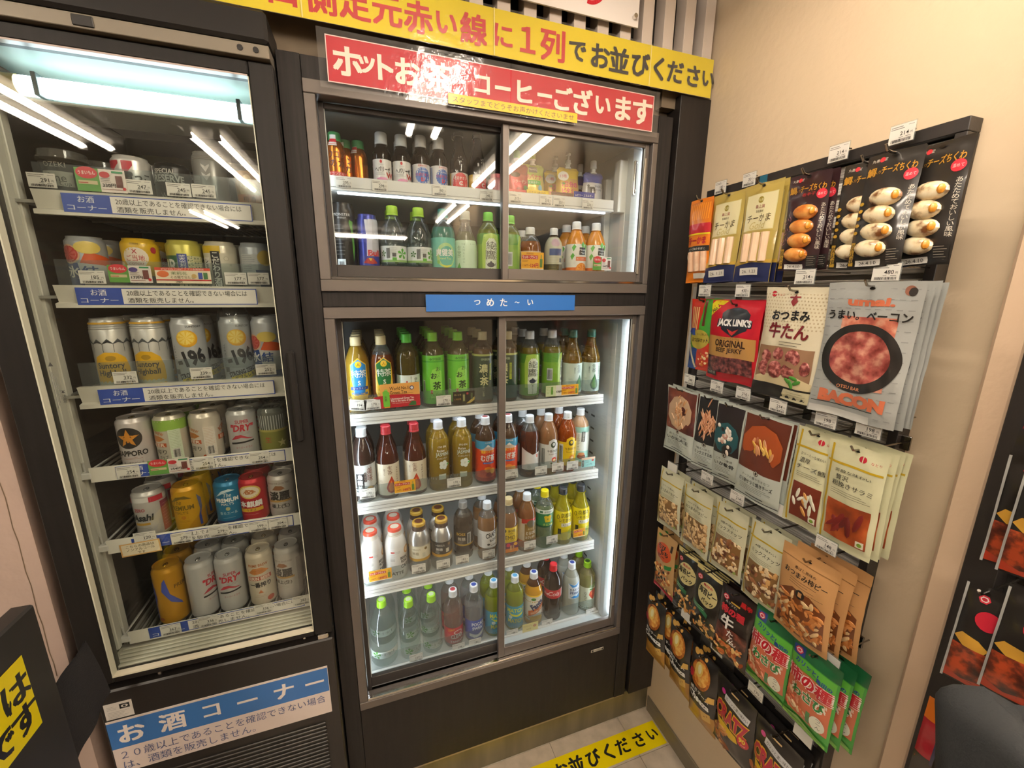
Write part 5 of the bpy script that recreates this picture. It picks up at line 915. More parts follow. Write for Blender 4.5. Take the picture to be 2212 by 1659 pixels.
can(L5, -1.311, .122, '#b01c28', '#b49a4c', [E(0, 88, 27, 19, '#c8a850'), E(0, 88, 23, 15, '#d8cdb8'), P([(-16, 84), (-6, 96), (8, 94), (16, 86), (4, 82), (-8, 82)], '#a8683a'), T('本麒麟', 0, 54, 16, W_, w=54, b=.03), R(-28, 32, 28, 42, '#c8981c'), T('うまさ', 0, 37, 7, K_), LN(1, -20, 20, 24, 3, '#d8a0a0')], 'red beer can with gold oval crest on fifth shelf', -2, 2, 'red beer cans')
TAN = lambda o: [T('BREWED FOR GOOD TIMES', 0, 102+o, 5, '#6a5a48', w=56), P([(-16, 84+o), (-6, 96+o), (8, 94+o), (16, 86+o), (4, 82+o)], '#8a5a34'), T('淡麗', 0, 66+o, 24, K_, w=50, b=.04), R(-30, 48+o, 30, 54+o, '#b08a48'), T('極上(生)', 0, 36+o, 11, K_, w=44, b=.02), LN(2, -22, 22, 22+o, 4, '#9a948a')]
can(L5, -1.242, .122, '#c6c0ba', '#6f6d6a', TAN(0), 'white beer can with bold black characters, right end of fifth shelf', -4, 2, 'small white beer cans')
# row 6 tall
can(L6, -1.531, .166, '#b8861a', '#b8902c', [P([(-34, 130), (-24, 110), (-22, 80), (-30, 50), (-26, 20), (-32, 20), (-38, 50), (-30, 80), (-32, 108), (-40, 126)], '#3a4a9c'), P([(4, 138), (0, 110), (10, 80), (32, 60), (34, 52), (10, 70), (-6, 104), (-2, 130)], '#3a4a9c'), T('PREMIUM', 46, 110, 11, '#6a4a14', w=50, b=.02), E(-18, 20, 7, 5, '#8a4a24')], 'tall gold beer can with blue swirls, left end of lowest shelf', 0, 2, 'tall gold beer cans')
can(L6, -1.460, .166, '#bdbdbb', SIL, [(('T', p[1], p[2]+34)+p[3:] if p[0] == 'T' else (('P', [(a+34, b) for a, b in p[1]], p[2]) if p[0] == 'P' else R(p[1]+34, p[2], p[3]+34, p[4], p[5]))) for p in flat(SD(26))], 'tall silver beer can with red lettering turned right, second on lowest shelf', 0, 2, 'tall silver beer cans')
can(L6, -1.393, .166, '#bdbdbb', SIL, SD(26), 'tall silver beer can with red lettering facing forward, third on lowest shelf', 4, 2, 'tall silver beer cans')
can(L6, -1.320, .166, '#cfc4ae', '#b49a4c', [T("PRIME BREW", 0, 130, 8, '#a8602c', w=50, b=.02), P([(-26, 108), (-12, 122), (8, 122), (26, 110), (8, 104), (-10, 102)], '#b8763a'), LN(3, -18, 18, 115, 3, '#5a3a1c'), R(-30, 84, 30, 96, '#a8442c'), T('KIRIN BEER', 0, 90, 9, '#e8dcc8', w=54, b=.03), T('一番搾り', 0, 70, 14, K_, w=52, b=.03), P([(-6, 44), (0, 54), (6, 44)], '#b8682c'), LN(2, -16, 16, 36, 4, '#a87858'), E(22, 22, 9, 8, '#a8442c')], 'tall cream beer can with red and gold crest on lowest shelf', 4, 2, 'tall cream beer cans')
can(L6, -1.250, .166, '#c0bcb6', '#6f6d6a', [(('T', p[1], p[2]-14)+p[3:] if p[0] == 'T' else (('P', [(a-14, b) for a, b in p[1]], p[2]) if p[0] == 'P' else R(p[1]-14, p[2], p[3]-14, p[4], p[5]))) for p in flat(TAN(26))]+[R(24, 20, 40, 130, '#a8a49e'), LN(20, 26, 38, 126, 5, '#6a6864')], 'tall white beer can with bold characters, right end of lowest shelf', 4, 2, 'tall white beer cans')
# row 1: cups and small cans
def cupsake(x, H, Rr, col, prims, lab, lid=True, n=0, group=None, dx=.0):
    t = thing('sake_cup', lab, 'cup', (x, YC+.005, L1), (0, 0, 0), group); prof = profile('cup', Rr, H*.86)
    G().lathe(prof, mat(col, .3, .1), 26).obj('body', t)
    g = G(); printing(g, prims, wrap(prof, Rr*.9), step=7); g.obj('label', t)
    if lid: G().lathe([(Rr*.97, H*.82), (Rr*1.03, H*.83), (Rr*1.03, H*.86), (Rr*.95, H*.87), (Rr*.93, H*.985), (Rr*.90, H), (Rr*.2, H*.995)], clear('#e8e8e4', .12, '#c8c4bc', .06, 1.5), 26).obj('lid', t)
    for k in range(n): copy_tree(t, (x+dx*(k+1), YC+.08*(k+1), L1), lab.split(',')[0]+', one standing behind', None, group)
cupsake(-1.566, .100, .040, '#2a2724', [R(-26, 30, 26, 58, '#c8c2b4'), T('One', -2, 46, 16, '#3a3630', w=34), T('Cup', 12, 34, 8, '#3a3630'), T('OZEKI', 0, 70, 9, '#b8b2a4', w=34), full(8, 24, '#4a4844')], 'large black sake cup with clear domed lid, left end of top shelf', n=1, group='black sake cups with clear lids', dx=.03)
can(L1, -1.450, .100, '#d5d0cc', SIL, [P([(-40, 30), (-40, 88), (-10, 88), (-10, 82), (-20, 82), (-20, 30), (-27, 30), (-27, 80), (-40, 80)], '#b8283c'), P([(-4, 30), (-4, 88), (14, 88), (14, 80), (3, 80), (3, 30)], '#b8283c'), T('雪っこ', 20, 58, 17, K_, w=44, b=.04), LN(2, 0, 24, 36, 4, '#8a8884')], 'white can with red bracket marks and a brushed black character, top shelf', 0, 2, 'white bracket mark cans', Rr=.0335)
can(L1, -1.378, .092, '#1d1b1a', '#3a3836', [T('SPECIAL', -4, 74, 10, '#c8c4bc', w=40, b=.02), T('RESERVE', 2, 60, 14, '#c8c4bc', w=58, b=.03), T('WATER', 6, 24, 14, '#8f8b84', w=44)], 'low black can lettered special reserve on top shelf', 0, 1, 'low black special cans', Rr=.0335, dx=.03)
can(L1, -1.305, .122, '#8f8c88', SIL, [P([(-8, 96), (0, 84), (8, 96), (8, 92), (0, 79), (-8, 92)], '#d0ccc8'), P([(-8, 78), (0, 66), (8, 78), (8, 74), (0, 61), (-8, 74)], '#d0ccc8'), R(-30, 40, -12, 70, '#b8b4b0'), LN(6, -28, -14, 66, 5, '#6a6662')], 'grey metallic can with white chevrons on top shelf', 0, 1, 'grey chevron cans', 'bcan')
cupsake(-1.228, .118, .036, '#a87828', [E(0, 50, 20, 20, '#c8a058'), R(-30, 20, 30, 40, '#c87838'), T('梅酒', 0, 30, 12, '#5a2c10'), E(0, 74, 8, 8, '#d8b060')], 'amber plum liqueur cup at the right end of top shelf', lid=True)
# ================================================================ PRICE CARDS
def at(u, v, y=None, x=None, z=None):
    """the point of a plane that lies behind pixel (u, v) of the 2212 x 1659 photograph"""
    d = Vector(((u-1106)/FPX, (v-829.5)/FPX, 1)); w3 = Vector([sum(RW[k][j]*d[k] for k in range(3)) for j in range(3)]); c = Vector(CAMLOC)
    i, t_ = (1, y) if y is not None else ((0, x) if x is not None else (2, z))
    return c+w3*((t_-c[i])/w3[i])
def price_prims(p, w_=44, h=31):
    r = random.Random(p); s = w_/44
    return [R(0, 0, w_, h, '#dcd9d0'), LN(2, 2*s, 30*s, h-4, 3.2, '#4a4846', .9), LN(1, 32*s, 42*s, h-4, 3, '#8a8886', .8), T(str(p), 27*s, h*.50, 7.5*s, '#23211f', b=.008), T('円', 39*s, h*.46, 4*s, '#3a3836'), LN(1, 18*s, 26*s, h*.29, 2, '#4a4846', .7), LN(1, 30*s, 40*s, h*.29, 2, '#4a4846', .7), BAR(5*s, 40*s, h*.06, h*.22)]
PCM = {}
def price(u, v, p, where, w_=44, h=31, y=.089, rot=0, name='price_card'):
    c = at(u, v, y)
    g = board(G(), w_, h, price_prims(p, w_, h), back='#dcd9d0', t=.0004)
    o = g.obj(name, None, (c.x-w_/2000, y, c.z-h/2000), (0, math.radians(rot), 0))
    return tag(o, 'white price card reading %d yen %s' % (p, where), 'price card')
def promo(u, v, w_, h, prims, lab, y=.0885, rot=0):
    c = at(u, v, y); o = board(G(), w_, h, prims, back='#e4dccc', t=.0004).obj('promo_card', None, (c.x-w_/2000, y-.0005, c.z-h/2000), (0, math.radians(rot), 0))
    return tag(o, lab, 'card')
def lucky(p, p0, w_=62, h=40):
    return [R(0, 0, w_, h, '#e8a81c'), R(2, h*.60, w_*.74, h*.82, '#b8282c'), T('ラッキープライス', w_*.38, h*.71, h*.17, '#f0e0d0', w=w_*.66, b=.02), T('期間限定', w_*.38, h*.92, h*.10, '#8a3010'), LN(2, 3, w_*.35, h*.52, 3, '#5a3a10', .8), T('%d円 ▸' % p0, w_*.22, h*.24, h*.16, '#7a3010', w=w_*.30), T('%d円' % p, w_*.58, h*.24, h*.24, '#b8282c', w=w_*.34, b=.03), R(w_*.82, h*.14, w_*.94, h*.62, '#5a7a2c'), R(w_*.86, h*.62, w_*.90, h*.86, '#7a9a4c'), R(0, 0, w_, h*.06, '#e8dcc8')]
def umai(p, w_, h, tone='#b83038'):
    a = w_*.47
    return [R(0, 0, w_, h, '#e2d8d0'), R(0, 0, a, h, '#5a9440'), E(a*.5, h*.80, a*.46, h*.26, '#c8303a'), T('うまいもん', a*.5, h*.80, h*.16, '#f0e4dc', w=a*.7, b=.02), R(a*.1, h*.30, a*.9, h*.46, '#c8b890'), R(a*.1, h*.34, a*.5, h*.38, '#a84030'), E(a+(w_-a)*.22, h*.76, (w_-a)*.2, h*.14, tone), R(a+(w_-a)*.5, h*.85, w_-3, h*.94, '#3a8a5a'), T('%d円' % p, a+(w_-a)*.34, h*.30, h*.17, '#23211f', w=(w_-a)*.5, b=.02), R(w_-(w_-a)*.38, h*.22, w_-(w_-a)*.12, h*.74, '#6a3a34'), LN(3, a+2, a+(w_-a)*.5, h*.58, h*.07, '#6a6260', .7), LN(1, a+2, w_-3, h*.12, 3, '#8a4040', .8), E(w_-4, h*.18, 3, 3, '#c8303a')]
for u, v, p, wh, r in ((771.4, 873, 194, 'tilted under the golden jasmine tea', 8), (805, 874, 170, 'under the green pentagon label tea', -2), (958.6, 865, 170, 'under the bright green tea pair', 0),
                       (793.7, 1066, 170, 'under the oolong tea', 0), (981, 1042, 170, 'under the golden jasmine tea pair', 0), (1105, 1023, 170, 'under the right barley tea', 0), (1168.8, 1016, 170, 'between slanted label tea and milk tea', 0), (1205, 1009, 183, 'under the milk tea', 0), (1236.8, 1005, 183, 'under the yellow lemon tea', 0),
                       (904.6, 1228, 198, 'under the cream band coffee bottle', 0), (957.6, 1218, 188, 'under the black band coffee bottle', 0), (998.7, 1208.5, 182, 'under the clear coffee bottle', 0), (1055.8, 1196.6, 182, 'under the curved lettering coffee', 0), (1144.8, 1176.8, 206, 'under the caramel coffee milk', 0), (1192.4, 1165.4, 182, 'under the citric drink', 0),
                       (899, 1421, 127, 'under the clear water bottles', 0), (990.8, 1398, 138, 'under the red label sparkling drink', 0), (1026.6, 1387.6, 182, 'under the blue label sports drink', 0), (1106.5, 1367.5, 188, 'under the lime yellow soda', 0), (1181.8, 1346, 182, 'under the dark cola', 0), (1276.5, 1322, 170, 'under the apple drink', 0)):
    price(u, v, p, wh, rot=r)
for u, v, p, wh in ((742.8, 393.7, 205, 'under the orange metallic bottles'), (820.5, 401, 298, 'under the liver mark bottles'), (949.6, 411.4, 180, 'under the blue sunburst bottles'), (1051, 422.8, 145, 'under the round red label bottles'), (1113, 427.8, 215, 'under the dark red pouch'), (1179, 433, 215, 'under the banana pouch'), (1208, 436.7, 221, 'under the vitamin pouch'), (1269.6, 441.8, 226, 'under the silver pouches')):
    price(u, v, p, wh, 38, 26, y=.084)
GT = [R(0, 0, 98, 66, '#e0a050'), R(0, 0, 98, 32, '#b0222c'), E(40, 32, 60, 6, '#b0222c'), T('World No.1', 52, 56, 10, '#3a2414', w=52, b=.012), T('Green Tea', 50, 44, 10, '#3a2414', w=48, b=.012), LN(1, 26, 84, 37, 3, '#6a3a1c', .8), T('Unsweetened Green Tea.', 60, 26, 6, '#f0dcd0', w=66, b=.02), T('This is the taste of japan.', 60, 18.5, 6, '#f0dcd0', w=66, b=.02), T('100% Japanese tea leaves', 54, 12, 3.4, '#e0b0a0', w=48), P([(74, 2), (98, 2), (98, 14), (86, 15)], '#3a6a34'), E(88, 55, 6, 6, '#2c3a6a'), E(88, 55, 4, 4, '#dcd8d0'), R(6, 4, 22, 44, '#6ab038'), R(10, 44, 18, 52, '#9ac050'), E(14, 46, 8, 5, '#6ab038'), V('お茶', 14, 28, 16, '#16301a'), R(8, 1, 21, 4, '#d8a020')]
promo(865.5, 854, 110, 70, [(('R', p[1]*1.12, p[2]*1.06, p[3]*1.12, p[4]*1.06, p[5]) if p[0] == 'R' else p) for p in flat(GT)], 'orange and red card about world number one green tea, in English', rot=-1)
promo(1002, 859, 66, 40, [R(0, 0, 66, 40, '#1c1a16'), T('濃いお茶', 14, 30, 5, '#b8a060', w=22), T('170円', 14, 16, 6, '#b8862c', w=20), R(29, 6, 37, 34, '#3a4428'), R(30, 10, 36, 30, '#8a8a5a'), R(41, 30, 47, 36, '#b83038'), P([(40, 2), (66, 22), (66, 12), (52, 2)], '#a8944c'), R(54, 14, 60, 34, '#4a5a34')], 'black and gold promo card under the dark green tea')
promo(1214.4, 843, 118, 36, [R(0, 0, 118, 36, '#d8d4c8'), R(0, 0, 36, 36, '#c8cfa0'), R(18, 6, 26, 32, '#5a8a2c'), LN(5, 3, 16, 30, 5, '#7a9a4c', .8), T('170円', 48, 14, 8, '#23211f', b=.03), ]+[(q[0],)+((q[1]+56, q[2], q[3]+56, q[4], q[5]) if q[0] == 'R' else (q[1], q[2]+56)+q[3:]) for q in flat(lucky(149, 170, 62, 36)) if q[0] in 'RT'], 'long green and yellow promo card at the right of the top lower shelf')
promo(875, 1051, 62, 38, lucky(149, 170), 'orange lucky price card reading 149 yen under the red capped tea')
promo(1270.6, 998, 54, 36, [R(0, 0, 54, 36, '#d8b89c'), R(0, 0, 54, 28, '#8fc4c0'), R(2, 3, 10, 26, '#2c3a3a'), V('砂糖不使用', 6, 14, 20, W_), LN(3, 14, 34, 24, 4, '#4a5a5a', .8), T('171円', 32, 9, 7, '#2c3a5a'), E(44, 24, 5, 4, '#c04a4a')], 'teal and peach promo card at the right end of the second shelf')
promo(822, 1241.7, 68, 38, lucky(189, 198, 68, 38), 'orange lucky price card reading 189 yen under the white coffee bottles')
promo(1105.8, 1181.4, 46, 38, [R(0, 0, 46, 38, '#6a2c50'), R(0, 0, 46, 14, '#c87830'), E(10, 28, 7, 7, '#c83050'), E(36, 30, 7, 6, '#e0a830'), R(16, 8, 22, 26, '#c8a070'), R(25, 8, 31, 26, '#b8885c')], 'purple and orange promo card right of the third shelf door edge')
promo(1251.3, 1150.5, 48, 32, lucky(162, 182, 48, 32), 'small orange lucky price card under the lemonade pair')
promo(1145.6, 1354, 62, 34, [R(0, 0, 62, 34, '#d8cc8c'), R(0, 32, 62, 34, '#e8dc60'), T('マスカット', 20, 24, 6, '#8a6a30'), T('182円', 24, 10, 7, '#8a6a30'), E(48, 20, 7, 6, '#b88060')], 'pale yellow promo card under the golden soda')
promo(1150.4, 563.8, 72, 50, lucky(124, 136, 72, 50), 'orange lucky price card reading 124 yen in the upper right compartment', y=.0885)
promo(1300.5, 569.6, 66, 40, umai(200, 66, 40), 'red and green promo card reading 200 yen under the orange juice')
# beer cooler
for u, v, p, wh in ((90, 389, 291, 'under the black sake cup'), (300.6, 403.5, 247, 'under the white bracket mark can'), (386, 410, 245, 'under the low black can'), (440, 413, 245, 'under the grey chevron can'),
                    (199.4, 598.7, 185, 'under the grapefruit can'), (509.5, 601.8, 177, 'right of the long promo card on the second shelf'), (558.5, 601.8, 177, 'at the right end of the second shelf'),
                    (270.6, 815.4, 332, 'under the tall highball cans'), (435, 806, 239, 'under the tall lemon cans'), (574.4, 798, 252, 'under the tall fruit can')):
    price(u, v, p, wh, 44, 27, y=.0455)
for u, v, p, wh in ((277, 1019.8, 254, 'under the gold star beer'), (440.3, 1001.6, 254, 'under the plain cream beer'), (560.8, 988.7, 254, 'at the right of the fourth shelf'),
                    (313.3, 1161, 120, 'partly covered by the non-alcohol card'), (392.4, 1162.3, 279, 'under the gold beer'), (472.7, 1148, 279, 'under the blue beer'), (558.3, 1136.4, 199, 'under the red beer'), (601, 1130, 204, 'under the small bold character beer'),
                    (369, 1359.8, 367, 'under the tall gold beer'), (450.3, 1341.7, 336, 'under the tall silver beers'), (569.6, 1314.6, 336, 'under the tall cream beer'), (651, 1296.5, 283, 'at the right end of the lowest shelf')):
    price(u, v, p, wh, 44, 29, y=.0335)
promo(219, 390, 82, 44, umai(330, 82, 44), 'red and green promo card reading 330 yen on the top beer shelf', y=.045)
promo(281.6, 592, 76, 36, umai(177, 76, 36, '#4a3a7a'), 'red and green promo card reading 177 yen on the second beer shelf', y=.045)
promo(397, 595.5, 104, 34, [R(0, 0, 104, 34, '#e4d8bc'), R(0, 28, 104, 34, '#c8442c'), T('STATION POINT アプリ会員限定', 52, 31, 3.6, '#f0e4dc', w=80), E(14, 20, 11, 7, '#d8703c'), T('茉莉花', 44, 22, 7, '#4a6a3a', w=30), T('その場で当たる!', 50, 13, 6, '#4a3a2c', w=46), R(0, 6, 104, 8.5, '#b8282c'), T('199円', 42, 3, 4.5, '#23211f', b=.02), R(80, 10, 88, 24, '#3a4a9a'), R(90, 10, 98, 24, '#4a7a4a'), E(72, 16, 5, 5, '#c8a868')], 'long cream promo card reading 199 yen on the second beer shelf', y=.045)
promo(366.4, 1006.8, 82, 36, umai(254, 82, 36), 'red and green promo card reading 254 yen on the fourth beer shelf', y=.033)
promo(305.5, 1184.4, 80, 34, [R(0, 0, 80, 34, '#d8a868'), R(3, 3, 77, 31, '#e4d8bc'), T('こちらの商品は', 40, 25, 7, '#3a2c1c', w=56, b=.01), T('ノンアルコール', 40, 16, 7, '#3a2c1c', w=56, b=.01), T('です', 40, 7, 7, '#3a2c1c', b=.01)], 'orange framed card about non-alcoholic drinks on the fifth beer shelf', y=.0325, rot=-2)
# ================================================================ SNACK DISPLAY on the right wall
DY0, DY1, DZ1, DZ0 = -.634, -.070, 1.969, .515
ds = thing('snack_display', 'black framed slatwall snack display on the beige right wall', 'display', (-.02, -.35, DZ0)); parent_world[ds] = tuple(ds.location)
FRM = mat('#262220', .42, bump=.0003, bscale=120, var=.12, vscale=(30, 30, 30))
for nm, a in (('top_rail', (DY0, DY1, DZ1-.022, DZ1)), ('bottom_rail', (DY0, DY1, DZ0, DZ0+.022))):
    D(G().box(-.036, -.001, a[0], a[1], a[2], a[3], FRM, .001), 'frame_rail', ds)
D(G().box(-.036, -.001, DY0, DY0+.0165, DZ0+.0225, DZ1-.0225, FRM, .001), 'frame_post', ds)
D(G().box(-.036, -.001, DY1-.0165, DY1, DZ0+.0225, DZ1-.0225, FRM, .001), 'frame_post', ds)
D(G().box(-.008, -.001, DY0+.017, DY1-.017, DZ0+.023, DZ1-.023, mat('#8f8b84', .5)), 'back_board', ds)
D(G().box(-.0365, -.0358, -.266, -.245, DZ1-.021, DZ1-.001, mat('#1f5a70', .4)), 'blue_tape', ds, 'piece of blue tape on the black frame')
D(G().box(-.030, -.002, -.0685, -.05, .9, 1.70, mat('#d8d4cc', .5)), 'edge_board', ds, 'white edge board beside the frame')
gs = G().box(-.018, -.0085, DY0+.018, DY1-.018, 0, .0235, mat('#d6d2ca', .4), .0015)
for k in (.006, .012, .018): gs.box(-.0186, -.0178, DY0+.018, DY1-.018, k, k+.0012, '#a8a49c')
sm = gs.mesh('slat')
for k in range(41):
    o = put(sm, 'slat', ds); o.location = Vector((0, 0, DZ1-.0475-k*.0333))-ds.location
CH = mat('#8f8a84', .16, 1)
def qual(lab):
    a, _, b = lab.partition(',')
    for q in ('left', 'right', 'second', 'third', 'foremost', 'half hidden', 'tucked', 'lowest row', 'lower edge'):
        if q in b: return {'lowest row': 'upper one', 'lower edge': 'lower one'}.get(q, q+' one')
    return 'front one'
def foil(c, metal=.0, rough=.3, coat=.5, bump=.0012, bs=38): return mat(c, rough, metal, coat, bump=bump, bscale=bs)
def bag(key, lab, y, z, w_, h, body, prims, T_=22, n=1, X=-.140, tilt=0, roll=0, top=9, bot=8, back=None, extras=None, name='snack_bag', group=None, hook=1, step=.015, sides=None, wr=.6, cat='snack bag', dy=-.002, seal=None):
    """pillow bag hanging on a peg: front and back sheet, crimped seals, print, contents; w_, h, T_ in mm"""
    t = thing(name, lab, cat, (X, y, z), (0, math.radians(roll), -PI/2+math.radians(tilt)), group if n else None)
    r = random.Random(key); ph = [r.uniform(0, 6) for _ in range(6)]
    def fy(px, pz, s=1):
        u = min(1, max(0, px/w_)); q = (pz-bot)/(h-top-bot)
        if q <= 0 or q >= 1: a = 0
        else: a = (1-abs(2*u-1)**2.6)**.75*min(1, (math.sin(PI*min(max(q, 0), 1))**.55)*(1.12-.35*q))
        wv = 1.7*wr*(math.sin(px*.12+pz*.05+ph[0])*.7+math.sin(px*.05-pz*.10+ph[1])*.9+.30*math.sin(px*.19+pz*.12+ph[2]))*(.25+.75*a)
        if a == 0: wv = .35*math.sin(pz*2.6)*.3+wv*.5
        curl = 3.5*math.sin(pz*.018+ph[3])+2*math.sin(px*.04+ph[4])*(1-q)
        return (-s*T_*.5*a-wv-curl)/1000
    def fx(px, pz):
        q = min(1, max(0, (pz-bot)/(h-top-bot))); return (px-w_/2)*(1-(.0016*T_)*math.sin(PI*q)**.6-.004*math.sin(q*23+ph[5])*math.sin(PI*q))/1000
    def fz(px, pz): return (pz-h+1.3*math.sin(px*.05+ph[0])*(1-pz/h)+.6*math.sin(px*.09+ph[2])*(pz/h))/1000
    nx, nz = 18, 30; g = G()
    for s in (1, -1):
        vs = [(fx(w_*i/nx, h*j/nz), fy(w_*i/nx, h*j/nz, s)+(.0004 if s < 0 else 0), fz(w_*i/nx, h*j/nz)) for j in range(nz+1) for i in range(nx+1)]
        fs = [((j*(nx+1)+i, j*(nx+1)+i+1, (j+1)*(nx+1)+i+1, (j+1)*(nx+1)+i) if s == 1 else (j*(nx+1)+i+1, j*(nx+1)+i, (j+1)*(nx+1)+i, (j+1)*(nx+1)+i+1)) for j in range(nz) for i in range(nx)]
        g.add(vs, fs, body if s == 1 else (back or body))
    g.obj('pouch', t)
    fn = lambda px, pz, l: (fx(px, pz), fy(px, pz)-l/1000-.0003, fz(px, pz))
    pr = list(prims)
    g = G(); printing(g, pr+[E(w_/2, h-top*.75, 4.5, 2.2, '#14110f')], fn, step=6, dl=.15); g.obj('print', t)
    if seal:
        g = G()
        for k in range(int((top-2)/1.6)): printing(g, [R(1, h-1.5-k*1.6, w_-1, h-1.0-k*1.6, seal)], fn, step=8)
        g.obj('crimped_seal', t)
    if extras: extras(t, fn, r)
    hz = z-top*.75/1000
    if hook:
        hx = X-.022
        hk = G().tube([(-.019, y, hz+.003), (hx+.012, y, hz+.003), (hx+.003, y, hz+.0045), (hx-.004, y, hz+.013)], .0021, CH, 8).box(-.024, -.0185, y-.009, y+.009, hz-.012, hz+.016, CH, .001).obj('display_hook')
        tag(hk, 'chrome peg hook of the '+' '.join(lab.split(',')[0].split()[:7])+' '+qual(lab), 'hook', 'chrome hooks of the snack display')
    for k in range(n):
        L = ' '.join(lab.split(',')[0].split()[:8])
        c_ = copy_tree(t, (X+(.82+.62*k)*T_/1000+.0015*(k+1), y+dy*(k+1)+r.uniform(-.004, .004), z+r.uniform(-.002, .002)), L+(', behind the %s', ', third back from the %s', ', fourth back from the %s')[k] % qual(lab), (0, math.radians(roll+r.uniform(-1.5, 1.5)), -PI/2+math.radians(tilt+r.uniform(-1.2, 1.2))), group); c_.scale = (1, .58, 1)
    return t
def scatter(cols, x0, z0, x1, z1, n, size, asp=1.7, name='nuts', lab=None, coat=.3, thin=.6):
    def f(t, fn, r):
        g = G(); ms = [mat(c, .45, 0, coat) for c in cols]
        for k in range(n):
            px, pz = r.uniform(x0, x1), r.uniform(z0, z1); a = r.uniform(0, PI); s = size*r.uniform(.75, 1.15)
            p = fn(px, pz, 0); M = Matrix.Rotation(a, 3, 'Y') @ Matrix.Rotation(r.uniform(-.4, .4), 3, 'X')
            g.ell((p[0], p[1]+s*.15/1000, p[2]), (s*asp/1000, s*thin/1000, s/1000), ms[r.randrange(len(ms))], M, 7, 4)
        o = g.obj(name, t); o['kind'] = 'stuff'
        if lab: o['label'] = lab
    return f
ZR1, ZR2, ZR3, ZR4, ZR5, ZR6 = 1.921, 1.690, 1.412, 1.152, .940, .690
PRINT[:] = [.30, 0, .45]
# ---- row 1
def sticks(n, x0, x1, z0, z1, c, nm='cheese_stick'):
    def f(t, fn, r):
        m_ = blotch(c, c, '#e8c8a8', 40, .35, .4)
        for k in range(n):
            x = x0+(x1-x0)*(k+.5)/n; g = G(); rr = (x1-x0)/n*.43/1000
            pa, pb = fn(x, z0, 0), fn(x, z1, 0)
            g.tube([(pa[0], pa[1]+rr*.2, pa[2]), (pb[0], pb[1]+rr*.2, pb[2])], rr, m_, 10); g.obj(nm, t)
    return f
bag('r1a', 'narrow orange cheese stick bag with red band, at the left end of the top row', -.176, ZR1, 78, 212, foil('#d8781c'), [R(0, 150, 78, 204, '#c8701c'), [R(6+k*7, 160, 9+k*7, 200, '#e09030') for k in range(10)], R(0, 122, 78, 150, '#b02430'), R(0, 122, 78, 126, '#d8c020'), T('チーかま', 39, 108, 18, '#b02430', w=60, b=.04), R(0, 80, 78, 94, '#23211f'), T('チーズ&かまぼこ', 39, 87, 6, W_, w=60), R(30, 10, 74, 24, '#dcd4c4'), E(14, 70, 12, 12, '#dcd0b8'), T('徳用', 14, 70, 8, '#b02430')], T_=18, n=1, extras=sticks(3, 8, 74, 30, 80, '#e0b898'), group='narrow orange cheese stick bags', X=-.142)
CK = [R(0, 108, 100, 205, '#a8944c'), R(9, 112, 91, 190, '#c9c08a'), R(10.5, 113.5, 89.5, 188.5, '#d4cca0'), E(50, 176, 7, 7, '#8a7a2c'), T('丸善', 50, 176, 6, '#d4cca0'), T('最上質', 50, 162, 7, '#8a3030', w=24), T('製麺素材', 50, 152, 5, '#5a4a2c', w=20), T('チーかま', 50, 138, 17, '#3a2c14', w=62, b=.0), T('Gold', 50, 122, 16, '#b8a868', w=40, sh=.25), LN(1, 12, 88, 103, 4, '#8a7a3c', .9), R(0, 0, 100, 44, '#20264c'), P([(0, 44), (6, 50), (40, 47), (70, 44), (100, 48), (100, 40), (50, 42), (0, 36)], '#b8963c'), R(18, 14, 70, 30, '#d8d4c8'), T('26. 1.23', 44, 22, 7, '#3a3836', w=38)]
for k, (y, lab, X) in enumerate(((-.253, 'gold cheese stick bag with cream panel, left one of two in the top row', -.136), (-.354, 'gold cheese stick bag with cream panel, right one of two in the top row', -.142))):
    bag('r1b%d' % k, lab, y, ZR1, 96, 212, foil('#a8944c'), [(('R', p[1]*.96, p[2], p[3]*.96, p[4], p[5]) if p[0] == 'R' else (('T', p[1], p[2]*.96)+p[3:] if p[0] == 'T' else (('E', p[1]*.96)+p[2:] if p[0] == 'E' else ('P', [(a*.96, b) for a, b in p[1]], p[2])))) for p in flat(CK)], T_=18, n=2, extras=sticks(3, 14, 84, 44, 106, '#e2c2a0'), group='gold cheese stick bags', X=X)
def cakes(x, z0, dz, rx, rz, c1, c2, c3):
    def f(t, fn, r):
        m_ = blotch(c1, c2, c3, 55, .3, .5)
        for k in range(4):
            p = fn(x+(1.8 if k % 2 else -.6)+k*1.6, z0+dz*k, 0); g = G()
            g.ell((p[0], p[1]-.001, p[2]), (rx/1000, .011, rz/1000), m_, Matrix.Rotation(.12, 3, 'Y'), 14, 8)
            g.ell((p[0]+rx*.70/1000, p[1]-.0075, p[2]), (rx*.22/1000, .006, rz*.5/1000), mat('#d89030', .35, 0, .3), None, 8, 5); g.obj('fish_cake', t)
    return f
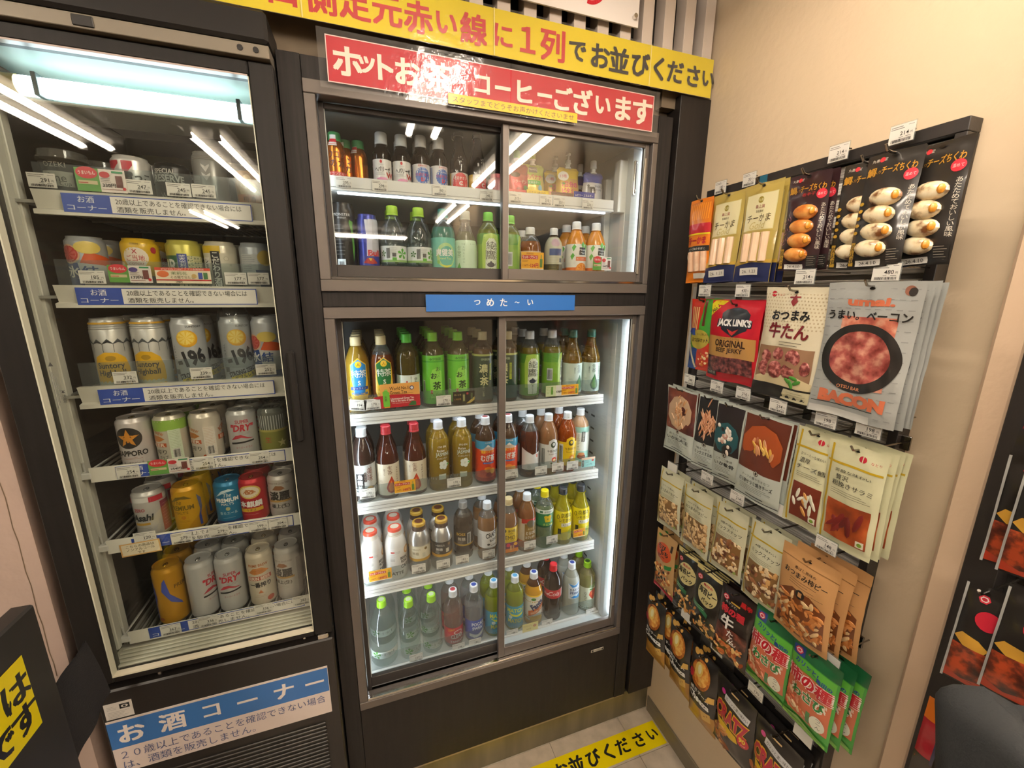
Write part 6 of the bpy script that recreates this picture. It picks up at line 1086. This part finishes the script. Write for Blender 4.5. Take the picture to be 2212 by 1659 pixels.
def chik(bgc, spicy=0):
    return [R(0, 0, 80, 184, bgc), T('丸善食堂', 18, 176, 5, '#c8c0b0', w=22), E(22, 176, 4, 4, '#b82c34'), T('鯛', 10, 158, 13, '#b8862c', b=.02), T('入り', 20, 156, 5, '#b8862c'), T('チーズちくわ', 50, 158, 12, '#b8862c', w=48, b=.02)]+([T('香辛子', 44, 146, 6, '#a83030', w=26)] if spicy else [])+[E(68, 144, 9, 9, '#c02c3c'), T('温めて', 68, 144, 5, '#e8c0c0', w=13), V('あたためておいしい風味', 74, 84, 86, '#c8c0b0'), R(14, 3, 52, 13, '#d8d4cc'), T('26.4.10', 33, 8, 6, '#3a3836', w=26), R(2, 4, 10, 44, '#a8842c'), V('炭火焼', 6, 24, 34, '#23211f'), [E(6+k % 2, 60+k*12, 4, 3, '#b8902c') for k in range(5)] if not spicy else [T('ピリ', 8, 60+k*20, 10, '#a87078', rot=30) for k in range(3)], R(58, 3, 78, 30, '#1c1a18'), LN(6, 60, 76, 27, 4, '#b8b0a0')]
for key, y, lab, X, c, sp, cols, n in (('r1c', -.457, 'black and maroon pack with four browned fish cakes in the top row', -.142, '#2b171a', 1, ('#a85c20', '#c8803a', '#d89a50'), 1),
                                     ('r1d', -.548, 'black pack with four white grilled fish cakes, tucked behind the front pack', -.120, '#23201d', 0, ('#6a4020', '#dcc8a0', '#e4d8b8'), 0),
                                     ('r1e', -.600, 'black pack with four white grilled fish cakes, foremost in the top row', -.146, '#23201d', 0, ('#6a4020', '#dcc8a0', '#e4d8b8'), 0),
                                     ('r1f', -.652, 'black pack with four white grilled fish cakes, at the right end of the top row', -.122, '#23201d', 0, ('#6a4020', '#dcc8a0', '#e4d8b8'), 0)):
    bag(key, lab, y, ZR1-.006, 78, 186, foil(c, coat=.7), chik(c, sp), T_=16, n=n, X=X, extras=cakes(36, 32, 27, 24, 14.8, *cols), group='fish cake packs', tilt={'r1d': 6, 'r1e': 2, 'r1f': -6, 'r1c': 4}[key], hook=(key != 'r1f'))
# ---- row 2
bag('r2a', 'green and red snack mix bag, at the left end of the second row', -.214, ZR2-.024, 86, 190, foil('#3a8a2c'), [P([(0, 100), (0, 190), (50, 190), (40, 100)], '#b82c1c'), [R(10+k*7, 110, 14+k*7, 170, '#d8b878') for k in range(4)], R(52, 120, 60, 186, '#5a2418'), R(0, 0, 86, 60, '#1c3a7a'), P([(30, 0), (86, 0), (86, 80), (40, 60)], '#b8301c'), E(44, 84, 34, 26, '#a8983c'), T('4種', 16, 104, 18, '#2c50a0', w=26, b=.05), T('おつまみセット', 46, 82, 11, '#2c2414', w=58, b=.03), T('おいしさ楽しめる', 56, 98, 6, '#2c2414', w=36), P([(4, 70), (12, 66), (34, 6), (26, 4)], '#d8c8a8')], n=1, extras=scatter(['#d8a860', '#b86830', '#e0c090'], 44, 14, 78, 52, 16, 4.5, 1.3, 'snack_pieces'), group='green snack mix bags', X=-.136)
JL = [R(0, 0, 150, 200, '#b01828'), P([(0, 190), (0, 160), (50, 198), (10, 198)], '#d8c820'), T('No.1', 14, 178, 9, '#23211f', rot=38, b=.03), P([(40, 168), (52, 178), (80, 184), (108, 178), (122, 168), (118, 130), (82, 112), (46, 130)], '#23262c'), P([(30, 136), (30, 154), (130, 154), (130, 136)], '#23262c'), T('JACK LINK\'S', 80, 145, 15, W_, w=96, b=.05), P([(64, 132), (72, 122), (80, 116), (88, 122), (98, 132), (88, 128), (80, 124), (72, 128)], '#b83030'), R(4, 62, 146, 112, '#b08448'), T('ORIGINAL', 76, 96, 16, '#3a2418', w=92, b=.04), T('BEEF JERKY', 76, 78, 11, '#3a2418', w=78, b=.03), T('ジャッキーリンク オリジナル', 76, 108, 4.5, '#5a3a1c', w=60), R(6, 10, 40, 26, '#23211f'), T('たんぱく質', 22, 18, 6, '#c8c0b0', w=28), R(8, 22, 142, 62, blotch('#2a1214', '#5a2c2c', '#8a4a44', 90, .35, .5, .001))]
bag('r2b', 'red beef jerky bag with black shield logo and tan band, in the second row', -.329, ZR2-.026, 150, 198, foil('#b01828', coat=.8), JL, T_=24, n=2, group='red beef jerky bags', X=-.146, top=14)
BEEF = blotch('#5a2420', '#8a4440', '#c08078', 120, .4, .3, .0008)
def slices(t, fn, r):
    g = G()
    for k, (x, z, s) in enumerate(((34, 88, 17), (62, 92, 19), (94, 92, 18), (118, 74, 16), (30, 62, 18), (58, 62, 19), (88, 64, 17))):
        p = fn(x, z, 0); g.ell((p[0], p[1]-.0005, p[2]), (s*.95/1000, .0025, s/1000), BEEF, Matrix.Rotation(r.uniform(-.2, .2), 3, 'Y'), 12, 5)
    for k, (x, z, a) in enumerate(((92, 44, .6), (104, 52, .2), (112, 44, -.5), (100, 38, 1.2))):
        p = fn(x, z, 0); g.ell((p[0], p[1]-.003, p[2]), (.010, .0012, .0042), mat('#3f7a2c', .4), Matrix.Rotation(a, 3, 'Y'), 8, 4)
    g.obj('meat_picture', t)
bag('r2c', 'cream bag with dark red characters and beef tongue slices, in the second row', -.471, ZR2+.006, 140, 236, foil('#d5ccb0'), [[R(x*7+(3.5 if z % 2 else 0), 150+z*7, x*7+3+(3.5 if z % 2 else 0), 153+z*7, '#b8a888') for x in range(20) for z in range(11)], E(20, 222, 6, 6, '#b02430'), T('なとり', 36, 221, 5, '#b02430'), P([(62, 206), (70, 222), (78, 206), (70, 196)], '#7a2024'), R(58, 214, 82, 217, '#7a2024'), T('おつまみ', 68, 178, 20, K_, w=84, b=.03), T('牛たん', 70, 146, 30, '#6a1c20', w=92, b=.03), LN(2, 56, 110, 122, 6, '#4a3a30', 1), R(6, 40, 134, 112, '#8a6a50'), P([(2, 40), (30, 50), (110, 54), (138, 44), (136, 30), (10, 30)], '#c8b890'), R(0, 0, 140, 30, '#1f1d1b'), P([(74, 2), (84, 26), (138, 26), (138, 2)], '#c8c09c'), LN(3, 90, 132, 20, 5, '#6a6450')], T_=24, n=1, extras=slices, group='cream beef tongue bags', X=-.148, top=14)
BAC = blotch('#6a2420', '#a0524a', '#c8907a', 45, .3, .6, .001)
GUM = foil('#a8aaa6', .15)
bag('r2d', 'large silver-grey bacon bag with thick black ring window, in the second row', -.614, ZR2+.014, 148, 246, GUM, [[R(4+x*16, 12+z*17, 13+x*16, 13.4+z*17, '#8f918e') for x in range(9) for z in range(14)], E(128, 232, 8, 8, '#8a5a48'), E(132, 230, 6, 7, '#2a2624'), T('umai.', 76, 212, 14, '#c06848', w=74, b=.05), T('うまい。ベーコン', 74, 188, 16, K_, w=132, b=.02), R(34, 60, 122, 186, blotch('#8a4038', '#b86a54', '#d0a088', 40, .35, .4)), T('うまい。ベーコン', 74, 188, 16, K_, w=132, b=.02), E(74, 112, 66, 62, '#23211f'), E(74, 114, 50, 47, BAC), T('OTSU BAR', 68, 58, 6, '#c88058', w=40, b=.01), T('BACON', 74, 36, 20, '#c06848', w=112, b=.08), LN(1, 6, 124, 22, 4, K_, 1.2), R(4, 0, 110, 14, '#c8c8c2')], T_=18, n=3, group='silver-grey bacon bags', X=-.156, top=14, wr=.8, dy=-.002, step=.012)
# ---- row 3
def photo_bag(key, lab, y, w_, h, picm, name1, name2, n=1, X=-.140, ex=None, g_=None, tilt=0, base='#b9c0b6'):
    bag(key, lab, y, ZR3, w_, h, foil(base, coat=.8), [R(3, h*.36, w_-3, h-6, picm), E(w_/2, h*.345, 6.5, 6.5, '#2a2622'), E(w_/2, h*.345, 5, 5, '#c8c4b4'), E(w_/2, h*.345, 3, 4, '#2a2622'), T(name1, w_/2, h*.285, 6, '#2a2826', w=w_*.62), T(name2, w_/2, h*.225, 10, '#23211f', w=w_*.74, b=.02), LN(4, w_*.15, w_*.85, h*.175, 4, '#5a5a56', .8), R(w_*.3, h*.065, w_*.7, h*.075, K_), R(0, h*.03, w_, h*.04, K_)], T_=16, n=n, group=g_, X=X, extras=ex, tilt=tilt, top=10)
WPIC = blotch('#3a1610', '#5a2418', '#7a3a24', 14, .4, .4)
def strips(x0, z0, x1, z1, n, c, L=14, wd=2.4, plate=None):
    def f(t, fn, r):
        g = G()
        if plate:
            p = fn(plate[0], plate[1], 0); g.ell((p[0], p[1]+.0005, p[2]), (plate[2]/1000, .0016, plate[3]/1000), mat(plate[4], .4), None, 18, 5)
        for k in range(n):
            px, pz = r.gauss((x0+x1)/2, (x1-x0)/5), r.gauss((z0+z1)/2, (z1-z0)/5); p = fn(px, pz, 0)
            g.ell((p[0], p[1]-.0022, p[2]), (wd/1000, .0016, L/1000*r.uniform(.6, 1.1)), mat(c[r.randrange(len(c))], .45, 0, .3), Matrix.Rotation(r.uniform(-.8, .8), 3, 'Y'), 7, 4)
        o = g.obj('food_picture', t); o['kind'] = 'stuff'
    return f
photo_bag('r3a', 'clear-fronted bag picturing squid strips in a wicker basket, left end of third row', -.172, 122, 200, WPIC, 'あたりめ味', 'いか天大王', 1, -.140, strips(34, 84, 92, 170, 46, ['#d8a878', '#e0b890', '#c08858'], 11, 2.2, (61, 126, 48, 52, '#c0a080')), 'squid basket bags')
photo_bag('r3b', 'narrow bag picturing shredded dried squid, second in the third row', -.272, 76, 204, mat('#1c1a1a', .4), '噛むほど', 'ミックスするめ', 1, -.134, strips(10, 80, 66, 176, 60, ['#c8906a', '#d8a888', '#a86a4a'], 18, 2), 'shredded squid bags', tilt=10)
photo_bag('r3c', 'bag picturing white squid cartilage on a dark teal plate, third row', -.345, 82, 208, mat('#241c1c', .4), 'こりこり食感', 'いか軟骨', 1, -.138, strips(14, 92, 68, 150, 26, ['#d8c8b8', '#e0d8cc', '#b88a7a'], 8, 4.5, (41, 118, 36, 42, '#1f4a50')), 'squid cartilage bags', tilt=4)
photo_bag('r3d', 'wide bag picturing cheese and salami sticks on a red plate, third row', -.449, 118, 212, mat('#5a2a1c', .4), 'チーズの薫り引き立つ', 'ピリ辛サラミ焼きチーズ', 1, -.146, strips(30, 100, 92, 178, 16, ['#d8a848', '#e0b860', '#a86040', '#c88c60'], 16, 4, (60, 138, 52, 52, '#a04a20')), 'salami cheese bags')
def natori(key, lab, y, w_, h, l1, l2, l3, pic, ex, n, X, g_, z=ZR3, tilt=0):
    cy = '#b8981c'
    bag(key, lab, y, z, w_, h, foil('#cfcda8', coat=.5), [R(7, 3, 11, h-6, cy), R(3, h*.80, w_-3, h*.80+4, cy), E(w_*.62, h*.90, 6.5, 6, '#b02434'), R(w_*.62-.8, h*.90-6, w_*.62+.8, h*.90+6, '#cfcda8'), T('なとり', w_*.84, h*.895, 5, '#b02434', w=16), T(l1, w_*.52, h*.745, 6, '#3a3830', w=w_*.62), T(l2, w_*.36 if len(l2) < 4 else w_*.5, h*.685, 10, '#3a3830', w=None if len(l2) < 4 else w_*.68, b=.01), T(l3, w_*.54, h*.62, 10, '#3a3830', w=w_*.70, b=.01), LN(3, 18, w_-10, h*.56, 4, '#6a6858', .8), R(16, h*.09, w_-8, h*.46, pic), R(w_-24, h*.09+2, w_-11, h*.09+15, '#dcd8c4'), E(w_-17.5, h*.09+8, 4, 4, '#6a8a2c')], T_=20, n=n, group=g_, X=X, extras=ex, top=13, tilt=tilt)
natori('r3e', 'cream bag with yellow lines picturing white cheese sticks, third row', -.557, 84, 214, 'クリーミーな味わい', '濃厚', 'チーズ鱈', mat('#6a2c1c', .4), strips(26, 30, 66, 84, 12, ['#d8d8c0', '#e0dcc8', '#c8904a'], 13, 3.6), 1, -.140, 'cream cheese cod bags')
natori('r3f', 'cream bag with yellow lines picturing dark red salami, right end of third row', -.640, 100, 210, '芳醇な味わい', '贅沢', '粗挽きサラミ', blotch('#7a3418', '#a84c20', '#c0703a', 18, .4), strips(30, 34, 78, 84, 7, ['#6a1814', '#7a2018', '#5a1410'], 26, 5.5), 3, -.150, 'cream salami bags')
# ---- row 4
def nutbag(key, lab, y, w_, h, l1, l2, cols, size, asp, n, X, g_, cnt, tilt=0):
    cy = '#b8981c'
    bag(key, lab, y, ZR4, w_, h, foil('#c6c5a8', coat=.6), [R(7, 3, 10.5, h-6, cy), R(3, h*.80, w_-3, h*.80+3.5, cy), T(l1, w_*.52, h*.735, 5.5, '#3a3830', w=w_*.55), T(l2, w_*.54, h*.665, 9.5, '#33312a', w=w_*.74, b=.01), LN(3, 16, w_-14, h*.60, 3.6, '#6a6858', .7), R(14, h*.10, w_-6, h*.54, '#7a5a34'), E(w_-16, h*.115, 5, 5, '#8aa050')], T_=26, n=n, group=g_, X=X, tilt=tilt, extras=scatter(cols, 17, h*.12, w_-9, h*.52, cnt, size, asp, 'nuts', 'nuts showing through the window'), top=14)
PEA = ['#c8a878', '#d8b888', '#b89060', '#d0b080']; MIXN = ['#7a4a2c', '#d8c098', '#8a5a38', '#c89a60', '#5a3420', '#e0c8a0']
nutbag('r4a', 'butter peanut bag with yellow lines, at the left end of the fourth row', -.168, 100, 192, 'カリッと香ばし', 'おつまみバタピー', PEA, 4.6, 1.9, 1, -.142, 'butter peanut bags', 95)
nutbag('r4b', 'butter peanut bag with yellow lines, second in the fourth row', -.280, 108, 194, 'カリッと香ばし', 'おつまみバタピー', PEA, 4.8, 1.9, 1, -.146, 'butter peanut bags', 100)
nutbag('r4c', 'mixed nut bag with yellow lines, third in the fourth row', -.388, 100, 188, '4種の味わい', 'ミックスナッツ', MIXN, 6.2, 1.5, 1, -.142, 'mixed nut bags', 62)
nutbag('r4d', 'mixed nut bag with yellow lines beside the brown paper bag', -.490, 100, 204, '4種の味わい', 'ミックスナッツ', MIXN, 6.2, 1.5, 1, -.136, 'mixed nut bags', 66)
KR = mat('#b98a58', .6, 0, .1, bump=.0006, bscale=50)
bag('r4e', 'brown kraft paper bag of orange rice crackers, right end of the fourth row', -.600, ZR4+.008, 118, 204, KR, [R(0, 178, 118, 180, '#8a6238'), T('香ばし風味の', 58, 166, 6, '#23201c', w=44, b=.01), T('おつまみ柿ピー', 60, 152, 12, '#23201c', w=90, b=.02), LN(3, 30, 88, 140, 5, '#5a4430', .8), P([(8, 14), (8, 100), (40, 122), (78, 122), (110, 100), (110, 14)], '#6a3a1c'), E(60, 116, 10, 10, '#23201c'), R(56, 111, 64, 121, '#b98a58'), LN(1, 70, 104, 124, 4, '#5a4430', .8)], T_=30, n=2, group='brown kraft cracker bags', X=-.156, top=20, extras=scatter(['#a8642c', '#b8743a', '#98541f', '#d0b080', '#c08048'], 14, 18, 104, 108, 90, 5, 2.4, 'rice_crackers', 'orange rice crackers in the window'), dy=-.012)
# ---- row 5
LOGO = lambda x, z: [P([(x-9, z), (x-4, z+7), (x+5, z+7), (x+9, z), (x+4, z-7), (x-5, z-7)], '#c02c3c'), P([(x-6.5, z), (x-3, z+4.5), (x+3.5, z+4.5), (x+6.5, z), (x+3, z-4.5), (x-3.5, z-4.5)], '#e4d8d4'), P([(x-4.5, z), (x-2, z+2.8), (x+2.5, z+2.8), (x+4.5, z), (x+2, z-2.8), (x-2.5, z-2.8)], '#c02c3c')]
bag('r5a', 'tan and red rice cracker bag with orange blob, left end of the fifth row', -.170, ZR5, 92, 212, foil('#b08a58', coat=.8), [E(46, 150, 34, 30, '#c04a1c'), T('ちび', 38, 164, 16, '#23201c', b=.04), T('もち', 52, 150, 16, '#23201c', b=.04), T('ピー', 42, 134, 14, '#23201c', b=.04), P([(58, 112), (86, 122), (84, 108), (62, 100)], '#2f7a3c'), R(74, 168, 82, 190, '#3a2418'), R(0, 0, 92, 16, '#b02030'), E(20, 198, 8, 4, '#2f7a3c')], T_=26, n=1, group='tan and red cracker bags', X=-.138, extras=scatter(['#a8602c', '#c07838', '#7a3c1c', '#23211c', '#d8b070'], 8, 20, 84, 100, 60, 5, 1.6, 'rice_crackers'))
NORI = [R(0, 186, 84, 200, '#c8b878'), *LOGO(16, 168), E(46, 132, 32, 34, '#c8bc84'), T('亀田の', 44, 156, 7, '#b02434', w=30, b=.03), T('海苔ピー', 46, 138, 17, '#1f1d1a', w=58, b=.04, rot=0), T('パック', 50, 114, 13, '#1f1d1a', w=38, b=.03), P([(8, 96), (8, 82), (56, 66), (58, 80)], '#2f6a44'), LN(2, 14, 48, 86, 6, '#b8c8a8', 1)]
for k, (y, lab, w2, X) in enumerate(((-.262, 'black seaweed peanut bag with gold top, left one of two in the fifth row', .94, -.136), (-.350, 'black seaweed peanut bag with gold top, right one of two in the fifth row', 1.14, -.142))):
    bag('r5b%d' % k, lab, y, ZR5, 84*w2, 204, foil('#1d1b18', coat=.9), [(('R', p[1]*w2, p[2], p[3]*w2, p[4], p[5]) if p[0] == 'R' else (('T', p[1], p[2]*w2)+p[3:] if p[0] == 'T' else (('E', p[1]*w2)+p[2:] if p[0] == 'E' else ('P', [(a*w2, b) for a, b in p[1]], p[2])))) for p in flat(NORI)], T_=26, n=1, group='black seaweed peanut bags', X=X, extras=scatter(['#c89858', '#23281c', '#d8b070', '#1c2018', '#b87838'], 8, 10, 76*w2, 66, 46, 4.6, 2.0, 'rice_crackers'), tilt=4)
bag('r5c', 'black and red cracker bag with large white brushed characters, fifth row', -.440, ZR5, 96, 206, foil('#1f1614', coat=.9), [*LOGO(18, 176), R(34, 168, 60, 172, '#c8a040'), T('黒辛', 74, 182, 13, '#b02024', b=.05), T('カリッと!', 36, 164, 7, W_, rot=-8), T('柿の種', 44, 146, 19, '#c02c38', w=66, b=.05), T('牛', 36, 114, 34, W_, b=.03), T('た', 56, 88, 18, W_, b=.02), T('ん', 60, 68, 18, W_, b=.02), R(4, 60, 92, 100, blotch('#2a1410', '#5a2c20', '#7a4030', 60, .35, .5)), T('牛', 36, 114, 34, W_, b=.03), T('た', 50, 88, 18, W_, b=.02), T('ん', 54, 70, 18, W_, b=.02)], T_=26, n=1, group='black and red cracker bags', X=-.142, extras=scatter(['#b05c2c', '#c88048', '#984820', '#d8b070'], 10, 8, 86, 54, 34, 5, 2, 'rice_crackers'), tilt=6)
WAS = [R(0, 168, 102, 202, '#1c5a34'), R(0, 0, 102, 168, '#3a8a34'), R(4, 140, 98, 166, '#5aa83c'), P([(6, 166), (6, 186), (30, 190), (32, 168)], '#243a7a'), *LOGO(18, 178), T('カリッと!', 40, 156, 12, '#23408a', w=50, rot=-6, b=.03), T('亀田の', 78, 146, 9, '#23408a', w=30, b=.03), R(4, 30, 98, 140, '#c06848'), T('柿の種', 50, 124, 28, '#e8dcd4', w=94, b=.09), T('柿の種', 50, 124, 28, '#b8202c', w=90, b=.04), T('わさび', 54, 90, 24, '#e8e0d0', w=72, b=.10), T('わさび', 54, 90, 24, '#2a7a3c', w=66, b=.04), R(58, 34, 66, 62, '#4a7a4a'), E(80, 48, 14, 18, '#dcdcc8'), V('つーん', 82, 50, 26, '#3a3a34'), P([(4, 12), (40, 26), (98, 10), (98, 2), (4, 2)], '#7ab04c')]
for k, (y, lab, X) in enumerate(((-.543, 'green wasabi cracker bag, left one of two in the fifth row', -.142), (-.640, 'green wasabi cracker bag, right one of two in the fifth row', -.146))):
    bag('r5d%d' % k, lab, y, ZR5+.018, 102, 202, foil('#1c5a34', coat=.9), WAS, T_=28, n=(1, 2)[k], group='green wasabi cracker bags', X=X, top=16, extras=scatter(['#c87050', '#d08868', '#b85838', '#d8b890'], 10, 36, 54, 76, 30, 5.5, 2, 'rice_crackers'), dy=-.010)
# ---- row 6
CZ = [R(0, 0, 92, 62, '#a8782c'), R(0, 62, 92, 224, '#1f1d1c'), [E(x, z, r_, r_, '#c89848') for x, z, r_ in ((18, 216, 9), (30, 222, 7), (50, 214, 5))], P([(60, 34), (84, 44), (82, 70), (54, 60)], '#c8a050'), E(66, 50, 2, 2, '#8a6020'), E(74, 58, 2, 2, '#8a6020'), E(44, 164, 34, 42, blotch('#6a3414', '#a85c20', '#c88838', 70, .35, .4)), E(47, 166, 25, 33, blotch('#b06a24', '#d09040', '#e0b868', 60, .35, .4)), E(38, 176, 14, 22, '#d8b860'), E(40, 178, 7, 14, '#dcd4a0'), E(14, 150, 10, 12, '#b02434'), T('焼きチーズ', 50, 112, 12, W_, w=66, b=.02, rot=-4), T('Cheeza', 48, 92, 19, W_, w=74, b=.04, sh=.1, rot=-4), P([(70, 106), (90, 112), (90, 130), (76, 126)], '#c8a050')]
for k, (y, lab, X, sc) in enumerate(((-.158, 'black and gold cheese cracker bag, left end of the lowest row', -.142, 1), (-.205, 'black and gold cheese cracker bag, half hidden between two others', -.120, 1), (-.272, 'black and gold cheese cracker bag, third in the lowest row', -.140, 1), (-.378, 'black and gold cheese cracker bag, foremost in the lowest row', -.150, 1.1))):
    bag('r6a%d' % k, lab, y, ZR6, 92*sc, 226, foil('#23201e', coat=.9), [(('R', p[1]*sc, p[2], p[3]*sc, p[4], p[5]) if p[0] == 'R' else (('T', p[1], p[2]*sc)+p[3:] if p[0] == 'T' else (('E', p[1]*sc)+p[2:] if p[0] == 'E' else ('P', [(a*sc, b) for a, b in p[1]], p[2])))) for p in flat(CZ)], T_=30, n=0 if k == 1 else 1, group='black and gold cheese cracker bags', X=X, roll=-3)
CR = [R(0, 0, 120, 210, '#1f1d1c'), P([(36, 176), (34, 158), (106, 146), (110, 166)], '#c8c8c8'), T('カリッと濃い味わい', 72, 161, 9, '#33312f', w=66, rot=-8), E(28, 176, 7, 7, '#c83890'), P([(14, 92), (20, 72), (60, 62), (86, 70), (80, 86)], '#d8b020'), T('CRATZ', 58, 118, 44, '#d8a020', w=104, b=.10, rot=-4), T('CRATZ', 58, 118, 42, '#b01c3c', w=100, b=.05, rot=-4), E(98, 88, 15, 16, '#b82c34'), T('90', 96, 91, 12, '#e0c840', b=.04), T('kcal', 100, 80, 5, '#e8c0c0'), R(50, 190, 74, 194, '#c8a878')]
for k, (y, lab) in enumerate(((-.486, 'black pretzel snack bag with pink lettering, lowest row'), (-.600, 'black pretzel snack bag with pink lettering, at the lower edge of the picture'))):
    bag('r6b%d' % k, lab, y, ZR6+.004, 120, 210, foil('#1c1a19', coat=.9), CR, T_=32, n=2, group='black pretzel snack bags', X=-.152, extras=scatter(['#a86a34', '#7a4420', '#c89050', '#8a5028'], 8, 10, 50, 70, 26, 6, 2.2, 'pretzel_pieces'), roll=-2)
# ---- price tags of the display
def wtag(u, v, p, where, X=-.165, w_=40, h=28, blank=0):
    c = at(u, v, x=X); t = thing('price_tag', 'white plastic price tag %s %s' % ('without visible print' if blank else 'reading %d yen' % p, where), 'price tag', (X, c.y, c.z), (0, 0, -PI/2))
    g = G(); pr = [R(0, 0, w_, h, '#dcd9d0')] if blank else price_prims(p, w_, h)
    board(g, w_, h, pr, back='#dcd9d0', t=.0006, fn=lambda x, z, l: (x/1000, -l/1000, z/1000)); g.obj('card', t, (-w_/2000, 0, -h/2000))
    G().box(-w_/2000-.001, w_/2000+.001, .0008, .002, -h/2000-.001, h/2000+.002, clear('#f0f4f4', .1, '#d8dcdc', .1, 1.3)).obj('plastic_holder', t)
    d = -.019-X
    G().tube([(0, .002, h/2000-.004), (0, d, h/2000-.004)], .0016, CH, 6).obj('wire_arm', t)
    return t
for u, v, p, wh, X in ((1556, 405, 183, 'above the orange cheese stick bag', -.045), (1618, 388, 321, 'above the gold cheese stick bags', -.045), (1811, 330, 214, 'above the browned fish cakes', -.055), (1948, 288, 214, 'at the top right of the display', -.055)):
    wtag(u, v, p, wh, X, 38, 31)
for u, v, p, wh in ((1522, 628, 257, 'below the orange cheese stick bag'), (1604, 628, 430, 'below the gold cheese stick bags'), (1738, 598, 214, 'below the browned fish cakes'), (1914, 588, 480, 'above the bacon bag'),
                    (1489, 820, 248, 'below the green snack mix bag'), (1548, 835, 298, 'below the left edge of the jerky bag'), (1605, 850, 216, 'below the right edge of the jerky bag'), (1680, 877, 234, 'below the beef tongue bag'), (1783, 907, 198, 'above the cream cheese cod bag'), (1875, 927, 198, 'below the bacon bag'),
                    (1527, 1032, 178, 'below the shredded squid bag'), (1592, 1075, 214, 'below the squid cartilage bag'), (1784, 1178, 148, 'below the salami bag'), (1631.5, 1493.5, 170, 'below the left wasabi bag')):
    wtag(u, v, p, wh, -.150)
for u, v, wh in ((1681, 1100, 'below the salami cheese bag'), (1482, 1331, 'below the left seaweed bag'), (1548, 1401, 'below the right seaweed bag'), (1733.5, 1589, 'below the right wasabi bag'), (1452, 1010, 'between the third and fourth rows at left'), (1790, 1425, 'below the kraft paper bag')):
    wtag(u, v, 1, wh, -.140, blank=1)
# ================================================================ SECOND DISPLAY at the right edge
d2 = thing('snack_display', 'second black framed snack display at the far right edge', 'display', (-.02, -1.05, .1)); parent_world[d2] = tuple(d2.location)
D(G().box(-.042, -.001, -.806, -.7655, .1, 1.99, FRM, .001), 'frame_post', d2)
D(G().box(-.042, -.001, -1.6, -.8065, 1.95, 1.99, FRM, .001), 'frame_rail', d2)
D(G().box(-.042, -.001, -1.6, -.8065, .1, .14, FRM, .001), 'frame_rail', d2)
D(G().box(-.008, -.001, -1.6, -.8065, .14, 1.95, mat('#23211f', .5)), 'back_board', d2)
DK = [R(0, 0, 60, 200, '#1f1c1a'), *LOGO(30, 176), E(44, 140, 14, 16, '#b02434'), P([(4, 92), (14, 104), (40, 100), (56, 88), (50, 78), (20, 80)], '#b88a34'), R(4, 12, 56, 80, blotch('#2a120c', '#5a2416', '#a04020', 60, .35, .5)), P([(2, 4), (2, 22), (26, 10), (58, 20), (58, 4)], '#a03018')]
for i, (u, v, w2, lab) in enumerate(((2164, 1226, 46, 'dark jerky pouch with silver edge, upper left of the far right display'), (2205, 1246, 46, 'dark jerky pouch with silver edge, upper right at the picture edge'),
                                 (2082, 1470, 44, 'dark pouch with red hexagon mark, left one of the lower three'), (2122, 1502, 44, 'dark pouch with red hexagon mark, middle one of the lower three'), (2172, 1500, 52, 'dark pouch with red hexagon mark, right one of the lower three'),
                                 (2262, 985, 52, 'orange and red pouch at the upper right picture edge'), (2000, 1700, 50, 'red and dark pouch at the bottom right, left of two'), (2050, 1720, 50, 'red and dark pouch at the bottom right, right of two'))):
    red = i in (5, 6, 7); c = at(u, v, x=-.115)
    pr = [R(0, 0, 60, 70, '#1f1c1a'), R(0, 150, 60, 196, '#c86a1c'), R(26, 60, 40, 150, '#2a2a4a')] if red else DK
    bag('q%d' % i, lab, c.y, c.z+.172, w2, 172, foil('#a0202c' if red else '#1d1a18', coat=.9), [(q[0], q[1]*w2/60, q[2]*.88, q[3]*w2/60, q[4]*.88, q[5]) if q[0] == 'R' else (('E', q[1]*w2/60, q[2]*.88)+q[3:] if q[0] == 'E' else ('P', [(e*w2/60, f*.88) for e, f in q[1]], q[2])) for q in flat(pr)]+([] if red else [R(0, 0, 3, 172, '#a8a8a4')]), T_=12, n=0, X=-.115-.006*(i % 3), tilt=10, group='dark pouches on the far right display', hook=(i in (0, 2, 6)))
# dark cloth bag at the lower right corner
g = G(); nx, nz = 32, 24; vs = []
for j in range(nz+1):
    for i in range(nx*2):
        a = PI*i/nx; v = j/nz; e = .9+.1*math.sin(v*PI)
        rx, ry = .075*e, .045*e
        x = rx*abs(math.cos(a))**.7*(1 if math.cos(a) > 0 else -1); y = ry*abs(math.sin(a))**.7*(1 if math.sin(a) > 0 else -1)
        s = 1 if v < .85 else math.sqrt(max(0, 1-((v-.85)/.15)**2*.9))
        vs.append((x*s+.004*math.sin(a*3+v*5), y*s, v*.26+.012*math.sin(a*2)*v))
fs = [(j*2*nx+i, j*2*nx+(i+1) % (2*nx), (j+1)*2*nx+(i+1) % (2*nx), (j+1)*2*nx+i) for j in range(nz) for i in range(2*nx)]+[tuple(range(2*nx))[::-1], tuple(nz*2*nx+i for i in range(2*nx))]
g.add(vs, fs, mat('#2a2c2e', .9, bump=.0008, bscale=350))
cc = at(2345, 1700, x=-.30)
cb = thing('cloth_bag', 'dark charcoal cloth bag at the lower right corner', 'bag', (cc.x, cc.y, cc.z-.225), (0, math.radians(-14), math.radians(-100)))
g.obj('bag_body', cb)
